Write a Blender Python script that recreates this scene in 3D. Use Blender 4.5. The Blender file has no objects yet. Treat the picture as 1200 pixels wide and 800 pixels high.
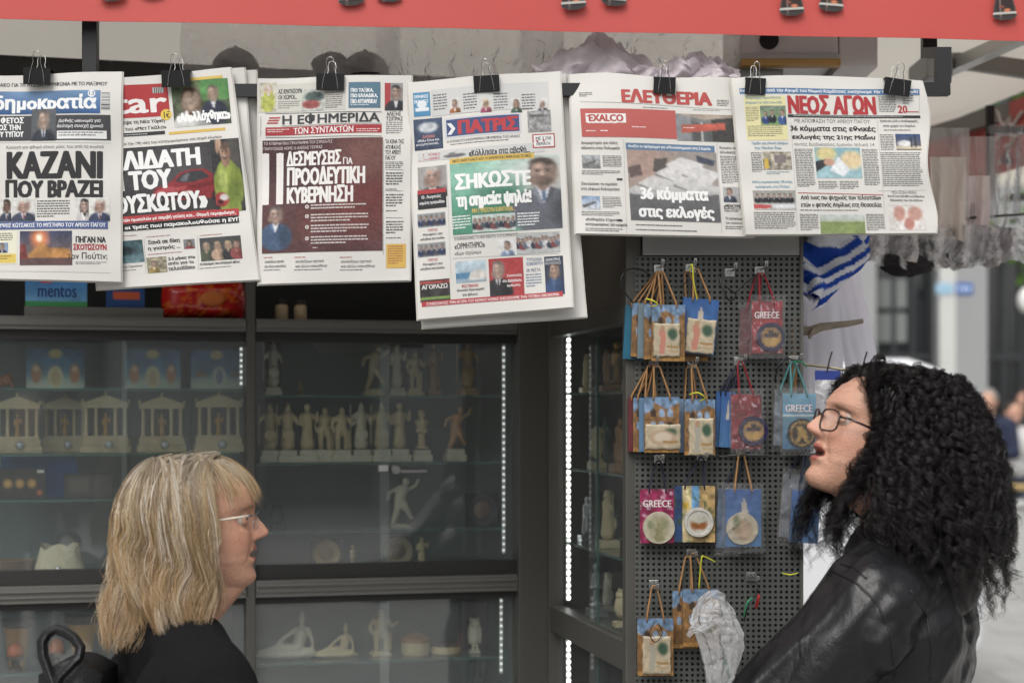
import bpy, bmesh, math, random
import numpy as np
from mathutils import Vector as V, Matrix

random.seed(7); RNG = np.random.default_rng(7)
SC = bpy.context.scene
COL = SC.collection

# ------------------------------------------------------------ camera, world, sun, exposure
F, HX, HY, CZ = 2000.0, 600.0, 480.0, 1.65          # focal length in photo pixels, principal column, horizon row, eye height
cam_d = bpy.data.cameras.new('camera'); cam = bpy.data.objects.new('camera', cam_d); COL.objects.link(cam)
cam.location = (0, 0, CZ); cam.rotation_euler = (math.radians(90), 0, 0)
cam_d.sensor_width = 36; cam_d.lens = F/1200*36; cam_d.shift_y = (HY-400)/1200
cam_d.clip_start = 0.05; cam_d.clip_end = 2000
cam_d.dof.use_dof = True; cam_d.dof.focus_distance = 3.22; cam_d.dof.aperture_fstop = 3.2
SC.camera = cam
SUN_EL, SUN_AZ = math.radians(48), math.radians(200)   # azimuth measured from +Y, clockwise seen from above
world = bpy.data.worlds.new('World'); SC.world = world; world.use_nodes = True
wn = world.node_tree; bg = wn.nodes['Background']
sky = wn.nodes.new('ShaderNodeTexSky'); sky.sky_type = 'NISHITA'; sky.sun_disc = False
sky.sun_elevation = SUN_EL; sky.sun_rotation = SUN_AZ; sky.dust_density = 4; sky.air_density = 1.2
hsv = wn.nodes.new('ShaderNodeHueSaturation'); hsv.inputs['Saturation'].default_value = 0.16
wn.links.new(sky.outputs['Color'], hsv.inputs['Color']); wn.links.new(hsv.outputs['Color'], bg.inputs['Color'])
bg.inputs['Strength'].default_value = 0.13
sun_d = bpy.data.lights.new('sun', 'SUN'); sun = bpy.data.objects.new('sun', sun_d); COL.objects.link(sun)
sun_d.energy = 1.0; sun_d.angle = math.radians(30); sun_d.color = (1, .965, .92)
sdir = V((math.sin(SUN_AZ)*math.cos(SUN_EL), math.cos(SUN_AZ)*math.cos(SUN_EL), math.sin(SUN_EL)))
sun.rotation_euler = sdir.to_track_quat('Z', 'Y').to_euler()
SC.view_settings.view_transform = 'Standard'; SC.view_settings.look = 'None'
SC.view_settings.exposure = 0.50; SC.view_settings.gamma = 1.0
SC.render.engine = 'CYCLES'
SC.cycles.use_denoising = True
SC.cycles.max_bounces = 10; SC.cycles.transparent_max_bounces = 24; SC.cycles.glossy_bounces = 4; SC.cycles.diffuse_bounces = 4
SC.cycles.caustics_reflective = False; SC.cycles.caustics_refractive = False

# ------------------------------------------------------------ helpers
def s2l(c):
    c = np.asarray(c, float)
    if c.max() > 1.001: c = c/255.0
    return np.where(c <= .04045, c/12.92, ((c+.055)/1.055)**2.4)
def W(px, py, Y): return V(((px-HX)*Y/F, Y, CZ-(py-HY)*Y/F))     # a point of the place at distance Y along a line of sight

MATS = {}
def pm(name, col, rough=.6, metal=0., var=.12, scale=8., bump=0., bscale=60., spec=.5, coat=0., lin=False):
    """Procedural surface: a base colour with soft noise variation and an optional fine bump."""
    if name in MATS: return MATS[name]
    m = bpy.data.materials.new(name); m.use_nodes = True; nt = m.node_tree; b = nt.nodes['Principled BSDF']
    c = tuple(col) if lin else tuple(s2l(col))
    tc = nt.nodes.new('ShaderNodeTexCoord'); no = nt.nodes.new('ShaderNodeTexNoise')
    no.inputs['Scale'].default_value = scale; no.inputs['Detail'].default_value = 5
    nt.links.new(tc.outputs['Object'], no.inputs['Vector'])
    mx = nt.nodes.new('ShaderNodeMix'); mx.data_type = 'RGBA'
    mx.inputs[6].default_value = (*[x*(1-var) for x in c], 1); mx.inputs[7].default_value = (*[min(1, x*(1+var)) for x in c], 1)
    nt.links.new(no.outputs['Fac'], mx.inputs[0]); nt.links.new(mx.outputs[2], b.inputs['Base Color'])
    b.inputs['Roughness'].default_value = rough; b.inputs['Metallic'].default_value = metal
    b.inputs['Specular IOR Level'].default_value = spec; b.inputs['Coat Weight'].default_value = coat
    if bump:
        n2 = nt.nodes.new('ShaderNodeTexNoise'); n2.inputs['Scale'].default_value = bscale; n2.inputs['Detail'].default_value = 4
        nt.links.new(tc.outputs['Object'], n2.inputs['Vector'])
        bp = nt.nodes.new('ShaderNodeBump'); bp.inputs['Strength'].default_value = bump; bp.inputs['Distance'].default_value = .01
        nt.links.new(n2.outputs['Fac'], bp.inputs['Height']); nt.links.new(bp.outputs['Normal'], b.inputs['Normal'])
    MATS[name] = m; return m
def attr_mat(name, rough=.7, spec=.3, bump=0., bscale=200., trans=0., coat=0.):
    """Surface whose own printed or dyed colour is stored per vertex."""
    if name in MATS: return MATS[name]
    m = bpy.data.materials.new(name); m.use_nodes = True; nt = m.node_tree; b = nt.nodes['Principled BSDF']
    a = nt.nodes.new('ShaderNodeAttribute'); a.attribute_name = 'Col'
    nt.links.new(a.outputs['Color'], b.inputs['Base Color']); b.inputs['Roughness'].default_value = rough
    b.inputs['Specular IOR Level'].default_value = spec; b.inputs['Coat Weight'].default_value = coat
    if bump:
        tc = nt.nodes.new('ShaderNodeTexCoord'); n2 = nt.nodes.new('ShaderNodeTexNoise'); n2.inputs['Scale'].default_value = bscale
        nt.links.new(tc.outputs['Object'], n2.inputs['Vector'])
        bp = nt.nodes.new('ShaderNodeBump'); bp.inputs['Strength'].default_value = bump; bp.inputs['Distance'].default_value = .01
        nt.links.new(n2.outputs['Fac'], bp.inputs['Height']); nt.links.new(bp.outputs['Normal'], b.inputs['Normal'])
    MATS[name] = m; return m
def emit_mat(name, col, strength):
    if name in MATS: return MATS[name]
    m = bpy.data.materials.new(name); m.use_nodes = True; b = m.node_tree.nodes['Principled BSDF']
    b.inputs['Base Color'].default_value = (.8, .8, .8, 1)
    b.inputs['Emission Color'].default_value = (*col, 1); b.inputs['Emission Strength'].default_value = strength
    MATS[name] = m; return m
def glass_mat(name, tint=(.93, .96, .95), ior=1.5, haze=.02, rough=.0):
    if name in MATS: return MATS[name]
    m = bpy.data.materials.new(name); m.use_nodes = True; nt = m.node_tree; nt.nodes.remove(nt.nodes['Principled BSDF'])
    out = nt.nodes['Material Output']
    tr = nt.nodes.new('ShaderNodeBsdfTransparent'); tr.inputs['Color'].default_value = (*tint, 1)
    gl = nt.nodes.new('ShaderNodeBsdfGlossy'); gl.inputs['Roughness'].default_value = rough; gl.inputs['Color'].default_value = (1, 1, 1, 1)
    di = nt.nodes.new('ShaderNodeBsdfDiffuse'); di.inputs['Color'].default_value = (.6, .62, .62, 1)
    geo = nt.nodes.new('ShaderNodeNewGeometry'); inv = nt.nodes.new('ShaderNodeMath'); inv.operation = 'SUBTRACT'; inv.inputs[0].default_value = 1
    nt.links.new(geo.outputs['Backfacing'], inv.inputs[1])
    fr = nt.nodes.new('ShaderNodeFresnel'); fr.inputs['IOR'].default_value = ior
    mu = nt.nodes.new('ShaderNodeMath'); mu.operation = 'MULTIPLY'
    nt.links.new(fr.outputs['Fac'], mu.inputs[0]); nt.links.new(inv.outputs[0], mu.inputs[1])
    m1 = nt.nodes.new('ShaderNodeMixShader'); m1.inputs[0].default_value = haze  # grey diffuse share put in as the milky haze of reflections
    nt.links.new(tr.outputs[0], m1.inputs[1]); nt.links.new(di.outputs[0], m1.inputs[2])
    m2 = nt.nodes.new('ShaderNodeMixShader'); nt.links.new(mu.outputs[0], m2.inputs[0])
    nt.links.new(m1.outputs[0], m2.inputs[1]); nt.links.new(gl.outputs[0], m2.inputs[2])
    nt.links.new(m2.outputs[0], out.inputs['Surface'])
    MATS[name] = m; return m
def plastic_mat(name, alpha=.3, col=(.85, .85, .86), rough=.15, gloss=.25):
    """Thin clear polythene: part see-through, part milky and shiny."""
    if name in MATS: return MATS[name]
    m = bpy.data.materials.new(name); m.use_nodes = True; nt = m.node_tree; b = nt.nodes['Principled BSDF']; out = nt.nodes['Material Output']
    b.inputs['Base Color'].default_value = (*col, 1); b.inputs['Roughness'].default_value = rough; b.inputs['Specular IOR Level'].default_value = 1.0
    tl = nt.nodes.new('ShaderNodeBsdfTranslucent'); tl.inputs['Color'].default_value = (*col, 1)
    tr = nt.nodes.new('ShaderNodeBsdfTransparent')
    gl = nt.nodes.new('ShaderNodeBsdfGlossy'); gl.inputs['Roughness'].default_value = rough
    a = nt.nodes.new('ShaderNodeMixShader'); a.inputs[0].default_value = .5
    nt.links.new(b.outputs[0], a.inputs[1]); nt.links.new(tl.outputs[0], a.inputs[2])
    c = nt.nodes.new('ShaderNodeMixShader'); c.inputs[0].default_value = alpha
    nt.links.new(tr.outputs[0], c.inputs[1]); nt.links.new(a.outputs[0], c.inputs[2])
    tc = nt.nodes.new('ShaderNodeTexCoord'); n2 = nt.nodes.new('ShaderNodeTexNoise'); n2.inputs['Scale'].default_value = 30; n2.inputs['Detail'].default_value = 4; n2.inputs['Distortion'].default_value = 1.5; nt.links.new(tc.outputs['Object'], n2.inputs['Vector'])
    bp = nt.nodes.new('ShaderNodeBump'); bp.inputs['Strength'].default_value = .7; bp.inputs['Distance'].default_value = .012; nt.links.new(n2.outputs['Fac'], bp.inputs['Height'])
    for sh in (b, tl, gl): nt.links.new(bp.outputs['Normal'], sh.inputs['Normal'])
    lw = nt.nodes.new('ShaderNodeLayerWeight'); lw.inputs['Blend'].default_value = gloss; nt.links.new(bp.outputs['Normal'], lw.inputs['Normal'])
    d = nt.nodes.new('ShaderNodeMixShader'); nt.links.new(lw.outputs['Fresnel'], d.inputs[0])
    nt.links.new(c.outputs[0], d.inputs[1]); nt.links.new(gl.outputs[0], d.inputs[2])
    nt.links.new(d.outputs[0], out.inputs['Surface'])
    MATS[name] = m; return m

ROOTM = {}
class MB:
    """Collects shapes into one mesh; every shape goes through the frame matrix."""
    def __init__(s, frame=None): s.v = []; s.f = []; s.c = []; s.mi = []; s.fr = frame; s.cur = None; s.m = 0
    def add(s, vs, fs, cols=None):
        o = len(s.v); fr = s.fr
        for p in vs:
            p = V(p); s.v.append(fr @ p if fr is not None else p)
        s.f += [tuple(i+o for i in f) for f in fs]; s.mi += [s.m]*len(fs)
        if cols is None: cols = [s.cur if s.cur is not None else (.5, .5, .5)]*len(vs)
        s.c += list(cols); return s
    def col(s, c): s.cur = tuple(s2l(c)); return s
    def box(s, a, b, bev=0.):
        x0, x1 = sorted((a[0], b[0])); y0, y1 = sorted((a[1], b[1])); z0, z1 = sorted((a[2], b[2]))
        if not bev:
            vs = [(x, y, z) for x in (x0, x1) for y in (y0, y1) for z in (z0, z1)]
            return s.add(vs, [(0,1,3,2), (4,6,7,5), (0,4,5,1), (2,3,7,6), (0,2,6,4), (1,5,7,3)])
        bm = bmesh.new(); bmesh.ops.create_cube(bm, size=1)
        for v in bm.verts: v.co = V(((x0+x1)/2+v.co.x*(x1-x0), (y0+y1)/2+v.co.y*(y1-y0), (z0+z1)/2+v.co.z*(z1-z0)))
        bmesh.ops.bevel(bm, geom=bm.edges[:], offset=bev, segments=2, affect='EDGES', profile=.5)
        bm.verts.index_update(); s.add([v.co.copy() for v in bm.verts], [tuple(v.index for v in f.verts) for f in bm.faces]); bm.free(); return s
    def tube(s, pts, r, n=8, cap=True):
        pts = [V(p) for p in pts]; rs = r if hasattr(r, '__len__') else [r]*len(pts); vs = []; fs = []
        t = (pts[1]-pts[0]).normalized(); a = t.orthogonal().normalized()
        for i, p in enumerate(pts):
            t = (pts[min(i+1, len(pts)-1)]-pts[max(i-1, 0)])
            t = t.normalized() if t.length > 1e-9 else V((0, 0, 1))
            a = (a-t*a.dot(t)); a = a.normalized() if a.length > 1e-9 else t.orthogonal().normalized(); b = t.cross(a)
            for k in range(n):
                w = 2*math.pi*k/n; vs.append(p+a*(math.cos(w)*rs[i])+b*(math.sin(w)*rs[i]))
        for i in range(len(pts)-1):
            for k in range(n): fs.append((i*n+k, i*n+(k+1) % n, (i+1)*n+(k+1) % n, (i+1)*n+k))
        if cap: fs.append(tuple(range(n-1, -1, -1))); fs.append(tuple((len(pts)-1)*n+k for k in range(n)))
        return s.add(vs, fs)
    def lathe(s, prof, n=20, c=(0, 0, 0), axis='Z'):
        vs = []; fs = []
        for r, z in prof:
            for k in range(n):
                w = 2*math.pi*k/n; p = (r*math.cos(w), r*math.sin(w), z)
                if axis == 'Y': p = (p[0], p[2], p[1])
                vs.append(V(c)+V(p))
        for i in range(len(prof)-1):
            for k in range(n): fs.append((i*n+k, i*n+(k+1) % n, (i+1)*n+(k+1) % n, (i+1)*n+k))
        fs.append(tuple(range(n-1, -1, -1))); fs.append(tuple((len(prof)-1)*n+k for k in range(n)))
        return s.add(vs, fs)
    def ell(s, c, r, rot=None, n=16, m=10):
        vs = []; fs = []; R = rot or Matrix.Identity(3)
        for i in range(m+1):
            th = math.pi*i/m
            for k in range(n):
                w = 2*math.pi*k/n
                vs.append(V(c)+R @ V((r[0]*math.sin(th)*math.cos(w), r[1]*math.sin(th)*math.sin(w), r[2]*math.cos(th))))
        for i in range(m):
            for k in range(n): fs.append((i*n+k, (i+1)*n+k, (i+1)*n+(k+1) % n, i*n+(k+1) % n))
        return s.add(vs, fs)
    def cap(s, p0, p1, r0, r1=None, n=12, sq=1.0):
        """tapered capsule"""
        p0 = V(p0); p1 = V(p1); r1 = r0 if r1 is None else r1; d = (p1-p0); L = d.length; d = d.normalized() if L > 1e-9 else V((0, 0, 1))
        pts = []; rs = []
        for k in range(5): a = math.pi/2*(k/4); pts.append(p0-d*r0*math.cos(a)*.999); rs.append(max(1e-4, r0*math.sin(a)))
        for k in range(5): a = math.pi/2*(1-k/4); pts.append(p1+d*r1*math.cos(a)*.999); rs.append(max(1e-4, r1*math.sin(a)))
        return s.tube(pts, rs, n)
    def grid(s, fn, nu, nv, cols=None, thick=None):
        """fn(u,v)->point; optional thick vector function closes it into a solid"""
        vs = [V(fn(i/nu, j/nv)) for j in range(nv+1) for i in range(nu+1)]; n = nu+1
        fs = [(j*n+i, j*n+i+1, (j+1)*n+i+1, (j+1)*n+i) for j in range(nv) for i in range(nu)]
        if thick is not None:
            o = len(vs); t = V(thick); vs += [p+t for p in vs[:o]]
            fs += [tuple(o+k for k in reversed(f)) for f in fs[:]]
            ring = [i for i in range(nu)]+[j*n+nu for j in range(nv)]+[nv*n+i for i in range(nu, 0, -1)]+[j*n for j in range(nv, 0, -1)]
            fs += [(ring[(k+1) % len(ring)], ring[k], ring[k]+o, ring[(k+1) % len(ring)]+o) for k in range(len(ring))]
            if cols is not None: cols = list(cols)*2
        return s.add(vs, fs, cols)
    def prism(s, poly, y0, y1):
        """polygon in xz extruded from y0 to y1"""
        n = len(poly); vs = [(x, y0, z) for x, z in poly]+[(x, y1, z) for x, z in poly]
        fs = [tuple(range(n)), tuple(range(2*n-1, n-1, -1))]+[(i, i+n, (i+1) % n+n, (i+1) % n) for i in range(n)]
        return s.add(vs, fs)
    def build(s, name, mat, parent=None, world=True, smooth=False, loc=None, auto=None):
        me = bpy.data.meshes.new(name); vs = s.v
        if parent is not None and world:
            inv = ROOTM[parent.name].inverted(); vs = [inv @ p for p in vs]
        elif parent is None and loc is not None: vs = [p-V(loc) for p in vs]
        me.from_pydata([tuple(p) for p in vs], [], s.f)
        ca = me.color_attributes.new('Col', 'FLOAT_COLOR', 'POINT')
        arr = np.ones((len(vs), 4), np.float32)
        if len(vs): arr[:, :3] = np.array(s.c, np.float32).reshape(-1, 3)
        ca.data.foreach_set('color', arr.ravel())
        for m in (mat if isinstance(mat, (list, tuple)) else [mat]): me.materials.append(m)
        if max(s.mi, default=0): me.polygons.foreach_set('material_index', s.mi)
        bm = bmesh.new(); bm.from_mesh(me); bmesh.ops.recalc_face_normals(bm, faces=bm.faces[:]) if not getattr(s, 'norecalc', False) else None; bm.to_mesh(me); bm.free()
        if smooth: me.polygons.foreach_set('use_smooth', [True]*len(me.polygons))
        o = bpy.data.objects.new(name, me); COL.objects.link(o)
        if auto is not None:
            me.polygons.foreach_set('use_smooth', [True]*len(me.polygons))
            me.set_sharp_from_angle(angle=math.radians(auto))
        if parent is not None: o.parent = parent; ROOTM[o.name] = ROOTM[parent.name]
        elif loc is not None: o.location = loc
        return o

def tag(o, label=None, cat=None, group=None, kind=None):
    if label: o['label'] = label
    if cat: o['category'] = cat
    if group: o['group'] = group
    if kind: o['kind'] = kind
    return o
def thing(name, label, cat, loc=(0, 0, 0), rz=0., group=None, M=None):
    o = bpy.data.objects.new(name, None); COL.objects.link(o); o.empty_display_size = .05
    M = M or (Matrix.Translation(V(loc)) @ Matrix.Rotation(rz, 4, 'Z'))
    o.matrix_world = M; o.location, o.rotation_euler = M.to_translation(), M.to_euler()
    ROOTM[o.name] = M; return tag(o, label, cat, group)
def copy_thing(root, loc=None, rz=None, label=None, group=None, rot=None):
    c = root.copy(); COL.objects.link(c)
    if loc is not None: c.location = loc
    if rz is not None: c.rotation_euler = (0, 0, rz)
    if rot is not None: c.rotation_euler = rot
    if label: c['label'] = label
    if group: c['group'] = group
    def rec(a, b):
        for ch in list(a.children):
            d = ch.copy(); COL.objects.link(d); d.parent = b; rec(ch, d)
    rec(root, c); return c
def remesh(mb, voxel, smooth=6, fac=.5, decim=None):
    """Fuse overlapping volumes into one continuous skin; returns (verts array, faces)."""
    me = bpy.data.meshes.new('t'); me.from_pydata([tuple(p) for p in mb.v], [], mb.f)
    bm = bmesh.new(); bm.from_mesh(me); bmesh.ops.recalc_face_normals(bm, faces=bm.faces[:]); bm.to_mesh(me); bm.free()
    o = bpy.data.objects.new('t', me); COL.objects.link(o)
    r = o.modifiers.new('r', 'REMESH'); r.mode = 'VOXEL'; r.voxel_size = voxel; r.adaptivity = 0
    if smooth: q = o.modifiers.new('s', 'SMOOTH'); q.iterations = smooth; q.factor = fac
    dg = bpy.context.evaluated_depsgraph_get(); dg.update()
    m2 = bpy.data.meshes.new_from_object(o.evaluated_get(dg))
    n = len(m2.vertices); vs = np.empty(n*3); m2.vertices.foreach_get('co', vs); vs = vs.reshape(-1, 3)
    fs = [tuple(p.vertices) for p in m2.polygons]
    bpy.data.objects.remove(o); bpy.data.meshes.remove(me); bpy.data.meshes.remove(m2)
    return vs, fs
def raw(vs, fs, cols=None):
    m = MB(); m.v = [V(p) for p in vs]; m.f = list(fs); m.mi = [0]*len(fs)
    m.c = list(cols) if cols is not None else [(.5, .5, .5)]*len(vs); return m

# smooth value noise in numpy, for prints and crumpling
def vnoise(x, y, seed=0):
    x = np.asarray(x, float); y = np.asarray(y, float)
    xi = np.floor(x).astype(int); yi = np.floor(y).astype(int); xf = x-xi; yf = y-yi
    def h(a, b):
        n = (a*374761393+b*668265263+seed*974711) & 0x7fffffff
        n = ((n ^ (n >> 13))*1274126177) & 0x7fffffff
        return ((n ^ (n >> 16)) & 0xffff)/65535.0
    u = xf*xf*(3-2*xf); w = yf*yf*(3-2*yf)
    return (h(xi, yi)*(1-u)+h(xi+1, yi)*u)*(1-w)+(h(xi, yi+1)*(1-u)+h(xi+1, yi+1)*u)*w
def fbm(x, y, seed=0, o=4): return sum(vnoise(x*2**k, y*2**k, seed+k)*.5**(k+1) for k in range(o))

# ------------------------------------------------------------ text and printed pictures
# glyphs drawn by the same shape in Greek, Latin and Cyrillic
LOOK = str.maketrans('ΑΒΕΖΗΙΚΜΝΟΡΤΥΧΠΓΦπονρκ', 'ABEZHIKMNOPTYXПГФпovpк')
TXT = {}; ASP = {}
def fine(vs, fs):
    """split long glyph faces so that letters can follow a curved sheet"""
    bm = bmesh.new(); q = [bm.verts.new((p[0], p[1], 0)) for p in vs]
    for f in fs:
        try: bm.faces.new([q[i] for i in f])
        except ValueError: pass
    for _ in range(3):
        bmesh.ops.triangulate(bm, faces=bm.faces[:])
        e = [e for e in bm.edges if e.calc_length() > .30]
        if not e: break
        bmesh.ops.subdivide_edges(bm, edges=e, cuts=1)
    bmesh.ops.triangulate(bm, faces=bm.faces[:])
    bm.verts.index_update(); r = np.array([v.co[:2] for v in bm.verts]), [tuple(v.index for v in f.verts) for f in bm.faces]; bm.free(); return r
def text_geo(body, slant=0.):
    k = (body, slant)
    if k in TXT: return TXT[k]
    cu = bpy.data.curves.new('t', 'FONT'); cu.body = body.translate(LOOK); cu.offset = .0005; cu.resolution_u = 2; cu.shear = slant
    cu.align_x = 'LEFT'; cu.space_line = .95
    o = bpy.data.objects.new('t', cu); COL.objects.link(o)
    dg = bpy.context.evaluated_depsgraph_get(); dg.update()
    m = bpy.data.meshes.new_from_object(o.evaluated_get(dg))
    vs = np.array([v.co[:2] for v in m.vertices]); fs = [tuple(p.vertices) for p in m.polygons]
    bpy.data.objects.remove(o); bpy.data.curves.remove(cu); bpy.data.meshes.remove(m)
    vs, fs = fine(vs, fs)
    a, b = vs.min(0), vs.max(0); ASP[body] = (b-a)[0]/(b-a)[1]; vs = (vs-a)/(b-a); vs[:, 1] = 1-vs[:, 1]      # 0..1, y down
    TXT[k] = (vs, fs); return TXT[k]

class Canvas:
    """A printed picture: an ink colour for each of nx x ny points, x to the right and y down, both 0..1."""
    def __init__(s, nx, ny, base=(200, 200, 200)):
        s.nx, s.ny = nx, ny; s.x, s.y = np.meshgrid(np.linspace(0, 1, nx), np.linspace(0, 1, ny)); s.a = ny/nx
        s.p = np.ones((ny, nx, 3))*np.array(base, float)
    def blend(s, m, c):
        m = np.clip(m, 0, 1)[..., None]; s.p = s.p*(1-m)+np.array(c, float)*m; return s
    def grad(s, c0, c1, horiz=False):
        t = (s.x if horiz else s.y)[..., None]; s.p = np.array(c0, float)*(1-t)+np.array(c1, float)*t; return s
    def ell(s, cx, cy, rx, ry, c, soft=.15, lo=None, hi=None):
        d = np.sqrt(((s.x-cx)/rx)**2+((s.y-cy)/ry)**2); m = np.clip((1-d)/soft+.5, 0, 1)
        if hi is not None: m = m*(s.y < hi)
        if lo is not None: m = m*(s.y > lo)
        return s.blend(m, c)
    def rect(s, x0, y0, x1, y1, c):
        return s.blend(((s.x >= x0) & (s.x <= x1) & (s.y >= y0) & (s.y <= y1)).astype(float), c)
    def poly(s, pts, c):
        ins = np.zeros_like(s.x, bool); n = len(pts)
        for i in range(n):
            (x1, y1), (x2, y2) = pts[i], pts[(i+1) % n]
            if y1 == y2: continue
            ins ^= ((y1 > s.y) != (y2 > s.y)) & (s.x < (x2-x1)*(s.y-y1)/(y2-y1)+x1)
        return s.blend(ins.astype(float), c)
    def speck(s, k, amt, seed=0, col=None, thr=None):
        n = fbm(s.x*k, s.y*k*s.a, seed)
        if col is not None: return s.blend(np.clip((n-(thr or .5))*8, 0, 1)*amt, col)
        s.p = np.clip(s.p*(1+(n[..., None]-.5)*2*amt), 0, 255); return s
    def person(s, cx, cy, r, skin=(205, 160, 135), hair=(70, 55, 45), suit=(35, 40, 55), shirt=(225, 225, 230), tie=None, long=False, bald=False, beard=None, glasses=False):
        k = 1/s.a if s.a else 1; ry = r*k; sk = np.array(skin, float)*.92; dk = sk*.72      # r = half face width in x units
        s.ell(cx, cy+ry*4.3, r*2.7, ry*2.6, suit, .12); s.ell(cx+r*1.6, cy+ry*4.4, r*1.0, ry*2.0, tuple(np.array(suit)*.7), .9)
        s.poly([(cx-r*.6, cy+ry*1.5), (cx+r*.6, cy+ry*1.5), (cx+r*.1, cy+ry*3.4), (cx-r*.1, cy+ry*3.4)], shirt)
        if tie: s.poly([(cx-r*.14, cy+ry*1.8), (cx+r*.14, cy+ry*1.8), (cx+r*.17, cy+ry*3.3), (cx-r*.17, cy+ry*3.3)], tie)
        if long: s.ell(cx+r*.1, cy+ry*.7, r*1.4, ry*2.0, hair, .35)
        s.ell(cx, cy+ry*1.2, r*.55, ry*.9, dk, .3)
        if not bald: s.ell(cx+r*.05, cy-ry*.3, r*1.1, ry*1.1, hair, .25)
        s.ell(cx, cy+ry*.18, r*.98, ry*1.28, sk, .25)
        s.ell(cx+r*.7, cy+ry*.3, r*.55, ry*1.2, dk, 1.2)
        if not bald: s.ell(cx-r*.12, cy-ry*.98, r*.9, ry*.5, hair, .5)
        if beard: s.ell(cx, cy+ry*1.05, r*.8, ry*.55, beard, .6)
        s.ell(cx-r*.75, cy+ry*.9, r*.5, ry*.7, dk, 1.0)
        for q in (-1, 1):
            s.ell(cx+q*r*.40, cy-ry*.10, r*.30, ry*.20, sk*.72, 1.2); s.ell(cx+q*r*.40, cy-ry*.22, r*.28, ry*.06, np.array(hair)*.5+sk*.25, .8); s.ell(cx+q*r*.40, cy-ry*.02, r*.13, ry*.085, sk*.30, .7)
            if glasses: s.ell(cx+q*r*.42, cy-ry*.0, r*.36, ry*.20, sk*.62, .5); s.ell(cx+q*r*.42, cy-ry*.0, r*.28, ry*.15, sk*.9, .5)
        s.ell(cx-r*.05, cy+ry*.32, r*.12, ry*.34, sk*1.12, .9); s.ell(cx+r*.04, cy+ry*.56, r*.24, ry*.09, dk*.85, .8); s.ell(cx-r*.3, cy-ry*.62, r*.45, ry*.3, sk*1.1, 1.2)
        s.ell(cx, cy+ry*.86, r*.36, ry*.07, (np.array((150, 84, 78))*.6+sk*.25), .6); s.ell(cx, cy+ry*1.02, r*.26, ry*.06, dk, .9)
        s.poly([(cx-r*.95, cy+ry*2.0), (cx-r*.55, cy+ry*1.7), (cx-r*.1, cy+ry*3.5), (cx-r*.3, cy+ry*3.5)], np.array(suit)*1.25+8); s.poly([(cx+r*.95, cy+ry*2.0), (cx+r*.55, cy+ry*1.7), (cx+r*.1, cy+ry*3.5), (cx+r*.3, cy+ry*3.5)], np.array(suit)*.8); return s
    def grain(s, seed=0):
        # the unevenness of a press photograph: soft edges, mottled tone
        p = np.pad(s.p, ((1, 1), (1, 1), (0, 0)), mode='edge'); s.p = .36*s.p+.16*(p[:-2, 1:-1]+p[2:, 1:-1]+p[1:-1, :-2]+p[1:-1, 2:])
        n = fbm(s.x*s.nx*.22, s.y*s.ny*.22, seed+7, 3); g = np.random.default_rng(seed).normal(size=s.x.shape)*5; s.p = np.clip(s.p*(1+(n[..., None]-.45)*.26)+g[..., None], 0, 255); return s
    def colors(s, soft=True):
        p = np.clip(s.p, 0, 255)
        if soft: p = ink(p)
        return [tuple(c) for c in s2l(p/255.0).reshape(-1, 3)]
def ink(c):
    """newspaper ink on grey stock: weak blacks and dull colours"""
    c = np.asarray(c, float); l = (c*np.array((.3, .59, .11))).sum(-1, keepdims=True)
    return 27+(c*.78+l*.22)*.80
PRINT = attr_mat('printed_ink', .75, .2)
# ------------------------------------------------------------ materials of the setting
M_FRAME = pm('grey_brown_aluminium', (88, 86, 81), .42, .25, .08, 3, spec=.4)
M_FRAME_L = pm('worn_aluminium_rail', (112, 111, 106), .4, .35, .1, 5)
M_DARK = pm('dark_lacquered_steel', (46, 45, 44), .5, .1, .1, 4)
M_BACK = pm('grey_laminate', (126, 130, 132), .45, 0, .06, 2)
M_PANELG = pm('pale_grey_panel', (150, 150, 148), .5, 0, .06, 2)
M_GLASS = glass_mat('cabinet_glass', ior=1.85, haze=.06)
M_GLASS2 = glass_mat('side_cabinet_glass', ior=1.22, haze=.03)
M_SHELFG = glass_mat('shelf_glass', tint=(.86, .95, .92), ior=1.5, haze=.03)
M_GEDGE = pm('green_glass_edge', (62, 92, 86), .2, 0, .1, 20)
M_LED = emit_mat('led_diode', (1, 1, .98), 6.0)
M_LEDDIM = emit_mat('dim_led_diode', (1, 1, .98), .7)
M_CHROME = pm('chromed_wire', (170, 170, 168), .25, .9, .05, 20)
M_BLACK = pm('black_paint', (24, 24, 26), .4, 0, .1, 10)
M_WHITEP = pm('white_plastic', (205, 203, 200), .45, 0, .04, 3)
M_WOOD = pm('bare_pine', (190, 145, 80), .6, 0, .2, 14)

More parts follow.
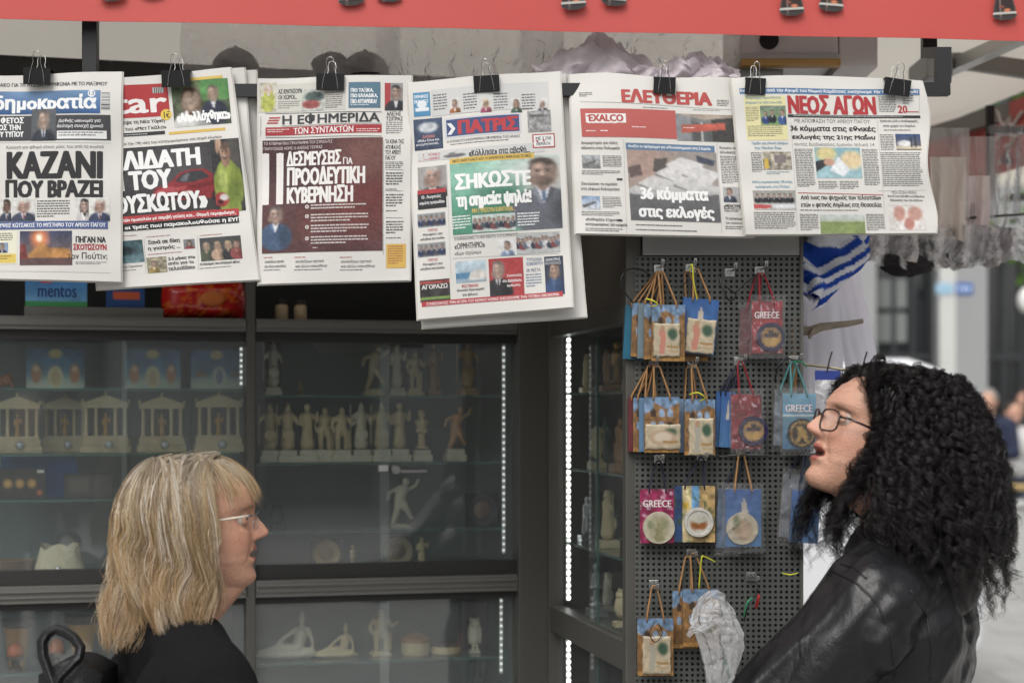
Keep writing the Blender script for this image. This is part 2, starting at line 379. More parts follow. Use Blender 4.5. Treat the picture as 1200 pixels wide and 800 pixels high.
# ------------------------------------------------------------ the ground
g = MB()
g.grid(lambda u, v: (-150+300*u, -60+260*v, 0), 60, 52)
PAV = bpy.data.materials.new('pale_street_paving'); PAV.use_nodes = True
def _pav():
    nt = PAV.node_tree; b = nt.nodes['Principled BSDF']; tc = nt.nodes.new('ShaderNodeTexCoord')
    br = nt.nodes.new('ShaderNodeTexBrick'); br.inputs['Scale'].default_value = 1.0
    br.inputs['Brick Width'].default_value = .6; br.inputs['Row Height'].default_value = .6; br.inputs['Mortar Size'].default_value = .008
    br.inputs['Color1'].default_value = (.58, .57, .55, 1); br.inputs['Color2'].default_value = (.52, .51, .49, 1); br.inputs['Mortar'].default_value = (.3, .29, .28, 1)
    n = nt.nodes.new('ShaderNodeTexNoise'); n.inputs['Scale'].default_value = 1.3; n.inputs['Detail'].default_value = 8
    mx = nt.nodes.new('ShaderNodeMix'); mx.data_type = 'RGBA'; mx.blend_type = 'MULTIPLY'; mx.inputs[0].default_value = .5
    nt.links.new(tc.outputs['Object'], br.inputs['Vector']); nt.links.new(tc.outputs['Object'], n.inputs['Vector'])
    nt.links.new(br.outputs['Color'], mx.inputs[6]); nt.links.new(n.outputs['Fac'], mx.inputs[7])
    nt.links.new(mx.outputs[2], b.inputs['Base Color']); b.inputs['Roughness'].default_value = .85
_pav()
tag(g.build('pavement', PAV), kind='structure')

# ------------------------------------------------------------ the kiosk: front cabinet wall, projecting side cabinet, perforated end panel
KA = V((-1.155, 3.85, 0)); KB = V((.0208, 4.15, 0))
KU = (KB-KA).normalized(); KN = V((-KU.y, KU.x, 0)); KANG = math.atan2(KU.y, KU.x)
KM = Matrix(((KU.x, KN.x, 0, KB.x), (KU.y, KN.y, 0, KB.y), (0, 0, 1, 0), (0, 0, 0, 1))); KMI = KM.inverted()
def KP(px, py, d=0.):
    dx = (px-HX)/F; Y = (KA.dot(KN)+d)/(dx*KN.x+KN.y); return W(px, py, Y)
def kx(px, d=0.): return (KMI @ KP(px, 480, d)).x
def kz(px, py, d=0.): return KP(px, py, d).z
P1 = V((.236, 3.45, 0)); P0 = KP(641, 480, 0); P0.z = 0
WX = (P0-P1).normalized(); WY = V((WX.y, -WX.x, 0)); WL = (P0-P1).length
WM = Matrix(((WX.x, WY.x, 0, P1.x), (WX.y, WY.y, 0, P1.y), (0, 0, 1, 0), (0, 0, 0, 1)))
PEGW = .346; PEGTOP = 1.96

kiosk = thing('kiosk', 'grey metal street kiosk with lit glass display cabinets and a perforated end panel', 'kiosk', M=KM)
def kb(name, mat, boxes, frame=KM, bev=0., parent=None):
    m = MB(frame)
    for a, b in boxes: m.box(a, b, bev)
    return m.build(name, mat, parent or kiosk)
XL, XD0, XD1, XR0, XR1 = kx(-190), kx(288), kx(299), kx(605), kx(641)
DEP = .40
Z_BOT, Z_R0, Z_R1, Z_U0, Z_U1, Z_TOP = .12, 1.213, 1.252, 1.832, 1.862, 2.436
ZFLOOR = kz(400, 666, .11)
# posts and rails
kb('post', M_FRAME, [((XD0, -.012, Z_BOT), (XD1, .035, 2.2))], bev=.002)
kb('corner_post', M_FRAME, [((XR0, -.025, 0), (XR1, .05, Z_TOP))], bev=.003)
kb('post', M_FRAME, [((XL-.06, -.02, 0), (XL, .05, Z_TOP))], bev=.003)
for x0, x1 in ((XL, XD0-.001), (XD1+.001, XR0-.001)):
    kb('rail', M_FRAME_L, [((x0, -.014, Z_U0), (x1, .04, Z_U1)), ((x0, -.02, Z_U0+.010), (x1, -.0139, Z_U1-.006))])
    kb('rail', M_FRAME_L, [((x0, -.016, Z_R0), (x1, .04, Z_R1)), ((x0, -.022, Z_R0+.012), (x1, -.0159, Z_R0+.016)), ((x0, -.022, Z_R1-.014), (x1, -.0159, Z_R1-.008))])
    kb('door_frame', M_DARK, [((x0, .005, Z_U0-.022), (x1, .032, Z_U0-.001))])
    kb('door_frame', M_DARK, [((x0, .005, Z_R1+.001), (x1, .032, Z_R1+.034))])
    kb('door_frame', M_DARK, [((x0, .005, Z_R0-.018), (x1, .032, Z_R0-.001))])
kb('back_panel', M_BACK, [((XL, DEP, Z_BOT), (XR1, DEP+.02, Z_U1))])
kb('niche_back', M_DARK, [((XL, DEP, Z_U1+.001), (XR1, DEP+.02, 2.199))])
kb('divider_panel', M_BACK, [((XD0+.006, .04, Z_BOT), (XD1-.006, DEP-.002, Z_U0))])
kb('side_panel', M_BACK, [((XR0+.004, .055, Z_BOT), (XR0+.02, DEP-.002, Z_U0))])
kb('cabinet_floor', M_BACK, [((XL, .034, Z_R0+.001), (XR0, DEP-.003, ZFLOOR))])
kb('cabinet_ceiling', M_DARK, [((XL, .042, Z_U0+.002), (XR0, DEP-.003, Z_U0+.022))])
kb('plinth', M_DARK, [((XL, .01, 0), (XR0, DEP, Z_BOT))])
kb('niche_ceiling', M_DARK, [((XL, .02, 2.17), (XR0, DEP, 2.20))])
kb('fascia', M_DARK, [((XL, -.01, 2.201), (XR0-.001, .02, 2.385)), ((XL, -.03, 2.385), (XR0-.001, .02, 2.434))])
kb('roof', M_DARK, [((XL-.08, .03, Z_TOP+.001), (XR1+.45, 1.9, Z_TOP+.02))])
kb('rear_wall', M_DARK, [((XL-.06, 1.85, 0), (XR1+.3, 1.88, Z_TOP))])
kb('end_wall', M_DARK, [((XL-.06, .051, 0), (XL-.03, 1.849, Z_TOP))])
kb('shelf_ledge', M_FRAME_L, [((kx(28), .03, Z_U1+.001), (kx(192), .12, Z_U1+.024))])
# glass shelves of the two bays (heights read for each bay)
SH_L = [kz(150, 455, .05), kz(150, 531, .05), kz(150, 584, .05)]
SH_R = [kz(450, 463, .05), kz(450, 541.5, .05), kz(450, 620, .05)]
SH_B = kz(450, 773, .05)
def shelf(x0, x1, z):
    m = MB(KM); m.box((x0+.008, .052, z-.006), (x1-.008, DEP-.006, z)); m.m = 1; m.box((x0+.008, .05, z-.006), (x1-.008, .0519, z)); m.norecalc = False
    m.build('glass_shelf', [M_SHELFG, M_GEDGE], kiosk)
for z in SH_L: shelf(XL, XD0, z)
for z in SH_R: shelf(XD1, XR0, z)
shelf(XL, XD0, SH_B); shelf(XD1, XR0, SH_B)
# sliding panes
for (a, b, z0, z1) in ((-190, 149, 0, 0), (143, 288, 0, 0), (299, 457, 0, 0), (447, 605, 0, 0)):
    for zz in ((Z_R1+.02, Z_U0-.012), (Z_BOT+.02, Z_R0-.012)):
        dd = .012 if a in (-190, 299) else .022
        p = kb('sliding_pane', M_GLASS, [((kx(a), dd, zz[0]), (kx(b), dd+.005, zz[1]))])
# lock and key of the right hand pane
lk = MB(KM); cx, cz = kx(463), kz(463, 550); lk.lathe([(.0005, -.016), (.010, -.016), (.012, -.010), (.012, .011), (.0005, .011)], 20, (cx, 0, cz), 'Y')
lo = lk.build('lock', M_CHROME, kiosk, smooth=False, auto=40)
ky = MB(KM); ky.box((kx(468), -.02, kz(463, 553)-.001), (kx(499), -.012, kz(463, 553)+.006), .001); ky.build('lock_bar', M_CHROME, lo)
lt = MB(KM); lt.box((kx(444), -.002, kz(450, 552)), (kx(455), .011, kz(450, 545)), .001); lt.build('latch', M_WHITEP, kiosk)
# led strips
def led(frame, x, y, z0, z1, step, r, mat, face=(0, -1, 0)):
    m = MB(frame); m.box((x-.004, y, z0), (x+.004, y+.003, z1)); m.m = 1; z = z0+step/2
    while z < z1: m.ell((x, y-.001, z), (r, r, r), n=8, m=5); z += step
    return m.build('led_strip', [M_WHITEP, mat], kiosk)
led(KM, kx(590, .05), .048, kz(590, 650), kz(590, 402), .0155, .0032, M_LEDDIM)
led(KM, kx(587, .05), .048, kz(587, 792), kz(587, 703), .0155, .0032, M_LEDDIM)
led(KM, kx(282.5, .05), .048, kz(283, 452), kz(283, 405), .0135, .0030, M_LEDDIM)
# ---- projecting side cabinet (its long glazed side runs towards the street)
ZW0, ZW1 = 1.118, 1.178
kb('side_rail', M_FRAME, [((.028, -.004, ZW0), (WL-.02, .03, ZW1))], WM, .002)
kb('side_rail', M_FRAME, [((.028, -.004, 1.825), (WL-.02, .03, 1.862))], WM, .002)
kb('side_rail', M_FRAME, [((.028, -.004, .1), (WL-.02, .03, .16))], WM, .002)
kb('side_post', M_FRAME, [((0, -.006, 0), (.027, .026, 2.20))], WM, .002)
kb('side_post', M_FRAME, [((WL-.045, -.006, 0), (WL-.012, .03, 2.20))], WM, .002)
kb('upper_side_panel', pm('brown_grey_panel', (84, 79, 73), .5, 0, .08, 3), [((.028, .004, 1.863), (WL-.046, .02, 2.20))], WM)
kb('side_back_panel', M_DARK, [((.03, PEGW-.03, .1), (WL, PEGW-.012, 2.20))], WM)
kb('side_end_panel', M_DARK, [((WL-.0115, .031, .1), (WL-.001, PEGW-.031, 1.861))], WM)
kb('side_ceiling', M_DARK, [((.028, .021, 1.862), (WL-.03, PEGW-.031, 1.88))], WM)
kb('side_top', M_DARK, [((0, .0, 2.201), (WL, PEGW-.01, 2.215))], WM)
kb('side_floor', M_DARK, [((.03, .032, ZW0), (WL-.03, PEGW-.031, ZW0+.05))], WM)
kb('side_plinth', M_DARK, [((.03, .01, 0), (WL-.03, PEGW-.031, .099))], WM)
ZWS = [1.69, 1.512, 1.335]
for z in ZWS+[.72]:
    m = MB(WM); m.box((.03, .034, z-.006), (WL-.05, PEGW-.033, z)); m.m = 1; m.box((.03, .032, z-.006), (WL-.05, .0339, z)); m.build('glass_shelf', [M_SHELFG, M_GEDGE], kiosk)
for (a, b, d) in ((.028, .36, .010), (.33, WL-.046, .019)):
    for zz in ((ZW1, 1.825), (.16, ZW0)):
        kb('sliding_pane', M_GLASS2, [((a, d, zz[0]), (b, d+.005, zz[1]))], WM)
        if a > .1: kb('pane_edge', M_GEDGE, [((a-.003, d, zz[0]), (a-.0005, d+.005, zz[1]))], WM)
def wled(z0, z1):
    m = MB(WM); x = WL-.052; m.box((x-.001, .036, z0), (x, .046, z1)); m.m = 1; z = z0+.006
    while z < z1: m.ell((x-.003, .041, z), (.0045, .0045, .0042), n=8, m=5); z += .0152
    m.build('led_strip', [M_WHITEP, M_LED], kiosk)
wled(1.19, 1.82); wled(.2, 1.10)
# perforated panel: real see-through holes over the dark end box
def perf_mat():
    m = bpy.data.materials.new('perforated_grey_steel'); m.use_nodes = True; nt = m.node_tree; b = nt.nodes['Principled BSDF']; out = nt.nodes['Material Output']
    b.inputs['Base Color'].default_value = (*s2l((80, 82, 79)), 1); b.inputs['Roughness'].default_value = .45; b.inputs['Metallic'].default_value = .2
    tc = nt.nodes.new('ShaderNodeTexCoord'); sx = nt.nodes.new('ShaderNodeSeparateXYZ'); nt.links.new(tc.outputs['UV'], sx.inputs[0])
    ds = []
    for ax in ('X', 'Y'):
        fr = nt.nodes.new('ShaderNodeMath'); fr.operation = 'FRACT'; nt.links.new(sx.outputs[ax], fr.inputs[0])
        su = nt.nodes.new('ShaderNodeMath'); su.operation = 'SUBTRACT'; su.inputs[1].default_value = .5; nt.links.new(fr.outputs[0], su.inputs[0])
        pw = nt.nodes.new('ShaderNodeMath'); pw.operation = 'MULTIPLY'; nt.links.new(su.outputs[0], pw.inputs[0]); nt.links.new(su.outputs[0], pw.inputs[1]); ds.append(pw)
    ad = nt.nodes.new('ShaderNodeMath'); ad.operation = 'ADD'; nt.links.new(ds[0].outputs[0], ad.inputs[0]); nt.links.new(ds[1].outputs[0], ad.inputs[1])
    lt = nt.nodes.new('ShaderNodeMath'); lt.operation = 'LESS_THAN'; lt.inputs[1].default_value = .27**2; nt.links.new(ad.outputs[0], lt.inputs[0])
    tr = nt.nodes.new('ShaderNodeBsdfTransparent'); mx = nt.nodes.new('ShaderNodeMixShader')
    nt.links.new(lt.outputs[0], mx.inputs[0]); nt.links.new(b.outputs[0], mx.inputs[1]); nt.links.new(tr.outputs[0], mx.inputs[2]); nt.links.new(mx.outputs[0], out.inputs['Surface'])
    return m
pg = MB(); pg.add([(P1.x+.012, P1.y, .12), (P1.x+PEGW, P1.y, .12), (P1.x+PEGW, P1.y, PEGTOP), (P1.x+.012, P1.y, PEGTOP)], [(0, 1, 2, 3)])
po = pg.build('perforated_panel', perf_mat(), kiosk)
uv = po.data.uv_layers.new(name='UVMap')
for lp in po.data.loops:
    co = KM @ po.data.vertices[lp.vertex_index].co; uv.data[lp.index].uv = ((co.x-P1.x)/.0112, co.z/.0112)
kb('panel_backing', M_BLACK, [((P1.x+.012, P1.y+.018, .12), (P1.x+PEGW, P1.y+.024, 2.20))], Matrix.Identity(4))
kb('panel_edge', M_FRAME, [((P1.x+PEGW, P1.y-.006, 0), (P1.x+PEGW+.006, P1.y+.026, 2.20))], Matrix.Identity(4))
kb('upper_end_panel', M_PANELG, [((P1.x+.028, P1.y-.003, PEGTOP+.002), (P1.x+PEGW-.001, P1.y+.016, 2.20))], Matrix.Identity(4))
kb('panel_foot', M_DARK, [((P1.x+.012, P1.y-.003, 0), (P1.x+PEGW-.001, P1.y+.0175, .118))], Matrix.Identity(4))

# ------------------------------------------------------------ the awning and its printed red front
AZ = 2.394
def BY(px):          # front edge of the awning
    dx = (px-HX)/F; a = V((-.975, 3.25)); b = V((1.0335, 3.445)); d = b-a; t = (a.x-dx*a.y)/(dx*d.y-d.x); return a.y+t*d.y
FL, FR = W(-420, 0, BY(-420)), W(1640, 0, BY(1640))
BR = V((1.40, 6.1, 0)); BL = V((-2.2, 6.1, 0))
def fabric_mat(name, col, tl=.35, rough=.7):
    m = pm(name, col, rough, 0, .05, 1.5); nt = m.node_tree; b = nt.nodes['Principled BSDF']; out = nt.nodes['Material Output']
    t = nt.nodes.new('ShaderNodeBsdfTranslucent'); mx = nt.nodes.new('ShaderNodeMixShader'); mx.inputs[0].default_value = tl
    src = b.inputs['Base Color'].links[0].from_socket; nt.links.new(src, t.inputs['Color'])
    nt.links.new(b.outputs[0], mx.inputs[1]); nt.links.new(t.outputs[0], mx.inputs[2]); nt.links.new(mx.outputs[0], out.inputs['Surface']); return m
M_CANVAS = fabric_mat('beige_canvas', (226, 219, 207), .36)
M_RED = fabric_mat('red_vinyl', (203, 86, 80), .2, .5)
awn = thing('awning', 'beige canvas awning over the kiosk with a red bottle printed front strip', 'awning', (FL.x, FL.y, AZ))
m = MB(); zt = 2.62
P = [V((FL.x, FL.y+.03, zt)), V((FR.x, FR.y+.03, zt)), V((BR.x, BR.y, 2.62)), V((BL.x, BL.y, 2.62))]
m.grid(lambda u, v: (P[0].lerp(P[1], u)).lerp(P[3].lerp(P[2], u), v)+V((0, 0, -.012*abs(math.sin(u*16)))), 64, 12)
m.build('canopy', M_CANVAS, awn)
def strip(a, b, z0, z1, th, name, mat, par, sub=60, wave=.0):
    d = (b-a).normalized(); n = V((d.y, -d.x, 0)); mm = MB()
    mm.grid(lambda u, v: V((a.x+(b.x-a.x)*u, a.y+(b.y-a.y)*u, z0+(z1-z0)*v))+n*(wave*math.sin(u*47)*(1-v)+wave*.6*math.sin(u*19+1)), sub, 6, thick=-n*th)
    return mm.build(name, mat, par, smooth=False, auto=50), d, n
ban, bd, bn = strip(FL, FR, AZ, 2.80, .002, 'valance', M_RED, awn, 90, .003)
strip(FL+V((0, .012, 0)), FR+V((0, .012, 0)), AZ+.004, 2.79, .0015, 'bounce_lining', fabric_mat('pale_pink_bounce_cloth', (236, 214, 210), .3, .7), awn, 90, .003)  # unseen pale backing added to bounce light under the awning
# bottles printed on the strip
def bottle_canvas():
    c = Canvas(26, 90, (203, 86, 80))
    half = lambda y: np.where(y < .12, .16, np.where(y < .35, .16+.20*(y-.12)/.23, np.where(y < .55, .36+.08*np.sin((y-.35)/.2*3.1), np.where(y < .78, .36-.06*np.sin((y-.55)/.23*3.14), (.36+.11*np.sin((y-.78)/.22*1.9))*np.where(y > .965, np.sqrt(np.clip(1-((y-.965)/.04)**2, .05, 1)), 1)))))
    ins = (np.abs(c.x-.5) < half(c.y)).astype(float)
    c.blend(ins, (38, 26, 24)); e = np.abs(np.abs(c.x-.5)-half(c.y)) < .07
    c.blend(e*ins*.35, (120, 130, 126)); c.blend(ins*(np.abs(c.x-.34) < .05)*(c.y > .4)*.6, (150, 120, 110))
    c.blend(ins*(np.abs(c.y-.93) < .012), (190, 190, 180)); c.ell(.6, .9, .13, .018, (235, 110, 60), .8); c.ell(.4, .86, .1, .012, (150, 60, 40), .9); c.blend(ins*(c.y > .965)*.6, (50, 50, 48))
    return c, ins
bcv, bins = bottle_canvas()
for px, py, tilt in ((-120, 6, .05), (-80, 3, -.04), (132, 3, .06), (177, -2, -.05), (412, 8, .06), (455, 4, -.06), (672, 13, .07), (718, 8.5, -.08), (927, 20, .05), (972, 15, -.08), (1176, 25, .06), (1222, 20, -.06), (1430, 30, .05)):
    Yb = BY(px); base = W(px, py, Yb); w, h = .054, .195
    mm = MB(); cols = bcv.colors(); nx, ny = bcv.nx, bcv.ny; idx = {}
    vs, cc, fs = [], [], []
    for j in range(ny):
        for i in range(nx):
            if bins[j, i]:
                idx[(i, j)] = len(vs); a = (i/(nx-1)-.5)*w; zz = (1-j/(ny-1))*h
                a, zz = a*math.cos(tilt)-zz*math.sin(tilt), a*math.sin(tilt)+zz*math.cos(tilt)
                vs.append(base+bd*a+V((0, 0, zz))+bn*.009); cc.append(cols[j*nx+i])
    for j in range(ny-1):
        for i in range(nx-1):
            q = [(i, j), (i+1, j), (i+1, j+1), (i, j+1)]
            if all(k in idx for k in q): fs.append(tuple(idx[k] for k in q))
    mm.add(vs, fs, cc); mm.build('bottle_picture', PRINT, ban)
# right hand red strip seen from inside, frame beams
sr, sd, sn = strip(V((FR.x, FR.y, 0)), BR, AZ-.006, 2.60, .002, 'side_valance', M_RED, awn, 40, .002)
M_BEAM = pm('awning_steel', (120, 116, 110), .45, .3, .1, 6)
def beam(a, b, w, h, name='beam', mat=M_BEAM, par=awn):
    a = V(a); b = V(b); d = (b-a).normalized(); n = V((-d.y, d.x, 0)).normalized(); u = d.cross(n)*-1
    mm = MB(); vs = [p+n*sx*w/2+u*sz*h/2 for p in (a, b) for sx, sz in ((-1, -1), (1, -1), (1, 1), (-1, 1))]
    mm.add(vs, [(0, 1, 2, 3), (7, 6, 5, 4), (0, 4, 5, 1), (1, 5, 6, 2), (2, 6, 7, 3), (3, 7, 4, 0)]); return mm.build(name, mat, par)
beam(W(1095, 88, 4.25), W(1230, 28, 3.72), .035, .03, mat=pm('bright_aluminium', (190, 188, 184), .35, .5, .06, 9))
beam(W(1092, 66, 4.6), W(1330, 100, 4.6), .03, .045)
beam(W(1080, 161, 5.75), W(1290, 100, 4.9), .03, .05)
beam(W(-260, 27, 3.5), W(-260, 20, 5), .03, .04)
bk = MB(); bk.box((W(1075, 0, 4.2).x, 4.1, W(0, 100, 4.2).z), (W(1105, 0, 4.2).x, 4.3, W(0, 70, 4.2).z), .006); bk.build('arm_joint', M_PANELG, awn)
# white script strokes on the side strip
sw = MB()
def sstroke(pts, r):
    sw.tube([sr_pt(a, b) for a, b in pts], r, 6)
def sr_pt(px, py):
    dx = (px-HX)/F; a = V((FR.x, FR.y)); d = V((BR.x-FR.x, BR.y-FR.y)); t = (a.x-dx*a.y)/(dx*d.y-d.x); Y = a.y+t*d.y
    p = W(px, py, Y); return p-sn*.008
sstroke([(1158, 148), (1163, 140), (1168, 131), (1171, 128), (1174, 133), (1176, 143), (1180, 147), (1185, 141), (1188, 137), (1186, 145), (1190, 147), (1196, 138), (1201, 131)], .006)
sstroke([(1168, 165), (1176, 158), (1186, 157), (1193, 161), (1189, 169), (1180, 172)], .005)
sw.build('painted_script', pm('white_paint', (215, 205, 200), .5), sr)
sw = MB()
sw.v = []; pts = [(1180, 176), (1184, 176), (1187, 186), (1189, 192), (1178, 193), (1177, 187)]
sw.add([sr_pt(a, b) for a, b in pts], [tuple(range(6))]); sw.build('bottle_picture', pm('dark_print', (70, 40, 36), .5), sr)

# ------------------------------------------------------------ rack that carries the newspapers
def YR(px): return 3.30+.08*px/1200.0
rack = thing('newspaper_rack', 'black square bar hung under the awning that the newspapers are clipped to', 'rack', W(0, 107, YR(0)))
def rod():
    a, b = W(-140, 108, YR(-140)+.012), W(1112, 105, YR(1112)+.012); beam(a, b, .022, .025, 'bar', M_BLACK, rack)
    for px in (106, 1105):
        y = YR(px)+.012; m = MB(); p = W(px, 98, y); 
        if px < 600: m.box((p.x-.0145, y-.010, p.z), (p.x+.0145, y+.012, 2.615), .001)
        else:                                   # cranked back so that it rises behind the printed strip
            poly = [(y-.010, p.z), (y+.012, p.z), (y+.012, AZ-.045), (y+.125, AZ-.022), (y+.125, 2.60), (y+.103, 2.60), (y+.103, AZ-.004), (y-.010, AZ-.027)]
            m.add([(p.x+sx*.0145, a, b) for sx in (-1, 1) for a, b in poly], [tuple(range(8)), tuple(range(15, 7, -1))]+[(i, i+8, (i+1) % 8+8, (i+1) % 8) for i in range(8)])
        m.build('hanger', M_BLACK, rack)
rod()
# panel box fixed under the awning right of the kiosk
YB = 3.52; bx0, bx1, bx2 = W(868, 0, YB).x, W(984, 0, YB).x, W(1030, 0, YB).x; zb = lambda py: W(0, py, YB).z
sb = thing('ceiling_box', 'pale panel box with a bare wood batten fixed under the awning above the papers', 'panel box', (.62, YB, zb(90)))
m = MB(); m.box((bx0, YB+.012, zb(62)), (bx1, YB+.3, 2.60), .003); m.build('casing', pm('white_board', (232, 224, 220), .6, 0, .06, 3), sb)
m = MB(); m.box((bx1+.001, YB+.010, zb(78)), (bx2, YB+.3, 2.60), .003); m.build('end_plate', pm('white_board', (232, 224, 220)), sb)
m = MB(); m.box((bx0, YB, zb(70)), (bx1, YB+.25, zb(62)-.0005), .002); m.build('tray', M_WHITEP, sb)
m = MB(); m.box((bx0, YB-.012, zb(78)), (bx1, YB+.02, zb(70)-.0005), .001); m.build('batten', M_WOOD, sb)
m = MB(); m.box((W(864, 0, YB).x, YB+.021, zb(98)), (W(920, 0, YB).x, YB+.2, zb(78)-.001), .002); m.build('base_block', M_PANELG, sb)
m = MB(); c = W(902, 46, YB); m.lathe([(.001, 0), (.020, 0), (.020, .004), (.013, .006), (.011, .001), (.001, .001)], 20, (c.x, YB+.006, c.z), 'Y'); m.build('hole_grommet', M_BLACK, sb)
# ------------------------------------------------------------ newspapers clipped to the rack
M_PAPER = pm('newsprint', (207, 205, 200), .8, 0, .025, 12, spec=.15)
M_PAPER2 = pm('newsprint_edges', (196, 193, 186), .8, 0, .05, 30, spec=.15)
K_INK = (38, 37, 38); GREYT = (95, 94, 94)
class Page:
    """One newspaper: corners in photo pixels (TL TR BR BL), at the rack's distance minus dy, with a gentle bulge."""
    def __init__(s, label, TL, TR, BR, BL, zo, zs, dy=0., bulge=.010, wave=.003, seed=0, redge=None, tedge=None, thick=.005, group='newspapers clipped along the rack', curl=.0):
        s.c = [np.array(p, float) for p in (TL, TR, BR, BL)]; s.zo = zo; s.zs = zs; s.dy = dy; s.bu = bulge; s.wv = wave; s.sd = seed; s.curl = curl
        s.redge = redge; s.tedge = tedge; s.th = thick
        TL, TR, BR, BL = s.c
        s.ex = ((TR-TL)+(BR-BL)); s.ex /= np.linalg.norm(s.ex); s.ey = ((BL-TL)+(BR-TR)); s.ey /= np.linalg.norm(s.ey)
        mid = (TL+TR)/2; s.Y0 = YR(mid[0]); s.root = thing('newspaper', label, 'newspaper', W(mid[0], mid[1], YR(mid[0])-dy), 0, group); s.lv = 0; s.pl = []
        s.A = np.linalg.inv(np.array([TR-TL, BL-TL]).T)
        s.sheet()
    def off(s, u, v):
        vv = min(max(v, 0), 1.1)
        return s.bu*math.sin(math.pi*min(max(u, 0), 1))*(.35+.65*math.sin(math.pi*min(vv, 1)))+s.wv*math.sin(u*5.1+v*3+s.sd)+s.wv*.6*math.sin(v*9+u*3+s.sd*2)+s.curl*vv*vv+.012*(u-.5)*vv**3*math.sin(s.sd*1.9)+.006*math.sin(u*8+s.sd)*(1-vv)**2+.0035*math.sin(v*15+u*6+s.sd*3)*max(0, abs(u-.5)-.2)*2
    def P(s, px, py, o=0.):
        u, v = s.A @ (np.array((px, py))-s.c[0]); Y = YR(px)-s.dy
        p = W(px, py, Y); p.y -= s.off(u, v)+o; return p
    def sheet(s):
        TL, TR, BR, BL = s.c
        def q(u, v, grow=0.):
            p = (TL*(1-u)+TR*u)*(1-v)+(BL*(1-u)+BR*u)*v
            if s.redge: p = p+s.ex*s.redge(v)*u**6
            if s.tedge: p = p+s.ey*s.tedge(u)*(1-v)**4
            return p
        m = MB(); m.grid(lambda u, v: s.P(*q(u, v)), 26, 34, thick=(0, s.th*.35, 0)); m.build('front_page', M_PAPER, s.root, smooth=False, auto=40)
        m = MB(); m.grid(lambda u, v: s.P(*(q(u, v)+s.ex*(1.6*u-1.2*(1-u))+s.ey*(.8*v)), o=-s.th*.42), 16, 20, thick=(0, s.th*.5, 0))
        m.grid(lambda u, v: s.P(*(q(u, v)+s.ex*(.6*u-2.2*(1-u))+s.ey*(1.8*v)), o=-s.th*.98), 16, 20, thick=(0, s.th*.5, 0)); m.build('inner_pages', M_PAPER2, s.root, auto=40)
    def zp(s, x, y): return np.array((s.zo[0]+x/s.zs, s.zo[1]+y/s.zs))
    def pt(s, org, a, b, o):                                # org in photo px, a along the text line, b down
        q = org+s.ex*a+s.ey*b; return s.P(q[0], q[1], o)
    def lift(s, x=None, y=0, w=0, h=0):
        # what overlaps lies one ink layer above the other
        if x is None: x, y, w, h = -1e4, -1e4, 2e4, 2e4
        e = 4.0; L = 1+max([l for (a, b, c, d, l) in s.pl if a < x+w+e and x < c+e and b < y+h+e and y < d+e] or [0])
        s.pl.append((x, y, x+w, y+h, L)); return .0004+.00013*L
    def rect(s, name, x, y, w, h, col, col2=None):
        m = MB(); o = s.lift(x, y, w, h); org = s.zp(x, y); w /= s.zs; h /= s.zs; nx, ny = max(1, int(w/7)), max(1, int(h/7))
        cc = None
        if col2: c0, c1 = s2l(ink(col)), s2l(ink(col2)); cc = [tuple(c0*(1-j/ny)+c1*(j/ny)) for j in range(ny+1) for i in range(nx+1)]
        else: m.col(ink(col))
        m.norecalc = True; m.grid(lambda u, v: s.pt(org, u*w, v*h, o), nx, ny, cc); return m.build(name, PRINT, s.root)
    def text(s, name, lines):
        """lines: (string, x, y, w, h, colour, bold, slant)"""
        m = MB(); m.norecalc = True; xs = [min(l[1] for l in lines), min(l[2] for l in lines), max(l[1]+l[3] for l in lines), max(l[2]+l[4] for l in lines)]; o = s.lift(xs[0], xs[1], xs[2]-xs[0], xs[3]-xs[1])
        for ln in lines:
            t, x, y, w, h, col = ln[:6]; bold = ln[6] if len(ln) > 6 else .012; sl = ln[7] if len(ln) > 7 else 0.
            vs, fs = text_geo(t, sl); org = s.zp(x, y); w /= s.zs; h /= s.zs; m.col(ink(col))
            b = min(bold*1.5*h, .085*h*(w/h)/ASP[t]); w2 = w-2*b; b2 = min(b, .06*h); h2 = h-1.2*b2
            sh = [(0, 0)] if bold < .003 else ([(0, .6), (2, .6)] if bold < .022 else [(0, .2), (1, 0), (2, .2), (0, 1), (1, 1.2), (2, 1), (1, .6)])
            for k, (dx, dy) in enumerate(sh):
                m.add([s.pt(org, p[0]*w2+dx*b, p[1]*h2+dy*b2, o+k*.000002) for p in vs], [tuple(f) for f in fs])
        return m.build(name, PRINT, s.root)
    def body(s, x, y, w, h, lh=4.2, col=(92, 92, 92), name='text_column', seed=0):
        """set type too small to read: short dark dashes in lines"""
        r = random.Random(int(x*7+y*13+seed)); m = MB().col(ink(col)); m.norecalc = True; o = s.lift(x, y, w, h); org = s.zp(x, y); w /= s.zs; h /= s.zs; lh /= s.zs
        n = max(1, int(h/lh))
        for j in range(n):
            a = 0.; end = w*(r.uniform(.5, .95) if j == n-1 else r.uniform(.94, 1.0)); b = j*lh
            while a < end-.4:
                l = min(r.uniform(1.2, 5.0), end-a); q = [(a, b), (a+l, b), (a+l, b+lh*.44), (a, b+lh*.44)]
                m.add([s.pt(org, i, k, o) for i, k in q], [(0, 1, 2, 3)]); a += l+r.uniform(.5, .9)
        return m.build(name, PRINT, s.root)
    def photo(s, x, y, w, h, cv, name='photograph'):
        if name in ('photograph', 'advert') and cv.nx > 16: cv.grain(int(x+y))
        m = MB(); m.norecalc = True; o = s.lift(x, y, w, h); org = s.zp(x, y); w /= s.zs; h /= s.zs
        m.grid(lambda u, v: s.pt(org, u*w, v*h, o), cv.nx-1, cv.ny-1, cv.colors()); return m.build(name, PRINT, s.root)
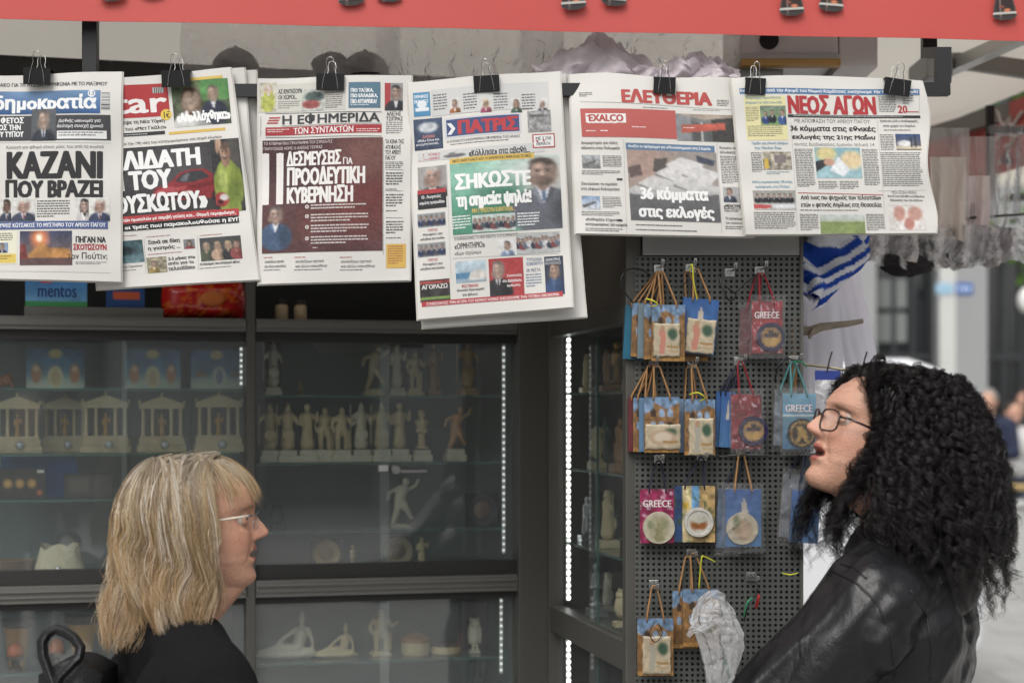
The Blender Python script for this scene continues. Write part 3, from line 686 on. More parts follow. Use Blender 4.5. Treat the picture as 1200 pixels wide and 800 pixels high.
    def lines(s, segs, col=(120, 120, 120), t=1.0):
        m = MB().col(ink(col)); m.norecalc = True; o = .0005
        for x0, y0, x1, y1 in segs:
            d = np.array((x1-x0, y1-y0)); L = np.linalg.norm(d); n = np.array((-d[1], d[0]))/L*t/2
            k = max(2, int(L/30)); A = []
            for i in range(k+1):
                for sg in (-1, 1):
                    q = s.zp(*(np.array((x0, y0))+d*i/k+n*sg)); A.append(s.P(q[0], q[1], o))
            m.add(A, [(2*i, 2*i+1, 2*i+3, 2*i+2) for i in range(k)])
        return m.build('column_rule', PRINT, s.root)

# ---- spare copies hanging behind
def spare(label, TL, TR, BR, BL, dy, seed): return Page(label, TL, TR, BR, BL, (0, 0), 1, dy, .008, .004, seed, thick=.004, group='newspapers clipped along the rack')
spare('folded newspaper copy showing only its right edge just behind the green car front page', (205, 88), (286, 79), (305, 322), (230, 326), -.016, 1.3)
spare('rearmost folded newspaper copy whose edge peeps out left of the maroon front page', (215, 88), (300, 82), (311, 318), (240, 322), -.034, 2.1)
spare('plain newspaper copy whose bottom hangs lower behind the green front page paper', (486, 96), (663, 86), (687, 371), (496, 384), -.014, 3.3)

# ---- paper 2 (partly under paper 1)
p = Page('newspaper with red masthead and a white headline over a red sports car', (98, 97), (270, 79), (304, 328), (112, 338), (130, 60), 2.857, .004, .012, .004, .7)
p.body(0, 40, 10, 4)
p.rect('masthead', -40, 124, 228, 110, (196, 36, 40)); p.text('masthead_title', [('Star', -60, 150, 244, 72, (245, 240, 238), .03)])
p.photo(138, 122, 38, 20, Canvas(20, 8, (230, 230, 228)).blend((np.sin(np.linspace(0, 40, 20))[None, :].repeat(8, 0) > 0)*1., (40, 40, 40)), 'barcode')
c = Canvas(56, 46).grad((88, 110, 66), (60, 66, 50)); c.speck(9, .5, 4); c.rect(.5, .0, 1, .45, (70, 140, 60)); c.speck(7, .3, 9)
c.person(.32, .36, .13, (214, 178, 150), (88, 58, 40), (205, 205, 200), long=True, glasses=True); c.person(.72, .28, .085, (200, 160, 130), (90, 80, 70), (38, 46, 66), (235, 235, 235))
p.photo(199, 106, 192, 152, c); p.rect('price_flash', 195, 96, 180, 9, (232, 190, 60)); p.rect('strap_line', 195, 272, 190, 9, (226, 178, 50))
p.text('caption', [('«Απολλόχθηκα»', 218, 206, 182, 44, (250, 250, 248), .03)])
m = MB().col(ink((240, 196, 40))); m.norecalc = True; o = p.lift(165, 193, 40, 40); q = p.zp(185, 213)
m.add([p.P(q[0]+6.5*math.cos(a/24*6.283), q[1]+6.5*math.sin(a/24*6.283), o) for a in range(24)], [tuple(range(24))]); m.build('price_disc', PRINT, p.root)
p.text('price', [('1€', 176, 201, 20, 24, K_INK, .02)])
p.text('headline', [('κατάστρεψε τη Νέα Υόρκη', -20, 240, 200, 17, K_INK, .02), ('το πάρτι του «Μετ Γκάλα»', -20, 262, 206, 17, K_INK, .02)]); p.rect('strap_line', -40, 284, 222, 12, (40, 40, 42)); p.body(-10, 287, 180, 5, 5, (210, 210, 210))
p.text('subheading', [('μαντικό για την 19η νίκη του κατηγορούμενου για σειρά κλοπών', -14, 312, 388, 14, (60, 60, 60), .008)])
c = Canvas(120, 74, (30, 29, 31)); c.ell(.55, .35, .5, .4, (66, 62, 66), 1.3); c.ell(.55, .95, .5, .25, (52, 48, 48), 1.2)
c.poly([(.38, .70), (.42, .60), (.54, .53), (.60, .42), (.70, .37), (.80, .38), (.88, .47), (.93, .56), (.93, .72), (.86, .80), (.60, .80), (.42, .77)], (150, 30, 36)); c.poly([(.57, .54), (.62, .44), (.70, .40), (.79, .41), (.84, .50), (.70, .56)], (44, 46, 52)); c.poly([(.60, .53), (.645, .45), (.69, .42), (.66, .54)], (96, 100, 108))
c.poly([(.40, .66), (.52, .60), (.66, .61), (.62, .66), (.46, .69)], (196, 62, 66)); c.poly([(.66, .60), (.90, .55), (.92, .60), (.70, .66)], (120, 22, 28)); c.ell(.45, .69, .03, .022, (230, 226, 214), .6); c.ell(.66, .70, .035, .022, (226, 220, 206), .6); c.rect(.47, .73, .64, .775, (26, 22, 24))
for x in (.445, .70, .875): c.ell(x, .77, .032, .065, (16, 16, 17), .3); c.ell(x, .77, .016, .032, (96, 94, 94), .5)
p.rect('picture_panel', -40, 334, 432, 232, (28, 27, 29)); p.photo(-40, 334, 434, 234, c)
c = Canvas(44, 84, (44, 44, 46)); c.speck(7, .5, 5); c.ell(.8, .2, .22, .3, (74, 70, 66), .9)
c.ell(.5, .62, .44, .34, (140, 164, 44), .1); c.ell(.5, .98, .36, .3, (132, 156, 40), .1); c.ell(.14, .66, .14, .22, (128, 150, 40), .2); c.ell(.87, .64, .13, .24, (116, 138, 36), .2); c.ell(.36, .55, .18, .16, (172, 192, 74), .8); c.ell(.68, .72, .16, .2, (100, 122, 32), .9); c.ell(.5, .8, .05, .24, (108, 130, 34), .8)
c.ell(.47, .30, .13, .09, (150, 106, 80), .3); c.ell(.46, .19, .165, .125, (178, 130, 100), .2); c.ell(.55, .2, .1, .11, (140, 98, 74), .9); c.ell(.45, .095, .17, .055, (86, 62, 48), .4); c.ell(.45, .255, .10, .035, (110, 78, 60), .5); c.ell(.40, .17, .035, .012, (50, 36, 30), .6); c.ell(.53, .17, .035, .012, (50, 36, 30), .6); c.ell(.46, .235, .06, .012, (200, 170, 160), .6)
c.ell(.2, .83, .26, .10, (168, 40, 40), .15); c.ell(.3, .80, .15, .045, (214, 206, 200), .3); c.ell(.16, .86, .1, .03, (60, 20, 22), .5); c.ell(.27, .05, .10, .10, (186, 142, 112), .4); c.ell(.22, .12, .06, .08, (172, 126, 98), .5); c.speck(9, .18, 8); p.photo(334, 300, 96, 242, c)
p.text('headline', [('ΚΛΙΔΑΤΗ', -4, 342, 304, 64, (246, 246, 244), .045), ('Η ΤΟΥ', -4, 410, 208, 66, (246, 246, 244), .045), ('ΒΡΟΥΣΚΩΤΟΥ»', -40, 490, 364, 64, (246, 246, 244), .045)])
p.rect('strap_line', -40, 562, 470, 24, (200, 44, 48)); p.text('subheading', [('των νυχτών προκαλών με ακριβή γεύση και... Θερμή περιφρόνηση', -10, 566, 430, 15, (248, 240, 238), .025)])
p.rect('strap_line', -40, 587, 470, 24, (30, 30, 32)); p.text('subheading', [('ι και οι τρεις που παρακολουθούσε η ΕΥΠ', -4, 589, 440, 18, (248, 248, 246), .03)])
c = Canvas(40, 30).grad((40, 76, 84), (96, 140, 150)); c.ell(.45, .45, .4, .2, (24, 40, 46), .8); c.speck(10, .4, 2); p.photo(-10, 640, 116, 74, c)
p.body(0, 622, 100, 5, 5, (150, 60, 60)); p.text('subheading', [('Γυναίκα του Σαρωνίνου', 0, 720, 104, 11, (70, 70, 70))]); p.body(0, 736, 120, 8, 5)
p.body(120, 622, 130, 4, 5, (170, 70, 70)); p.text('headline', [('Ξανά σε δίκη', 124, 634, 108, 17, K_INK, .03), ('η γιατρός ...', 124, 655, 110, 16, K_INK, .03)])
c = Canvas(18, 16, (120, 120, 124)); c.person(.5, .4, .17, (190, 150, 130), (30, 26, 26), (180, 30, 40), long=True); p.photo(244, 632, 38, 32, c)
p.body(124, 680, 150, 4, 5, (170, 70, 70)); c = Canvas(28, 24, (150, 140, 110)); c.speck(8, .6, 4); c.person(.35, .4, .1, suit=(160, 130, 60)); p.photo(118, 692, 68, 52, c)
p.text('headline', [('2-3 μήνες στο', 192, 690, 92, 14, K_INK, .03), ('σπίτι για το', 192, 706, 88, 14, K_INK, .03), ('τελεσίδικο', 192, 722, 92, 14, K_INK, .03)])
c = Canvas(50, 30, (58, 60, 62)); 
for k, (hx, hr) in enumerate(((.15, (150, 130, 90)), (.42, (170, 140, 90)), (.68, (196, 160, 100)), (.88, (80, 50, 36)))): c.person(hx, .33, .06, (206, 160, 136), hr, ((70, 80, 60), (190, 150, 120), (40, 40, 44), (150, 60, 60))[k], (200, 160, 140), long=True)
p.body(300, 618, 130, 4, 5, (170, 70, 70)); p.photo(298, 628, 138, 78, c); p.text('subheading', [('Οι διάσημες που κατηγορεί φίλος', 300, 710, 134, 12, K_INK, .02)]); p.body(300, 728, 130, 6, 5)
p.lines([(112, 624, 116, 745), (292, 620, 296, 735)], (150, 150, 150)); p2 = p

# ---- paper 1
p = Page('newspaper with blue masthead and big black two line headline, nearest the left edge', (-36, 90), (143, 84), (141, 330), (-34, 326), (0, 60), 2.857, .017, .012, .003, 2.0)
p.text('subheading', [('ΤΟ ΝΤΟΠΑΚΟ ΓΙΑ ΤΗ ΜΥΣΤΙΚΗ ΣΥΜΦΩΝΙΑ ΜΕ ΤΟ ΜΑΞΙΜΟΥ', -70, 106, 432, 15, (58, 58, 60), .02)])
c = Canvas(60, 14).grad((96, 140, 190), (34, 76, 140)); c.speck(6, .25, 3); p.photo(-85, 136, 425, 78, c, 'masthead')
p.text('masthead_title', [('δημοκρατία', -22, 148, 350, 64, (244, 246, 248), .03)])
p.photo(343, 140, 28, 58, Canvas(6, 26, (228, 228, 226)).blend((np.sin(np.linspace(0, 62, 26))[:, None].repeat(6, 1) > 0)*1., (50, 50, 50)), 'barcode')
m = MB().col(ink((232, 236, 242))); m.norecalc = True; o = p.lift(298, 132, 26, 26); q = p.zp(311, 145); m.add([p.P(q[0]+4.4*math.cos(a/24*6.283), q[1]+4.4*math.sin(a/24*6.283), o) for a in range(24)], [tuple(range(24))]); m.build('price_disc', PRINT, p.root)
p.text('price', [('1.3', 303, 138, 16, 12, (40, 60, 110), .01)])
p.rect('picture_panel', -85, 219, 458, 84, (56, 56, 60)); c = Canvas(40, 40, (78, 82, 88)); c.person(.5, .3, .19, (206, 168, 146), (90, 82, 76), (40, 46, 58), (225, 228, 235), (36, 50, 90), glasses=True); p.photo(108, 196, 84, 107, c)
p.text('headline', [('17 ΦΕΤΟΣ', -22, 222, 104, 23, (245, 245, 245), .03), ('ΠΡΟΣ ΤΗΝ', -26, 247, 98, 20, (245, 245, 245), .03), ('ΤΟΥ ΤΥΠΟΥ', -24, 270, 106, 20, (245, 245, 245), .03)])
p.text('subheading', [('Διεθνής οικονομία για', 200, 230, 142, 15, (235, 235, 235), .012, .2), ('δεύτερη συνεχή χρονιά', 196, 247, 154, 16, (235, 235, 235), .012, .2)])
p.rect('strap_line', 196, 270, 164, 27, (236, 236, 234)); p.body(202, 274, 150, 18, 9, (120, 120, 120))
p.text('subheading', [('Κραυγή για φθορά στους μύες του από τα κουπιά', 24, 318, 326, 14, (90, 90, 90), .004)])
p.text('headline', [('ΚΑΖΑΝΙ', 25, 338, 322, 92, K_INK, .05), ('ΠΟΥ ΒΡΑΖΕΙ', 20, 432, 328, 62, K_INK, .05)])
for x, w, a in ((-60, 56, dict(skin=(120, 84, 66), hair=(30, 26, 26))), (-2, 52, dict(skin=(130, 92, 72), hair=(28, 24, 24), suit=(44, 50, 72), tie=(90, 60, 60))), (40, 82, dict(skin=(212, 160, 140), hair=(205, 202, 198), suit=(52, 60, 84), tie=(150, 50, 60), glasses=True)), (258, 58, dict(skin=(216, 176, 156), hair=(28, 24, 26), suit=(210, 204, 200), long=True)), (302, 68, dict(skin=(214, 160, 138), hair=(206, 200, 194), suit=(50, 60, 96), tie=(110, 50, 60)))):
    c = Canvas(30, 36, (222, 220, 214)); c.person(.52, .32, .21, **a); p.photo(x, 492, w, 78, c)
p.body(128, 502, 112, 60, 8.5, (90, 90, 90)); p.rect('strap_line', -85, 572, 448, 26, (62, 84, 150)); p.text('subheading', [('ΑΠΟΚΑΛΥΨΕΙΣ ΚΩΤΣΑΚΟΣ ΤΟ ΜΥΣΤΗΡΙΟ ΤΟΥ ΑΡΕΙΟΥ ΠΑΓΟΥ', -60, 577, 416, 15, (244, 246, 250), .02)])
p.rect('advert', -85, 604, 145, 110, (236, 232, 200)); p.body(-70, 610, 120, 34, 7, (70, 70, 70)); c = Canvas(20, 16, (120, 150, 190)); c.person(.5, .35, .16); p.photo(-10, 642, 40, 34, c); p.rect('strap_line', -85, 680, 142, 30, (232, 196, 60)); p.body(-70, 686, 118, 20, 8, (140, 90, 40))
c = Canvas(56, 36).grad((52, 60, 100), (150, 110, 80)); c.ell(.38, .22, .16, .3, (250, 120, 60), .9); c.ell(.38, .2, .06, .12, (255, 235, 200), .6); c.poly([(.3, .5), (.45, .3), (.52, .48), (.95, .52), (1, .8), (.1, .8)], (190, 120, 50)); c.rect(0, .78, 1, 1, (90, 60, 60)); c.poly([(.0, .4), (.1, .34), (.16, .8), (0, .8)], (120, 40, 40)); c.speck(9, .3, 6); p.photo(70, 604, 176, 114, c)
p.text('headline', [('ΠΗΓΑΝ ΝΑ', 258, 621, 98, 21, K_INK, .03), ('ΣΚΟΤΩΣΟΥΝ', 250, 646, 108, 21, (190, 40, 46), .03), ('τον Πούτιν;', 230, 674, 130, 26, K_INK, .005)]); p.body(256, 706, 104, 10, 5, (130, 130, 130))
p.lines([(-80, 308, 372, 310), (-80, 736, 370, 742)], (170, 170, 170))

# ---- paper 3
p = Page('newspaper with a maroon front page about eleven commitments', (303, 92), (482, 88), (480, 328), (303, 333), (295, 60), 2.857, .006, .009, .003, 3.2)
p.rect('picture_panel', 24, 110, 292, 96, (206, 204, 192)); c = Canvas(20, 34, (196, 190, 160)); c.ell(.5, .65, .4, .4, (180, 190, 60)); c.ell(.5, .22, .22, .16, (214, 176, 150)); c.speck(8, .3, 2); p.photo(26, 106, 56, 98, c)
p.text('subheading', [('ΑΣ ΚΡΑΤΗΣΟΥΝ', 88, 126, 80, 17, (60, 60, 58), .025), ('ΟΙ ΧΩΡΟΙ...', 88, 146, 64, 16, (60, 60, 58), .025)]); p.body(88, 168, 76, 28, 7, (120, 120, 110))
c = Canvas(30, 30, (190, 196, 186)); c.ell(.55, .35, .4, .25, (60, 80, 76), .4); c.ell(.4, .7, .4, .2, (150, 60, 56), .4); c.speck(7, .5, 3); p.photo(168, 130, 78, 72, c); p.body(248, 134, 60, 66, 7, (110, 110, 104))
p.rect('picture_panel', 326, 108, 106, 86, (74, 116, 142)); p.text('subheading', [('ΠΙΟ ΤΑΞΙΚΑ,', 333, 128, 76, 15, (244, 246, 246), .03), ('ΠΙΟ ΕΛΛΑΔΙΚΑ,', 333, 146, 90, 15, (244, 246, 246), .03), ('ΠΙΟ ΑΥΤΑΡΚΙΚΑ!', 333, 164, 86, 15, (244, 246, 246), .03)]); p.body(333, 182, 70, 8, 6, (220, 230, 236))
c = Canvas(28, 40, (150, 150, 150)); c.rect(0, 0, .3, 1, (192, 50, 54)); c.person(.62, .32, .24, (196, 160, 140), (50, 46, 46), (44, 46, 52)); p.photo(446, 108, 60, 92, c)
p.text('subheading', [('ΑΛΕΞΗΣ', 452, 203, 48, 14, K_INK, .015), ('ΤΣΙΠΡΑΣ', 450, 220, 56, 14, K_INK, .015)]); p.body(450, 238, 56, 46, 7, (120, 120, 120))
p.rect('masthead', 100, 250, 335, 2, (150, 150, 150)); p.text('masthead_title', [('Η ΕΦΗΜΕΡΙΔΑ', 102, 212, 328, 36, (52, 54, 58), .025)])
p.text('masthead_mark', [('≡', 50, 222, 46, 22, (200, 50, 54), .03, .3)]); p.rect('masthead', 46, 256, 390, 28, (184, 40, 46)); p.text('masthead_title', [('ΤΩΝ ΣΥΝΤΑΚΤΩΝ', 140, 256, 202, 22, (246, 240, 238), .015)]); p.body(52, 262, 76, 14, 7, (236, 200, 196)); p.body(352, 262, 78, 14, 7, (236, 200, 196))
p.lines([(46, 290, 436, 286), (46, 209, 436, 205)], (80, 80, 80), 2)
c = Canvas(90, 92, (84, 46, 46)); c.ell(.8, .5, .5, .3, (112, 44, 42), 1.3); c.ell(.2, .3, .4, .3, (70, 40, 42), 1.2); c.ell(.9, .15, .25, .2, (108, 60, 54), 1); c.speck(5, .25, 2); p.photo(36, 300, 404, 378, c)
p.text('subheading', [('ΤΟ ΚΥΒΕΡΝΗΤΙΚΟ ΠΡΟΓΡΑΜΜΑ ΤΟΥ ΣΥΡΙΖΑ-Π.Σ', 40, 305, 232, 10, (220, 206, 200), .004), ('ΠΑΡΟΥΣΙΑΖΕΙ ΧΩΡΙΣ Ο ΑΛΕΞΗΣ ΤΣΙΠΡΑΣ', 40, 322, 198, 10, (220, 206, 200), .004)])
p.text('headline', [('11', 34, 342, 72, 174, (238, 232, 226), .05)])
p.text('headline', [('ΔΕΣΜΕΥΣΕΙΣ', 116, 336, 186, 50, (240, 236, 230), .045), ('ΓΙΑ', 308, 358, 32, 24, (240, 236, 230), .02), ('ΠΡΟΟΔΕΥΤΙΚΗ', 118, 390, 264, 62, (240, 236, 230), .045), ('ΚΥΒΕΡΝΗΣΗ', 118, 454, 224, 58, (240, 236, 230), .045)])
for k, (yy, nl) in enumerate(((516, 2), (548, 3), (584, 3), (622, 3))):
    c = Canvas(10, 10, (84, 46, 46)); c.ell(.5, .5, .45, .45, (236, 230, 226), .3); c.ell(.5, .5, .2, .2, (110, 60, 56), .3); p.photo(180, yy, 14, 14, c, 'bullet'); p.body(200, yy, 195, 10*nl, 10, (214, 204, 198))
p.body(206, 658, 26, 6, 6, (220, 210, 206))
c = Canvas(40, 62, (84, 46, 46)); c.person(.38, .2, .17, (200, 158, 138), (86, 80, 78), (58, 84, 122), (226, 230, 236)); c.speck(9, .12, 3); p.photo(36, 515, 118, 163, c)
for x, w in ((40, 90), (144, 132), (296, 140)): p.body(x, 690, w*.4, 5, 6, (190, 70, 70)); p.text('subheading', [('αποδείξεων σχετικά', x+4, 700, w*.72, 12, (80, 80, 80), .01), ('και άλλα κακοήθεια', x+4, 716, w*.8, 12, (80, 80, 80), .01)]); p.body(x, 732, w*.9, 5, 6)
p.text('headline', [('ΤΑ ΚΕΝΑ ΤΗΣ', 448, 296, 62, 15, K_INK, .01), ('ΑΠΟΦΑΣΗΣ', 448, 315, 52, 15, K_INK, .01), ('ΤΟΥ ΑΡΕΙΟΥ', 448, 333, 52, 15, K_INK, .01), ('ΠΑΓΟΥ', 448, 351, 34, 15, K_INK, .01)]); p.body(448, 372, 60, 24, 6)
for yy in (408, 480, 570): p.body(450, yy, 58, 52, 9, (70, 70, 70)); p.body(450, yy+54, 56, 8, 6)
p.lines([(448, 398, 508, 398), (448, 468, 506, 468), (448, 558, 506, 558), (443, 300, 440, 680)], (120, 120, 120), 1.4)
p.rect('advert', 450, 646, 66, 80, (232, 176, 54)); p.body(456, 652, 52, 66, 8, (180, 96, 50))
p.body(28, 220, 5, 70, 7, (150, 150, 150))

# ---- paper 4
p = Page('long newspaper with a green front page picture and red blue masthead', (478, 96), (656, 83), (671, 360), (490, 374), (475, 60), 2.424, .012, .013, .004, 4.1)
c = Canvas(16, 22, (60, 140, 196)); c.rect(.1, .62, .9, .8, (235, 240, 245)); c.ell(.5, .5, .3, .16, (230, 238, 245)); p.photo(21, 118, 48, 68, c, 'advert'); p.text('subheading', [('ΕΘΝΙΚΕΣ', 25, 124, 40, 10, (250, 250, 250), .02), ('ΕΚΛΟΓΕΣ', 25, 138, 40, 10, (250, 250, 250), .02)])
p.rect('picture_panel', 72, 110, 334, 75, (208, 208, 206))
for x, hx, a in ((78, 124, dict(hair=(90, 70, 60), suit=(170, 90, 40))), (164, 212, dict(hair=(226, 206, 150), suit=(180, 60, 100), long=True)), (250, 298, dict(hair=(110, 70, 50), suit=(60, 90, 70), long=True)), (330, 372, dict(bald=True, skin=(200, 160, 140), suit=(60, 62, 70)))):
    p.body(x, 124, 40, 52, 8, (90, 90, 90)); c = Canvas(18, 22, (214, 212, 208)); c.person(.5, .34, .2, **a); p.photo(hx, 136, 32, 42, c)
c = Canvas(34, 36).grad((60, 78, 110), (44, 58, 86)); c.ell(.5, .28, .35, .16, (200, 206, 214), .4); c.speck(8, .3, 3); p.photo(22, 194, 82, 88, c); p.text('subheading', [('ΔΑΜΑΙΝΑ', 48, 238, 36, 9, (230, 120, 110), .01), ('«Μόλο ξένο» και', 34, 250, 62, 9, (240, 240, 240), .01), ('μια γεμάτη πολιτική...', 30, 261, 66, 9, (240, 240, 240), .01)])
p.rect('masthead', 110, 192, 218, 58, (206, 208, 214)); p.rect('masthead', 116, 197, 207, 48, (52, 70, 128)); p.text('masthead_title', [('ΠΑΤΡΙΣ', 148, 199, 172, 40, (208, 44, 50), .05)])
p.text('masthead_mark', [('❯', 118, 206, 24, 34, (236, 236, 236), .02)])
p.text('subheading', [('Η ΑΠΟΔΟΤΗ ΚΑΘΗΜΕΡΙΝΗ ΕΦΗΜΕΡΙΔΑ ΤΗΣ ΗΛΕΙΑΣ', 118, 254, 208, 9, (90, 90, 96), .01)]); p.body(128, 266, 190, 6, 5)
c = Canvas(30, 26, (150, 150, 150)); c.speck(9, .5, 4); c.rect(.1, .2, .7, .3, (80, 80, 80)); p.photo(346, 172, 66, 60, c); p.rect('advert', 360, 238, 64, 40, (190, 60, 56)); p.rect('advert', 364, 241, 57, 33, (240, 238, 234)); p.text('subheading', [('ΜΕ 3.250', 370, 245, 44, 10, (70, 70, 80), .02), ('ΘΕΜΑΤΑ', 372, 260, 40, 10, (70, 70, 80), .02)])
p.rect('strap_line', 34, 288, 362, 26, (206, 206, 204)); p.text('headline', [('«Κόλλησε» στα αβαθή...', 180, 283, 174, 25, (50, 50, 52), .02)]); p.text('subheading', [('ΚΑΤΑΔΡΟΜΙΚΟ', 37, 292, 62, 9, (190, 50, 60), .015), ('ΣΤΟ ΕΛΛΗΝΙΚΟ', 37, 303, 62, 9, (190, 50, 60), .015)])
c = Canvas(24, 10, (206, 206, 204)); c.ell(.5, .6, .45, .25, (90, 90, 92), .3); c.rect(.3, .2, .5, .6, (110, 110, 112)); p.photo(104, 288, 72, 22, c)
c = Canvas(84, 78).grad((86, 170, 136), (58, 140, 104)); c.rect(0, 0, .66, .04, (74, 150, 120)); c.ell(.3, .2, .5, .3, (120, 190, 160), 1); c.ell(.9, .35, .5, .6, (210, 222, 214), 1); c.ell(.45, .6, .25, .3, (50, 120, 90), 1); c.speck(5, .12, 3)
c.person(.84, .22, .115, (200, 160, 140), (70, 58, 52), (92, 96, 108), (226, 230, 236), (88, 110, 150), beard=(92, 76, 66)); p.photo(126, 315, 312, 210, c)
p.rect('strap_line', 126, 308, 240, 16, (226, 182, 62)); p.text('subheading', [('ΝΙΚΟΣ ΑΝΔΡΟΥΛΑΚΗΣ ΑΠΟ ΤΟ ΔΗΜΟΚΡΑΤΙΚΟ ΒΗΜΑ ΚΑΛΕΙ ΤΙΣ ΝΙΚΕΣ', 134, 311, 224, 9, (70, 60, 40), .015)])
p.text('headline', [('ΣΗΚΩΣΤΕ', 140, 352, 216, 46, (250, 250, 248), .04), ('τη σημαία ψηλά!', 144, 408, 214, 48, (250, 250, 248), .03)])
p.text('subheading', [('ΜΗ ΓΥΡΙΖΟΥΝ ΚΑΝΤΗΛΙΑ...', 190, 450, 122, 14, (232, 190, 70), .015)])
c = Canvas(50, 22, (196, 210, 204)); 
for k in range(9): c.person(.06+k*.11, .3+.05*math.sin(k*2), .035, suit=((40, 44, 60), (120, 60, 60), (70, 80, 90))[k % 3])
p.photo(190, 470, 122, 48, c); p.body(134, 472, 52, 46, 8, (236, 244, 240)); p.body(318, 462, 64, 46, 8, (236, 244, 240))
c = Canvas(34, 40, (150, 146, 142)); c.person(.5, .3, .24, (196, 150, 130), (170, 168, 164), (60, 56, 56), glasses=False); p.photo(34, 330, 82, 90, c); p.rect('picture_panel', 34, 405, 82, 46, (36, 36, 38)); p.rect('strap_line', 34, 396, 82, 12, (190, 40, 46)); p.text('subheading', [('Θ. Λογικός', 46, 411, 56, 12, (240, 240, 240), .015), ('«πρώτη τραγωδία»', 40, 428, 72, 12, (240, 240, 240), .015)])
for yy in (464, 548):
    c = Canvas(34, 18, (140, 146, 150))
    for k in range(5): c.person(.12+k*.19, .3, .05, suit=((40, 50, 90), (60, 60, 70))[k % 2], hair=(60, 50, 46))
    p.photo(34, yy, 80, 38, c); p.text('subheading', [('ΠΥΡΓΟΣ', 64, yy+42, 28, 8, (200, 60, 70), .015), ('Μανιφέστ για', 50, yy+54, 56, 10, (60, 60, 60), .015), ('«αλήθεια και έσοδο»', 42, yy+67, 70, 10, (60, 60, 60), .015)])
c = Canvas(34, 26, (48, 44, 44)); c.rect(0, .05, 1, .16, (180, 60, 50)); c.speck(7, .6, 5); c.rect(0, .8, 1, .9, (120, 160, 60)); p.photo(40, 652, 86, 62, c, 'advert'); p.text('subheading', [('ΑΓΟΡΑΖΩ', 46, 664, 74, 14, (240, 236, 230), .02)])
p.text('headline', [('«ΟΡΜΗΤΗΡΙΟ»', 140, 548, 86, 17, (50, 50, 52), .012), ('νέων αγώνων', 140, 570, 76, 15, (50, 50, 52), 0)]); p.text('subheading', [('ΕΓΚΑΙΝΙΑΣΘΗΚΕ ΤΟ ΝΕΟ ΚΕΝΤΡΟ ΤΟΥ ΚΟΜΜΑΤΟΣ', 140, 530, 180, 10, (100, 100, 100), .006)])
c = Canvas(24, 20, (226, 226, 224)); c.person(.5, .35, .14, suit=(120, 150, 190), hair=(60, 50, 46)); p.photo(262, 538, 54, 46, c)
c = Canvas(60, 30, (176, 180, 180))
for k in range(11): c.person(.05+k*.092, .28+.06*math.sin(k*1.7), .034, suit=((44, 50, 70), (130, 60, 60), (90, 100, 120), (200, 200, 200))[k % 4])
p.photo(314, 522, 124, 56, c)
c = Canvas(36, 26).grad((190, 214, 230), (140, 170, 190)); c.rect(0, .55, .6, .8, (70, 130, 180)); c.poly([(.5, .5), (.8, .4), (1, .5), (1, .9), (.4, .9)], (210, 206, 196)); c.speck(8, .2, 2); p.photo(142, 600, 86, 60, c)
p.text('subheading', [('ΦΕΣΤΙΒΑΛΙΑ', 160, 663, 48, 10, (200, 60, 70), .015), ('Απουσία δημιουργική', 146, 676, 78, 10, (60, 60, 60), .015), ('για φίλους', 162, 688, 44, 10, (60, 60, 60), .015)])
c = Canvas(46, 50, (190, 46, 50)); c.person(.26, .26, .15, (214, 176, 156), (110, 96, 88), (44, 44, 48), (220, 220, 225), (60, 40, 44), glasses=True); p.photo(236, 592, 98, 112, c, 'advert'); p.text('subheading', [('Συνέντευξη', 288, 634, 42, 10, (246, 236, 232), .015), ('στο Δικαιόπωτο', 276, 648, 54, 10, (246, 236, 232), .015), ('Αριθμόλη', 288, 662, 38, 10, (246, 236, 232), .015)])
p.text('subheading', [('ΤΥΠΟΛΙΔΑ', 344, 588, 44, 10, (70, 100, 150), .01), ('ΚΟΙΝΟΚΡΗΤΗ', 344, 600, 46, 10, (70, 100, 150), .01), ('ΕΚ ΜΕΣΤΑ', 344, 618, 40, 10, (100, 110, 130), .015)]); p.body(342, 634, 44, 46, 8, (110, 130, 160))
c = Canvas(30, 50, (44, 52, 70)); c.person(.5, .34, .22, (206, 160, 136), (60, 50, 46), (44, 70, 120), (60, 84, 130)); p.photo(394, 584, 54, 110, c, 'advert'); p.text('subheading', [('ΔΗΜΗΤΡΗΣ', 398, 588, 42, 9, (220, 224, 232), .012), ('ΙΝΤΖΟΠΟΥΛΟΣ', 398, 599, 44, 8, (200, 206, 216), .008)])
p.rect('strap_line', 46, 712, 402, 14, (200, 46, 52)); p.text('subheading', [('ΣΤΗΡΙΖΟΝΤΑΣ ΤΗΝ ΑΓΟΡΑ ΤΟΥ ΝΟΜΟΥ ΗΛΕΙΑΣ ΕΝΙΣΧΥΟΥΜΕ ΤΗΝ ΤΟΠΙΚΗ ΟΙΚΟΝΟΜΙΑ', 60, 714, 378, 9, (248, 236, 234), .012)])
p.lines([(118, 320, 130, 645), (134, 530, 440, 512), (136, 590, 440, 574)], (170, 170, 170))

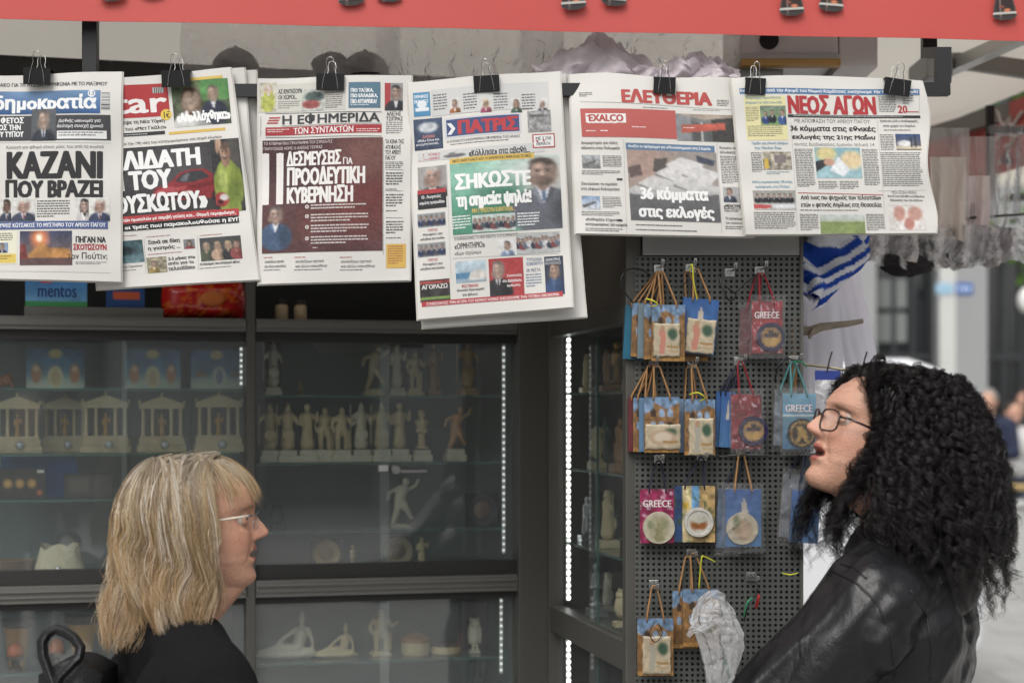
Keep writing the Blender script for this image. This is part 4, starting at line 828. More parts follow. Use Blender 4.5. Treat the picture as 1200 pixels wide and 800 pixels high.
# ---- paper 5
p = Page('sideways folded newspaper with red masthead letters and a red advert strip', (668, 86), (866, 93), (884, 277), (675, 274), (660, 60), 3.556, .004, .010, .003, 5.5, tedge=lambda u: -1.5*math.sin(u*9))
p.text('masthead_title', [('ΕΛΕΥΘΕΡΙΑ', 238, 160, 380, 60, (206, 62, 58), .05)]); p.lines([(70, 212, 720, 246)], (120, 120, 120), 1.2); p.body(330, 238, 190, 6, 6); p.body(66, 172, 56, 22, 7); p.body(640, 204, 50, 30, 7); p.body(540, 244, 160, 5, 6, (140, 140, 140))
p.rect('advert', 70, 241, 396, 118, (206, 78, 72)); p.rect('logo_plate', 92, 262, 166, 38, (244, 238, 234)); p.text('logo', [('EXALCO', 104, 266, 144, 30, (200, 66, 62), .045)]); p.body(100, 300, 146, 6, 8, (240, 210, 204)); p.body(94, 332, 50, 8, 9, (246, 226, 222)); p.body(154, 333, 34, 8, 9, (250, 240, 236))
p.lines([(274, 318, 452, 290), (452, 290, 454, 322), (276, 348, 454, 322), (274, 318, 276, 348)], (244, 220, 214), 2); p.body(284, 318, 66, 18, 10, (240, 206, 200))
c = Canvas(60, 32, (110, 112, 112)); c.rect(0, 0, .25, 1, (138, 142, 146)); c.rect(.28, .3, .6, 1, (78, 82, 84)); c.rect(.44, .3, .46, 1, (190, 190, 186)); c.rect(.62, .0, 1, 1, (60, 58, 56)); c.poly([(0, 0), (.5, .2), (1, .1), (1, 0)], (170, 150, 130)); c.poly([(.1, .42), (.85, .3), (.85, .55), (.1, .72)], (206, 78, 58)); c.speck(6, .2, 4); p.photo(466, 262, 240, 112, c, 'advert'); p.body(500, 318, 56, 14, 9, (244, 214, 204))
p.rect('strap_line', 258, 386, 372, 28, (84, 120, 160)); p.text('subheading', [('Ανοίξει το πρόγραμμα για «Πανεπιστημιακό στη Στερεά»', 268, 392, 346, 16, (244, 246, 250), .02)])
c = Canvas(92, 76, (150, 140, 132)); c.ell(.2, .2, .3, .3, (176, 140, 126), 1); c.poly([(.3, .12), (.45, .1), (.4, .34), (.28, .3)], (80, 72, 70)); c.poly([(.0, .25), (.14, .2), (.16, .35), (.02, .4)], (96, 76, 72))
for k, (a, b) in enumerate(((.62, .18), (.5, .3), (.8, .3), (.3, .45), (.7, .45), (.1, .6), (.9, .55), (.5, .6))): c.poly([(a-.2, b+.02), (a-.02, b-.1), (a+.24, b), (a+.1, b+.18)], (218-4*k, 216-4*k, 214-4*k)); c.poly([(a-.2, b+.02), (a+.1, b+.18), (a+.1, b+.21), (a-.2, b+.05)], (130, 128, 126))
c.poly([(.78, .05), (.98, .12), (.96, .2), (.78, .14)], (60, 66, 84)); c.poly([(.0, .62), (.5, .7), (1, .6), (1, 1), (0, 1)], (98, 98, 100)); c.blend(np.clip((c.y-.55)*2.2, 0, .85), (84, 84, 88)); p.photo(262, 414, 376, 292, c)
p.text('headline', [('36 κόμματα', 318, 564, 284, 66, (248, 248, 246), .035), ('στις εκλογές', 312, 642, 316, 62, (248, 248, 246), .035)])
for yy, t1, t2, cvs in ((376, 'Διαμαρτυρία για πόλη', 'αδύνατη στην Πολιορκία', 1), (546, 'Σκοτώσανε τη νεράιδα', 'στη γέφυρα Καλαμπάκα', 2)):
    p.text('subheading', [(t1, 74, yy, 150, 17, (60, 60, 60), .015), (t2, 74, yy+21, 160, 17, (60, 60, 60), .015)])
    c = Canvas(30, 22).grad((170, 176, 180), (120, 124, 122)) if cvs == 1 else Canvas(30, 22).grad((120, 150, 190), (206, 214, 222)); c.speck(8, .4, cvs); c.poly([(0, .7), (.7, .4), (.8, .5), (.1, .9)], (90, 90, 88)); p.photo(76, yy+58, 76, 56, c); p.body(162, yy+62, 80, 50, 7); p.body(76, yy+122, 166, 22, 7); p.rect('page_flag', 222, yy+156, 24, 9, (60, 60, 60))
p.text('subheading', [('«Καθαρός» 21χρονος', 92, 694, 146, 17, (60, 60, 60), .015), ('κατηγορούμενος για ομηρεία', 92, 714, 174, 17, (60, 60, 60), .015)]); p.body(92, 738, 160, 20, 8)
p.body(302, 722, 330, 10, 10, (80, 80, 80)); p.body(302, 742, 338, 10, 10, (80, 80, 80))
p.text('subheading', [('Άγνωστο σε', 650, 396, 70, 14, (60, 60, 60), .012), ('αλλοδαπός', 652, 414, 66, 14, (60, 60, 60), .012)]); p.body(654, 436, 70, 120, 7); c = Canvas(28, 26, (170, 170, 172)); c.person(.35, .3, .14, suit=(60, 70, 90)); p.photo(664, 566, 76, 64, c); p.text('subheading', [('«ΜΕΝΟΥΜΕ', 668, 638, 72, 16, K_INK, .02)]); p.body(670, 656, 70, 22, 8); p.text('subheading', [('Τη πρόγραμμα', 674, 690, 74, 14, (60, 60, 60), .012), ('των αγώνων', 676, 708, 70, 14, (60, 60, 60), .012)]); p.body(676, 728, 80, 20, 8)
p.lines([(250, 370, 264, 760), (640, 380, 662, 760)], (150, 150, 150))

# ---- paper 6
p = Page('sideways folded newspaper with tall red masthead and the number twenty', (857, 92), (1083, 95), (1096, 273), (874, 275), (850, 60), 3.556, .016, .010, .003, 6.4, redge=lambda v: 4*math.sin(v*9.5-.6)-1, tedge=lambda u: -4*math.sin(math.pi*u))
p.rect('strap_line', 56, 158, 750, 24, (66, 112, 168)); p.text('subheading', [('Ενισχύουμε από την Αγορά του Νομού Καρδίτσας ενισχύουμε την τοπική οικονομία', 60, 160, 740, 19, (246, 248, 250), .02)])
p.rect('picture_panel', 74, 192, 170, 182, (232, 222, 148)); p.text('subheading', [('Κυρίαρχη πρωτόλεια', 84, 192, 142, 15, (70, 140, 176), .015), ('πλήρωμα τις νέες στον ΑΣΚ', 80, 212, 152, 15, (70, 140, 176), .015)]); p.body(82, 236, 54, 66, 7, (120, 116, 90)); p.body(90, 314, 150, 52, 8, (120, 116, 90))
c = Canvas(40, 30).grad((110, 130, 110), (110, 160, 76)); c.person(.2, .4, .06, suit=(40, 60, 130)); c.person(.45, .35, .06, suit=(30, 34, 44)); c.person(.85, .35, .07, suit=(50, 84, 160)); c.speck(8, .25, 2); p.photo(140, 232, 106, 80, c)
p.text('masthead_title', [('ΝΕΟΣ ΑΓΩΝ', 252, 184, 372, 82, (198, 36, 42), .05)]); p.rect('strap_line', 256, 268, 555, 11, (40, 40, 42)); p.body(280, 271, 500, 5, 6, (190, 190, 190))
p.body(636, 188, 72, 72, 7); p.text('price', [('20', 716, 228, 40, 32, (198, 36, 42), .03)]); p.body(736, 186, 46, 40, 10, (110, 110, 110)); p.rect('strap_line', 756, 252, 48, 4, (200, 70, 70))
p.lines([(632, 184, 632, 262), (634, 184, 806, 186), (806, 186, 808, 262)], (130, 130, 130))
p.text('subheading', [('ΜΕ ΑΠΟΦΑΣΗ ΤΟΥ ΑΡΕΙΟΥ ΠΑΓΟΥ', 284, 284, 318, 18, (90, 90, 90), 0.)])
p.text('headline', [('36 κόμματα στις εθνικές', 266, 312, 358, 28, K_INK, .03), ('εκλογές της 21ης Μαΐου', 274, 346, 348, 28, K_INK, .03)]); p.text('subheading', [('•εντός διαδικασίας έμειναν τελικά 14', 282, 383, 336, 17, (100, 100, 100), 0.)])
c = Canvas(60, 42).grad((110, 170, 190), (150, 196, 206)); c.ell(.25, .2, .22, .25, (214, 196, 120), .5); c.ell(.8, .4, .25, .3, (226, 196, 140), .5); c.poly([(.3, .75), (.5, .3), (.75, .7), (.6, .95)], (226, 232, 236)); c.poly([(0, .45), (.3, .36), (.36, .5), (.2, .62), (0, .8)], (40, 40, 44)); c.ell(.3, .48, .12, .12, (214, 150, 120), .3); c.speck(9, .12, 2); p.photo(368, 404, 190, 128, c)
p.body(284, 410, 78, 162, 7); p.body(566, 410, 66, 160, 7); p.body(384, 544, 82, 36, 7); p.body(472, 544, 82, 36, 7)
p.text('subheading', [('Πρόβα για εθνική εδαφών', 108, 380, 150, 15, (70, 140, 176), .012), ('την Market Pass', 118, 400, 112, 15, (70, 140, 176), .012)]); p.body(104, 424, 46, 90, 7); c = Canvas(40, 26, (160, 150, 130)); c.speck(9, .8, 5); c.rect(.05, .4, .2, .95, (214, 170, 40)); c.rect(.4, .2, .8, .6, (120, 110, 110)); p.photo(152, 422, 118, 74, c); p.body(170, 504, 96, 16, 7, (110, 150, 170))
p.text('subheading', [('Μέλη εορταστικής Εθνικής', 110, 540, 166, 15, (70, 140, 176), .015), ('πρόσφυγες στη Πλάκα', 124, 560, 140, 15, (70, 140, 176), .015)])
c = Canvas(56, 28).grad((150, 150, 140), (190, 186, 180)); 
for k in range(7): c.person(.1+k*.13, .25, .03, suit=((30, 30, 34), (44, 44, 48))[k % 2], hair=(40, 36, 34))
c.poly([(0, .7), (.4, .78), (.4, .92), (0, .95)], (206, 60, 60)); c.poly([(.45, .72), (1, .72), (1, .9), (.45, .9)], (220, 226, 232)); p.photo(112, 582, 176, 80, c); p.body(116, 672, 176, 78, 8)
p.lines([(270, 300, 300, 750), (632, 290, 666, 745)], (160, 160, 160)); p.lines([(300, 592, 655, 601)], (200, 60, 60), 3)
p.text('headline', [('Από τους πιο ψυχρούς των τελευταίων', 310, 600, 336, 26, K_INK, .02), ('ετών ο φετινός Απρίλιος στη Θεσσαλία', 312, 630, 336, 26, K_INK, .02)]); p.body(310, 662, 350, 8, 8, (90, 90, 90))
p.body(308, 680, 80, 76, 7); p.body(584, 680, 76, 76, 7); c = Canvas(50, 24).grad((206, 214, 216), (110, 140, 60)); c.blend((c.y > .35)*1., (128, 152, 74)); c.speck(5, .15, 3); c.rect(.52, .46, .55, .5, (60, 70, 40)); p.photo(392, 682, 186, 78, c)
p.text('headline', [('Κατά στο 6.2% ο πληθωρισμός,', 644, 286, 158, 14, K_INK, .012), ('στην χώρα τον Απρίλιο', 656, 306, 134, 14, K_INK, .012)]); p.body(660, 328, 130, 8, 8); p.body(642, 348, 58, 70, 7); c = Canvas(36, 26).grad((40, 70, 130), (110, 90, 70)); c.ell(.35, .6, .28, .2, (230, 230, 230), .6); c.rect(0, .75, 1, .92, (206, 190, 160)); c.rect(.6, .2, .64, .8, (40, 40, 50)); c.rect(.76, .1, .8, .8, (40, 40, 50)); p.photo(706, 346, 104, 68, c)
p.body(644, 424, 168, 146, 8); p.text('subheading', [('ΜΕΣΑ ΣΕ ΕΝΑ ΧΡΟΝΟ', 690, 584, 104, 12, (100, 100, 100), 0.), ('Κατά ένα 250.000 οι άνθρωποι', 674, 600, 154, 13, K_INK, .012), ('δηλώσεις των γεννήσεων', 684, 616, 138, 13, K_INK, .012)])
c = Canvas(44, 32).grad((226, 218, 212), (214, 206, 200)); c.ell(.5, .55, .32, .5, (236, 230, 226), .2); c.ell(.3, .35, .16, .3, (206, 140, 120), .4); c.ell(.72, .35, .2, .28, (206, 146, 126), .4); c.ell(.55, .75, .14, .25, (200, 120, 104), .4); c.speck(6, .12, 3); p.photo(676, 640, 152, 106, c)
p.lines([(636, 585, 830, 580)], (150, 150, 150))

# ---- black binder clips
def make_clip(w):
    r = thing('binder_clip', 'x', 'binder clip', (0, 0, 0), 0, 'black binder clips on the newspapers')
    h = .032; d = .010
    m = MB(); m.prism([(-w/2, 0), (w/2, 0), (w/2, 0), (-w/2, 0)], 0, 0) if False else None
    pts = [(-.0135, -h), (-.0145, -h), (-.0185, .0), (.010, .0), (.0045, -h), (.0035, -h), (.0088, -.0012), (-.017, -.0012)]
    m.add([(sx*w/2, y, z) for sx in (-1, 1) for y, z in pts], [tuple(range(8)), tuple(range(15, 7, -1))]+[(i, i+8, (i+1) % 8+8, (i+1) % 8) for i in range(8)])
    m.build('clip_body', pm('black_spring_steel', (26, 26, 28), .38, .2, .05, 20), r, world=False)
    a = w*.30
    for yy, nm in ((-.0165, 1), (.006, -1)):
        m = MB(); pts = []
        tilt = -.006 if nm > 0 else .012
        base = [(-a*.95, -h+.002), (-a*.80, -.010), (-a*.42, .012), (-a*.50, .020), (-a*.36, .0285), (0, .0315), (a*.36, .0285), (a*.50, .020), (a*.42, .012), (a*.80, -.010), (a*.95, -h+.002)]
        for x, z in base: pts.append((x, yy+tilt*(z+h)/(h*2), z))
        m.tube(pts, .00085, 6); m.build('wire_handle', M_CHROME, r, world=False, smooth=True)
    return r
clips = [(46, 83, .052, 0.03, 'binder clip on the paper with the black two line headline', .017), (208, 86, .056, -.02, 'binder clip on the paper with the white headline and red car', .004),
         (388, 90, .054, .02, 'binder clip at the top of the maroon front page', .006), (570, 92, .050, -.06, 'binder clip above the masthead of the green front page', .012),
         (778, 94, .043, .03, 'binder clip with both wire loops upright over the red letters paper', .004), (884, 95, .040, .05, 'left one of two binder clips on the sideways paper with the tall red masthead', .016),
         (1050, 96, .052, .13, 'tilted right one of two binder clips on the sideways paper with the tall red masthead', .016)]
protos = {}
for px, py, w, rz, lab, dy in clips:
    if w not in protos: o = protos[w] = make_clip(w)
    else: o = copy_thing(protos[w])
    o.location = W(px, py-1.5, YR(px)-dy-.0005); o.rotation_euler = (0, rz, rz*.5); o['label'] = lab
# ------------------------------------------------------------ goods in the cabinets
GOODS = attr_mat('painted_goods', .5, .35)
M_CREAM = pm('cream_resin', (198, 178, 144), .5, 0, .12, 60, .3, 120); M_BRONZE = pm('brown_resin', (150, 112, 78), .45, .1, .2, 60, .3, 120)
M_WHITER = pm('white_resin', (206, 196, 178), .45, 0, .1, 60, .3, 120); M_DARKB = pm('verdigris_resin', (52, 66, 60), .5, .2, .3, 60, .3, 120)
M_GOLD = pm('old_gold', (176, 132, 66), .4, .6, .15, 40); M_SILVER = pm('silver_plate', (170, 172, 176), .3, .8, .1, 30)
M_CLAY = pm('ochre_clay', (190, 142, 84), .7, 0, .12, 30); M_BROWN = pm('brown_glaze', (62, 50, 46), .4, 0, .2, 30)
M_WRAP = plastic_mat('clear_wrap', .10, rough=.12, gloss=.12)
def gpos(px, d, z): p = KP(px, 480, d); return V((p.x, p.y, z))
def psize(px, npx, d): return npx*KP(px, 480, d).y/F
FIGS = {}
def figure(kind):
    """body of a statuette, height 1, fused into one skin"""
    if kind in FIGS: return FIGS[kind]
    m = MB(); c = m.cap
    if kind == 'draped':
        c((0, 0, .02), (0, 0, .42), .15, .10); c((0, 0, .42), (0, 0, .68), .105, .115); c((-.1, 0, .70), (.1, 0, .70), .055); c((0, 0, .74), (0, 0, .80), .04)
        m.ell((0, -.01, .89), (.068, .075, .09)); c((-.13, 0, .69), (-.17, -.04, .50), .045, .035); c((-.17, -.04, .5), (-.08, -.13, .46), .035, .03); c((.13, 0, .69), (.2, -.05, .58), .045, .035); c((.2, -.05, .58), (.2, -.1, .78), .035, .03)
        for k in range(7): a = k*.9; c((.12*math.cos(a), .12*math.sin(a), .02), (.08*math.cos(a+.3), .08*math.sin(a+.3), .5), .035, .02)
    elif kind == 'athlete':
        c((-.07, 0, .02), (-.08, -.03, .26), .05, .06); c((-.08, -.03, .26), (-.06, 0, .5), .065, .08); c((.1, .02, .02), (.11, 0, .26), .05, .06); c((.11, 0, .26), (.05, 0, .5), .065, .08)
        c((0, 0, .5), (0, 0, .72), .1, .125); c((-.11, 0, .73), (.11, 0, .73), .055); c((0, 0, .75), (0, 0, .82), .04); m.ell((.01, -.01, .90), (.062, .072, .085))
        c((.15, 0, .73), (.22, 0, .58), .045, .038); c((.22, 0, .58), (.3, -.06, .68), .036, .03); c((-.15, 0, .73), (-.2, .02, .56), .045, .038); c((-.2, .02, .56), (-.16, -.06, .42), .036, .03); c((.17, .04, .02), (.18, .05, .42), .05, .045)
    elif kind == 'shield':
        c((0, 0, .02), (0, 0, .46), .15, .11); c((0, 0, .46), (0, 0, .70), .11, .12); c((-.11, 0, .70), (.11, 0, .70), .055); m.ell((0, -.01, .85), (.07, .08, .09)); c((0, .06, .86), (0, .02, .97), .05, .03); m.ell((0, .0, .96), (.03, .09, .04))
        m.lathe([(.001, -.17), (.12, -.16), (.14, -.145), (.14, -.13), (.001, -.12)], 18, (.0, 0, .25), 'Y'); c((.15, 0, .68), (.2, -.06, .5), .045, .035); c((-.15, 0, .68), (-.22, -.04, .56), .045, .035); c((-.23, -.05, .02), (-.23, -.05, .95), .018)
    elif kind == 'column':
        c((0, 0, .03), (0, 0, .40), .085, .075); m.box((-.13, -.13, .0), (.13, .13, .06)); m.box((-.12, -.12, .40), (.12, .12, .46)); c((0, 0, .48), (0, 0, .66), .11, .12); c((-.1, 0, .66), (.1, 0, .66), .06); c((0, 0, .7), (0, 0, .78), .05); m.ell((0, -.01, .88), (.085, .095, .11))
    elif kind == 'dancer':
        c((-.12, 0, .02), (-.04, 0, .28), .045, .06); c((-.04, 0, .28), (0, 0, .5), .065, .085); c((.22, .02, .1), (.12, -.04, .3), .045, .055); c((.12, -.04, .3), (.03, 0, .5), .06, .085); c((0, 0, .5), (.06, 0, .72), .1, .115); m.ell((.12, -.01, .89), (.065, .072, .085)); c((.08, 0, .74), (.11, 0, .82), .04)
        c((.17, 0, .72), (.3, 0, .8), .042, .034); c((.3, 0, .8), (.34, -.04, .93), .034, .028); c((-.04, 0, .73), (-.18, 0, .66), .042, .034); c((-.18, 0, .66), (-.22, -.05, .5), .034, .03); c((-.1, .05, .02), (.1, .08, .5), .06, .04)
    elif kind == 'recline':            # length 1.5, height .9, reclining to the left, helmeted
        c((-.7, 0, .1), (-.3, -.03, .18), .06, .08); c((-.3, -.03, .18), (.1, 0, .14), .085, .12); c((-.6, .1, .1), (-.25, .08, .2), .06, .08); c((-.25, .08, .2), (.1, .06, .14), .085, .11); c((.1, .03, .14), (.18, 0, .42), .12, .13); c((.05, 0, .5), (.32, 0, .5), .06); c((.19, 0, .52), (.2, 0, .6), .045); m.ell((.19, -.01, .70), (.075, .085, .095)); m.ell((.2, .02, .78), (.04, .12, .09))
        c((.03, 0, .5), (-.16, -.02, .38), .05, .042); c((-.16, -.02, .38), (-.36, -.06, .24), .042, .035); c((.34, 0, .5), (.42, .0, .3), .05, .042); c((.42, 0, .3), (.42, -.06, .1), .042, .036)
        m.ell((-.1, .02, .05), (.72, .18, .07)); m.ell((.3, .0, .08), (.2, .17, .1))
    elif kind == 'owl':
        m.ell((0, 0, .45), (.2, .18, .36)); m.ell((0, -.02, .80), (.18, .17, .17)); m.ell((-.09, -.14, .83), (.06, .06, .07)); m.ell((.09, -.14, .83), (.06, .06, .07)); c((0, -.17, .8), (0, -.21, .75), .03, .01); c((-.13, 0, .92), (-.15, 0, .99), .05, .02); c((.13, 0, .92), (.15, 0, .99), .05, .02)
        m.ell((-.18, 0, .45), (.06, .14, .3)); m.ell((.18, 0, .45), (.06, .14, .3)); c((-.07, -.08, .1), (-.07, -.12, .03), .05); c((.07, -.08, .1), (.07, -.12, .03), .05)
    elif kind == 'tortoise':
        m.ell((0, 0, .5), (.6, .45, .4)); c((-.55, 0, .45), (-.9, 0, .8), .12, .16)
        for sx in (-1, 1):
            for sy in (-1, 1): c((sx*.4, sy*.3, .3), (sx*.5, sy*.4, .06), .12, .1)
        for k in range(5): m.ell((math.cos(k*1.26)*.3, math.sin(k*1.26)*.2, .8), (.16, .14, .1))
    FIGS[kind] = remesh(m, .018 if kind != 'recline' else .022, 3, .5); return FIGS[kind]
def statuette(kind, px, hpx, z, d, mat, label, ped=.16, wide=1., name='statuette', rz=0., pedmat=None):
    H = psize(px, hpx, d); r = thing(name, label, 'statuette', gpos(px, d, z+.0005), KANG+rz, 'souvenir statuettes in the glass cabinets')
    vs, fs = figure(kind); ph = H*ped; h = H-ph
    v2 = vs*np.array((h*wide, h*wide, h)); v2[:, 2] += ph-.002*(ped > 0)-min(0, v2[:, 2].min())
    raw(v2, fs).build('figure', mat, r, world=False, smooth=True)
    if ped:
        m = MB(); w = H*.17*wide; m.box((-w, -w*.9, 0), (w, w*.9, ph*.55), .0012); m.box((-w*.82, -w*.75, ph*.55), (w*.82, w*.75, ph), .001); m.build('pedestal', pedmat or mat, r, world=False)
    return r
def goods_box(px, wpx, hpx, z, d, cv, label, name='gift_box', depth=.05, side=(60, 90, 130), wrap=False, cat='box', lean=0.):
    w, h = psize(px, wpx, d), psize(px, hpx, d); r = thing(name, label, cat, gpos(px, d, z+.0005), KANG, 'boxed goods on the cabinet shelves')
    m = MB().col(side); m.box((-w/2, .0008, 0), (w/2, depth, h), .0008); m.build('carton', GOODS, r, world=False)
    m = MB(); m.norecalc = True; m.grid(lambda u, v: (-w/2+u*w, 0, h*(1-v)), cv.nx-1, cv.ny-1, cv.colors(False)); m.build('printed_front', GOODS, r, world=False)
    if wrap: m = MB(); m.box((-w/2-.002, -.003, .0003), (w/2+.002, depth+.002, h+.002)); m.build('clear_wrapper', M_WRAP, r, world=False)
    return r
def icon_canvas(seed, n=3):
    c = Canvas(44, 32).grad((48, 92, 138), (120, 160, 180)); c.speck(5, .35, seed); c.ell(.5, .95, .7, .25, (176, 186, 176), .8); c.ell(.5, .12, .12, .12, (196, 176, 120), .5)
    if n == 3:
        for x in (.17, .83): c.ell(x, .62, .09, .24, (176, 120, 84), .4); c.ell(x, .5, .05, .08, (220, 190, 160), .4)
        c.ell(.5, .7, .13, .28, (214, 200, 160), .3); c.ell(.5, .75, .08, .2, (190, 170, 130), .3)
    else: c.ell(.55, .68, .13, .26, (206, 200, 190), .3); c.ell(.55, .68, .07, .2, (120, 130, 150), .3); c.ell(.2, .62, .1, .08, (160, 120, 90), .6); c.ell(.85, .62, .1, .1, (130, 120, 120), .6)
    return c
zL, zR, zf = SH_L, SH_R, ZFLOOR+.0005
goods_box(65, 66, 46, zL[0], .11, icon_canvas(1), 'blue boxed set of three little icons, leftmost of the row above the temples')
goods_box(179, 64, 46, zL[0], .11, icon_canvas(5), 'blue boxed set of three little icons, middle of the row above the temples')
goods_box(254, 60, 45, zL[0], .11, icon_canvas(8, 1), 'blue box with a single white medallion, right end of the row above the temples')
statuette('tortoise', 8, 18, zL[0], .16, pm('orange_resin', (170, 96, 52), .5), 'small orange animal figure at the far left of the upper shelf', 0, .7)
# toy temples
def temple(px, hpx, z, d, label, gold):
    H = psize(px, hpx, d); Wd = H*.80; r = thing('temple_ornament', label, 'temple ornament', gpos(px, d, z+.0005), KANG, 'souvenir temple ornaments on the second shelf')
    m = MB(); m.box((-Wd*.5, 0, 0), (Wd*.5, Wd*.5, H*.12), .002); m.box((-Wd*.46, .004, H*.12), (Wd*.46, Wd*.47, H*.22), .001); m.box((-Wd*.43, .007, H*.22), (Wd*.43, Wd*.45, H*.27), .001); m.build('stepped_base', M_CREAM, r, world=False)
    for x in (-.38, -.19, .19, .38):
        m = MB(); m.lathe([(Wd*.05, H*.27), (Wd*.04, H*.285), (Wd*.037, H*.30), (Wd*.032, H*.68), (Wd*.042, H*.70), (Wd*.048, H*.72)], 12, (Wd*x, .014, 0)); m.build('column', M_CREAM, r, world=False, auto=40)
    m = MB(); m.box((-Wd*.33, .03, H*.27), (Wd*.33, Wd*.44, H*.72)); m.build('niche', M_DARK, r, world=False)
    m = MB(); m.box((-Wd*.45, .004, H*.722), (Wd*.45, Wd*.45, H*.79), .001); m.prism([(-Wd*.47, H*.791), (Wd*.47, H*.791), (0, H*.93)], .003, Wd*.45); m.build('pediment', M_CREAM, r, world=False)
    m = MB()
    for x, zz in ((-.45, .79), (.45, .79), (0, .925)): m.ell((Wd*x, .012, H*(zz+.035)), (Wd*.03, Wd*.03, H*.04), n=8, m=6)
    m.build('acroteria', M_CREAM, r, world=False)
    vs, fs = figure('draped' if gold else 'shield'); s = H*.38; v2 = vs*np.array((s*.8, s*.6, s)); v2[:, 2] += H*.27; v2[:, 1] += .018
    raw(v2, fs).build('figure', M_GOLD, r, world=False, smooth=True)
    m = MB(); m.lathe([(.001, -.008), (Wd*.07, -.006), (Wd*.09, .0), (.001, .001)], 16, (Wd*.06, 0, H*.125), 'Y'); m.build('crystal', M_SILVER, r, world=False, auto=40)
    m = MB()
    m.grid(lambda u, v: V(((u-.5)*Wd*1.18*(1-.10*v+.05*math.sin(v*9+px)), -.006-.012*math.sin(v*3.1)+.006*math.sin(u*23+v*7+px), H*1.06*v)), 14, 14); m.build('clear_wrapper', M_WRAP, r, world=False, smooth=True)
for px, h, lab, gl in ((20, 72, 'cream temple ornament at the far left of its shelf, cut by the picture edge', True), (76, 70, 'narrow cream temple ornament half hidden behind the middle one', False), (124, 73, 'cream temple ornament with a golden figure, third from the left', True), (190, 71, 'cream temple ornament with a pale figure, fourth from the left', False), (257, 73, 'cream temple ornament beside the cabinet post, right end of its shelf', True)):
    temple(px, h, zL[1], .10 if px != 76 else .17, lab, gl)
# boxes with coins, pouch
def coin_canvas(): 
    c = Canvas(36, 24, (30, 28, 28)); c.rect(.04, .06, .96, .94, (44, 40, 38))
    for x in (.2, .45, .7): c.ell(x, .5, .1, .16, (150, 110, 60), .3); c.ell(x, .5, .06, .1, (180, 140, 84), .4)
    c.ell(.86, .8, .06, .09, (170, 90, 60), .4); c.rect(.82, .08, .95, .16, (210, 206, 200)); return c
goods_box(26, 54, 36, zL[2], .09, coin_canvas(), 'black framed coin set with three bronze coins', name='coin_set', depth=.02, side=(36, 34, 34))
goods_box(46, 86, 50, zL[2], .20, Canvas(8, 8, (36, 84, 150)).speck(3, .2, 1), 'plain bright blue box standing behind the black coin set', depth=.05, side=(36, 80, 140))
goods_box(104, 56, 28, zL[2], .10, Canvas(16, 10, (48, 46, 46)).rect(.06, .1, .94, .9, (64, 60, 58)).rect(.1, .2, .5, .7, (86, 80, 74)), 'dark flat presentation box right of the coin set', depth=.05, side=(40, 38, 38))
r = thing('cloth_pouch', 'cream cloth pouch gathered at the top on the cabinet floor', 'pouch', gpos(70, .12, zf), KANG)
m = MB(); w = psize(70, 62, .12); h = psize(70, 33, .12)
m.grid(lambda u, v: V((math.cos(u*6.2832)*w/2*(1-.35*v+.06*math.sin(u*31)*v), math.sin(u*6.2832)*w*.28*(1-.2*v), h*(v*(1+.12*math.sin(u*19)*v)))), 40, 10); m.build('pouch_body', pm('cream_cloth', (196, 184, 160), .9, 0, .12, 30, .4, 150), r, world=False, smooth=True)
m = MB(); m.ell((-w*.02, -w*.30, h*.22), (.008, .005, .008)); m.build('bead', M_SILVER, r, world=False, smooth=True)
r = thing('wicker_basket', 'low brown woven basket at the left end of the cabinet floor', 'basket', gpos(10, .13, zf), KANG)
m = MB(); R = .05
for k in range(9): m.tube([(R*(1+.02*k)*math.cos(a*.2618), R*(1+.02*k)*math.sin(a*.2618)*.7, .003+k*.004) for a in range(25)], .0024, 5)
m.build('weave', pm('wicker', (110, 84, 60), .8, 0, .3, 60), r, world=False, smooth=True)
# clay pots in the lower cabinet
def pot(px, z, d, hpx, wpx, label, lid=True):
    H, R = psize(px, hpx, d), psize(px, wpx, d)/2; r = thing('clay_pot', label, 'pot', gpos(px, d, z+.0005), KANG, 'ochre clay pots in the lower cabinet')
    m = MB(); m.lathe([(R*.42, 0), (R*.46, H*.02), (R*.8, H*.80), (R*.84, H*.82), (R*.76, H*.82), (R*.42, H*.04)], 26); m.build('pot_body', M_CLAY, r, world=False, auto=50)
    m = MB(); m.lathe([(R*.84, H*.822), (R, H*.86), (R, H*.98), (R*.93, H), (R*.3, H*.99)], 26); m.build('rim', M_BROWN, r, world=False, auto=50); return r
pot(20, SH_B, .14, 58, 38, 'ochre clay pot with dark brown rim at the left edge')
pot(96, SH_B, .14, 60, 42, 'ochre clay pot with dark brown rim beside the blonde hair')
def dome(px, z, d, hpx, wpx, label, name='terracotta_dome'):
    H, R = psize(px, hpx, d), psize(px, wpx, d)/2; r = thing(name, label, 'ornament', gpos(px, d, z+.0005), KANG)
    m = MB(); m.lathe([(R*.7, 0), (R*.75, H*.12), (R*.4, H*.2), (R*.45, H*.38), (R, H*.45), (R, H*.52), (R*.001+.0005, H*.52)], 22); m.build('foot', M_BROWN, r, world=False, auto=40)
    m = MB(); m.lathe([(R*.9, H*.525), (R*.86, H*.75), (R*.6, H*.93), (.0005, H)], 22); m.build('dome', pm('terracotta', (176, 98, 62), .6, 0, .2, 40), r, world=False, smooth=True)
dome(18, SH_B, .08, 34, 22, 'small terracotta dome on a dark foot in front of the left clay pot')
dome(66, SH_B, .10, 36, 20, 'small terracotta dome seen through the backpack handle loop')
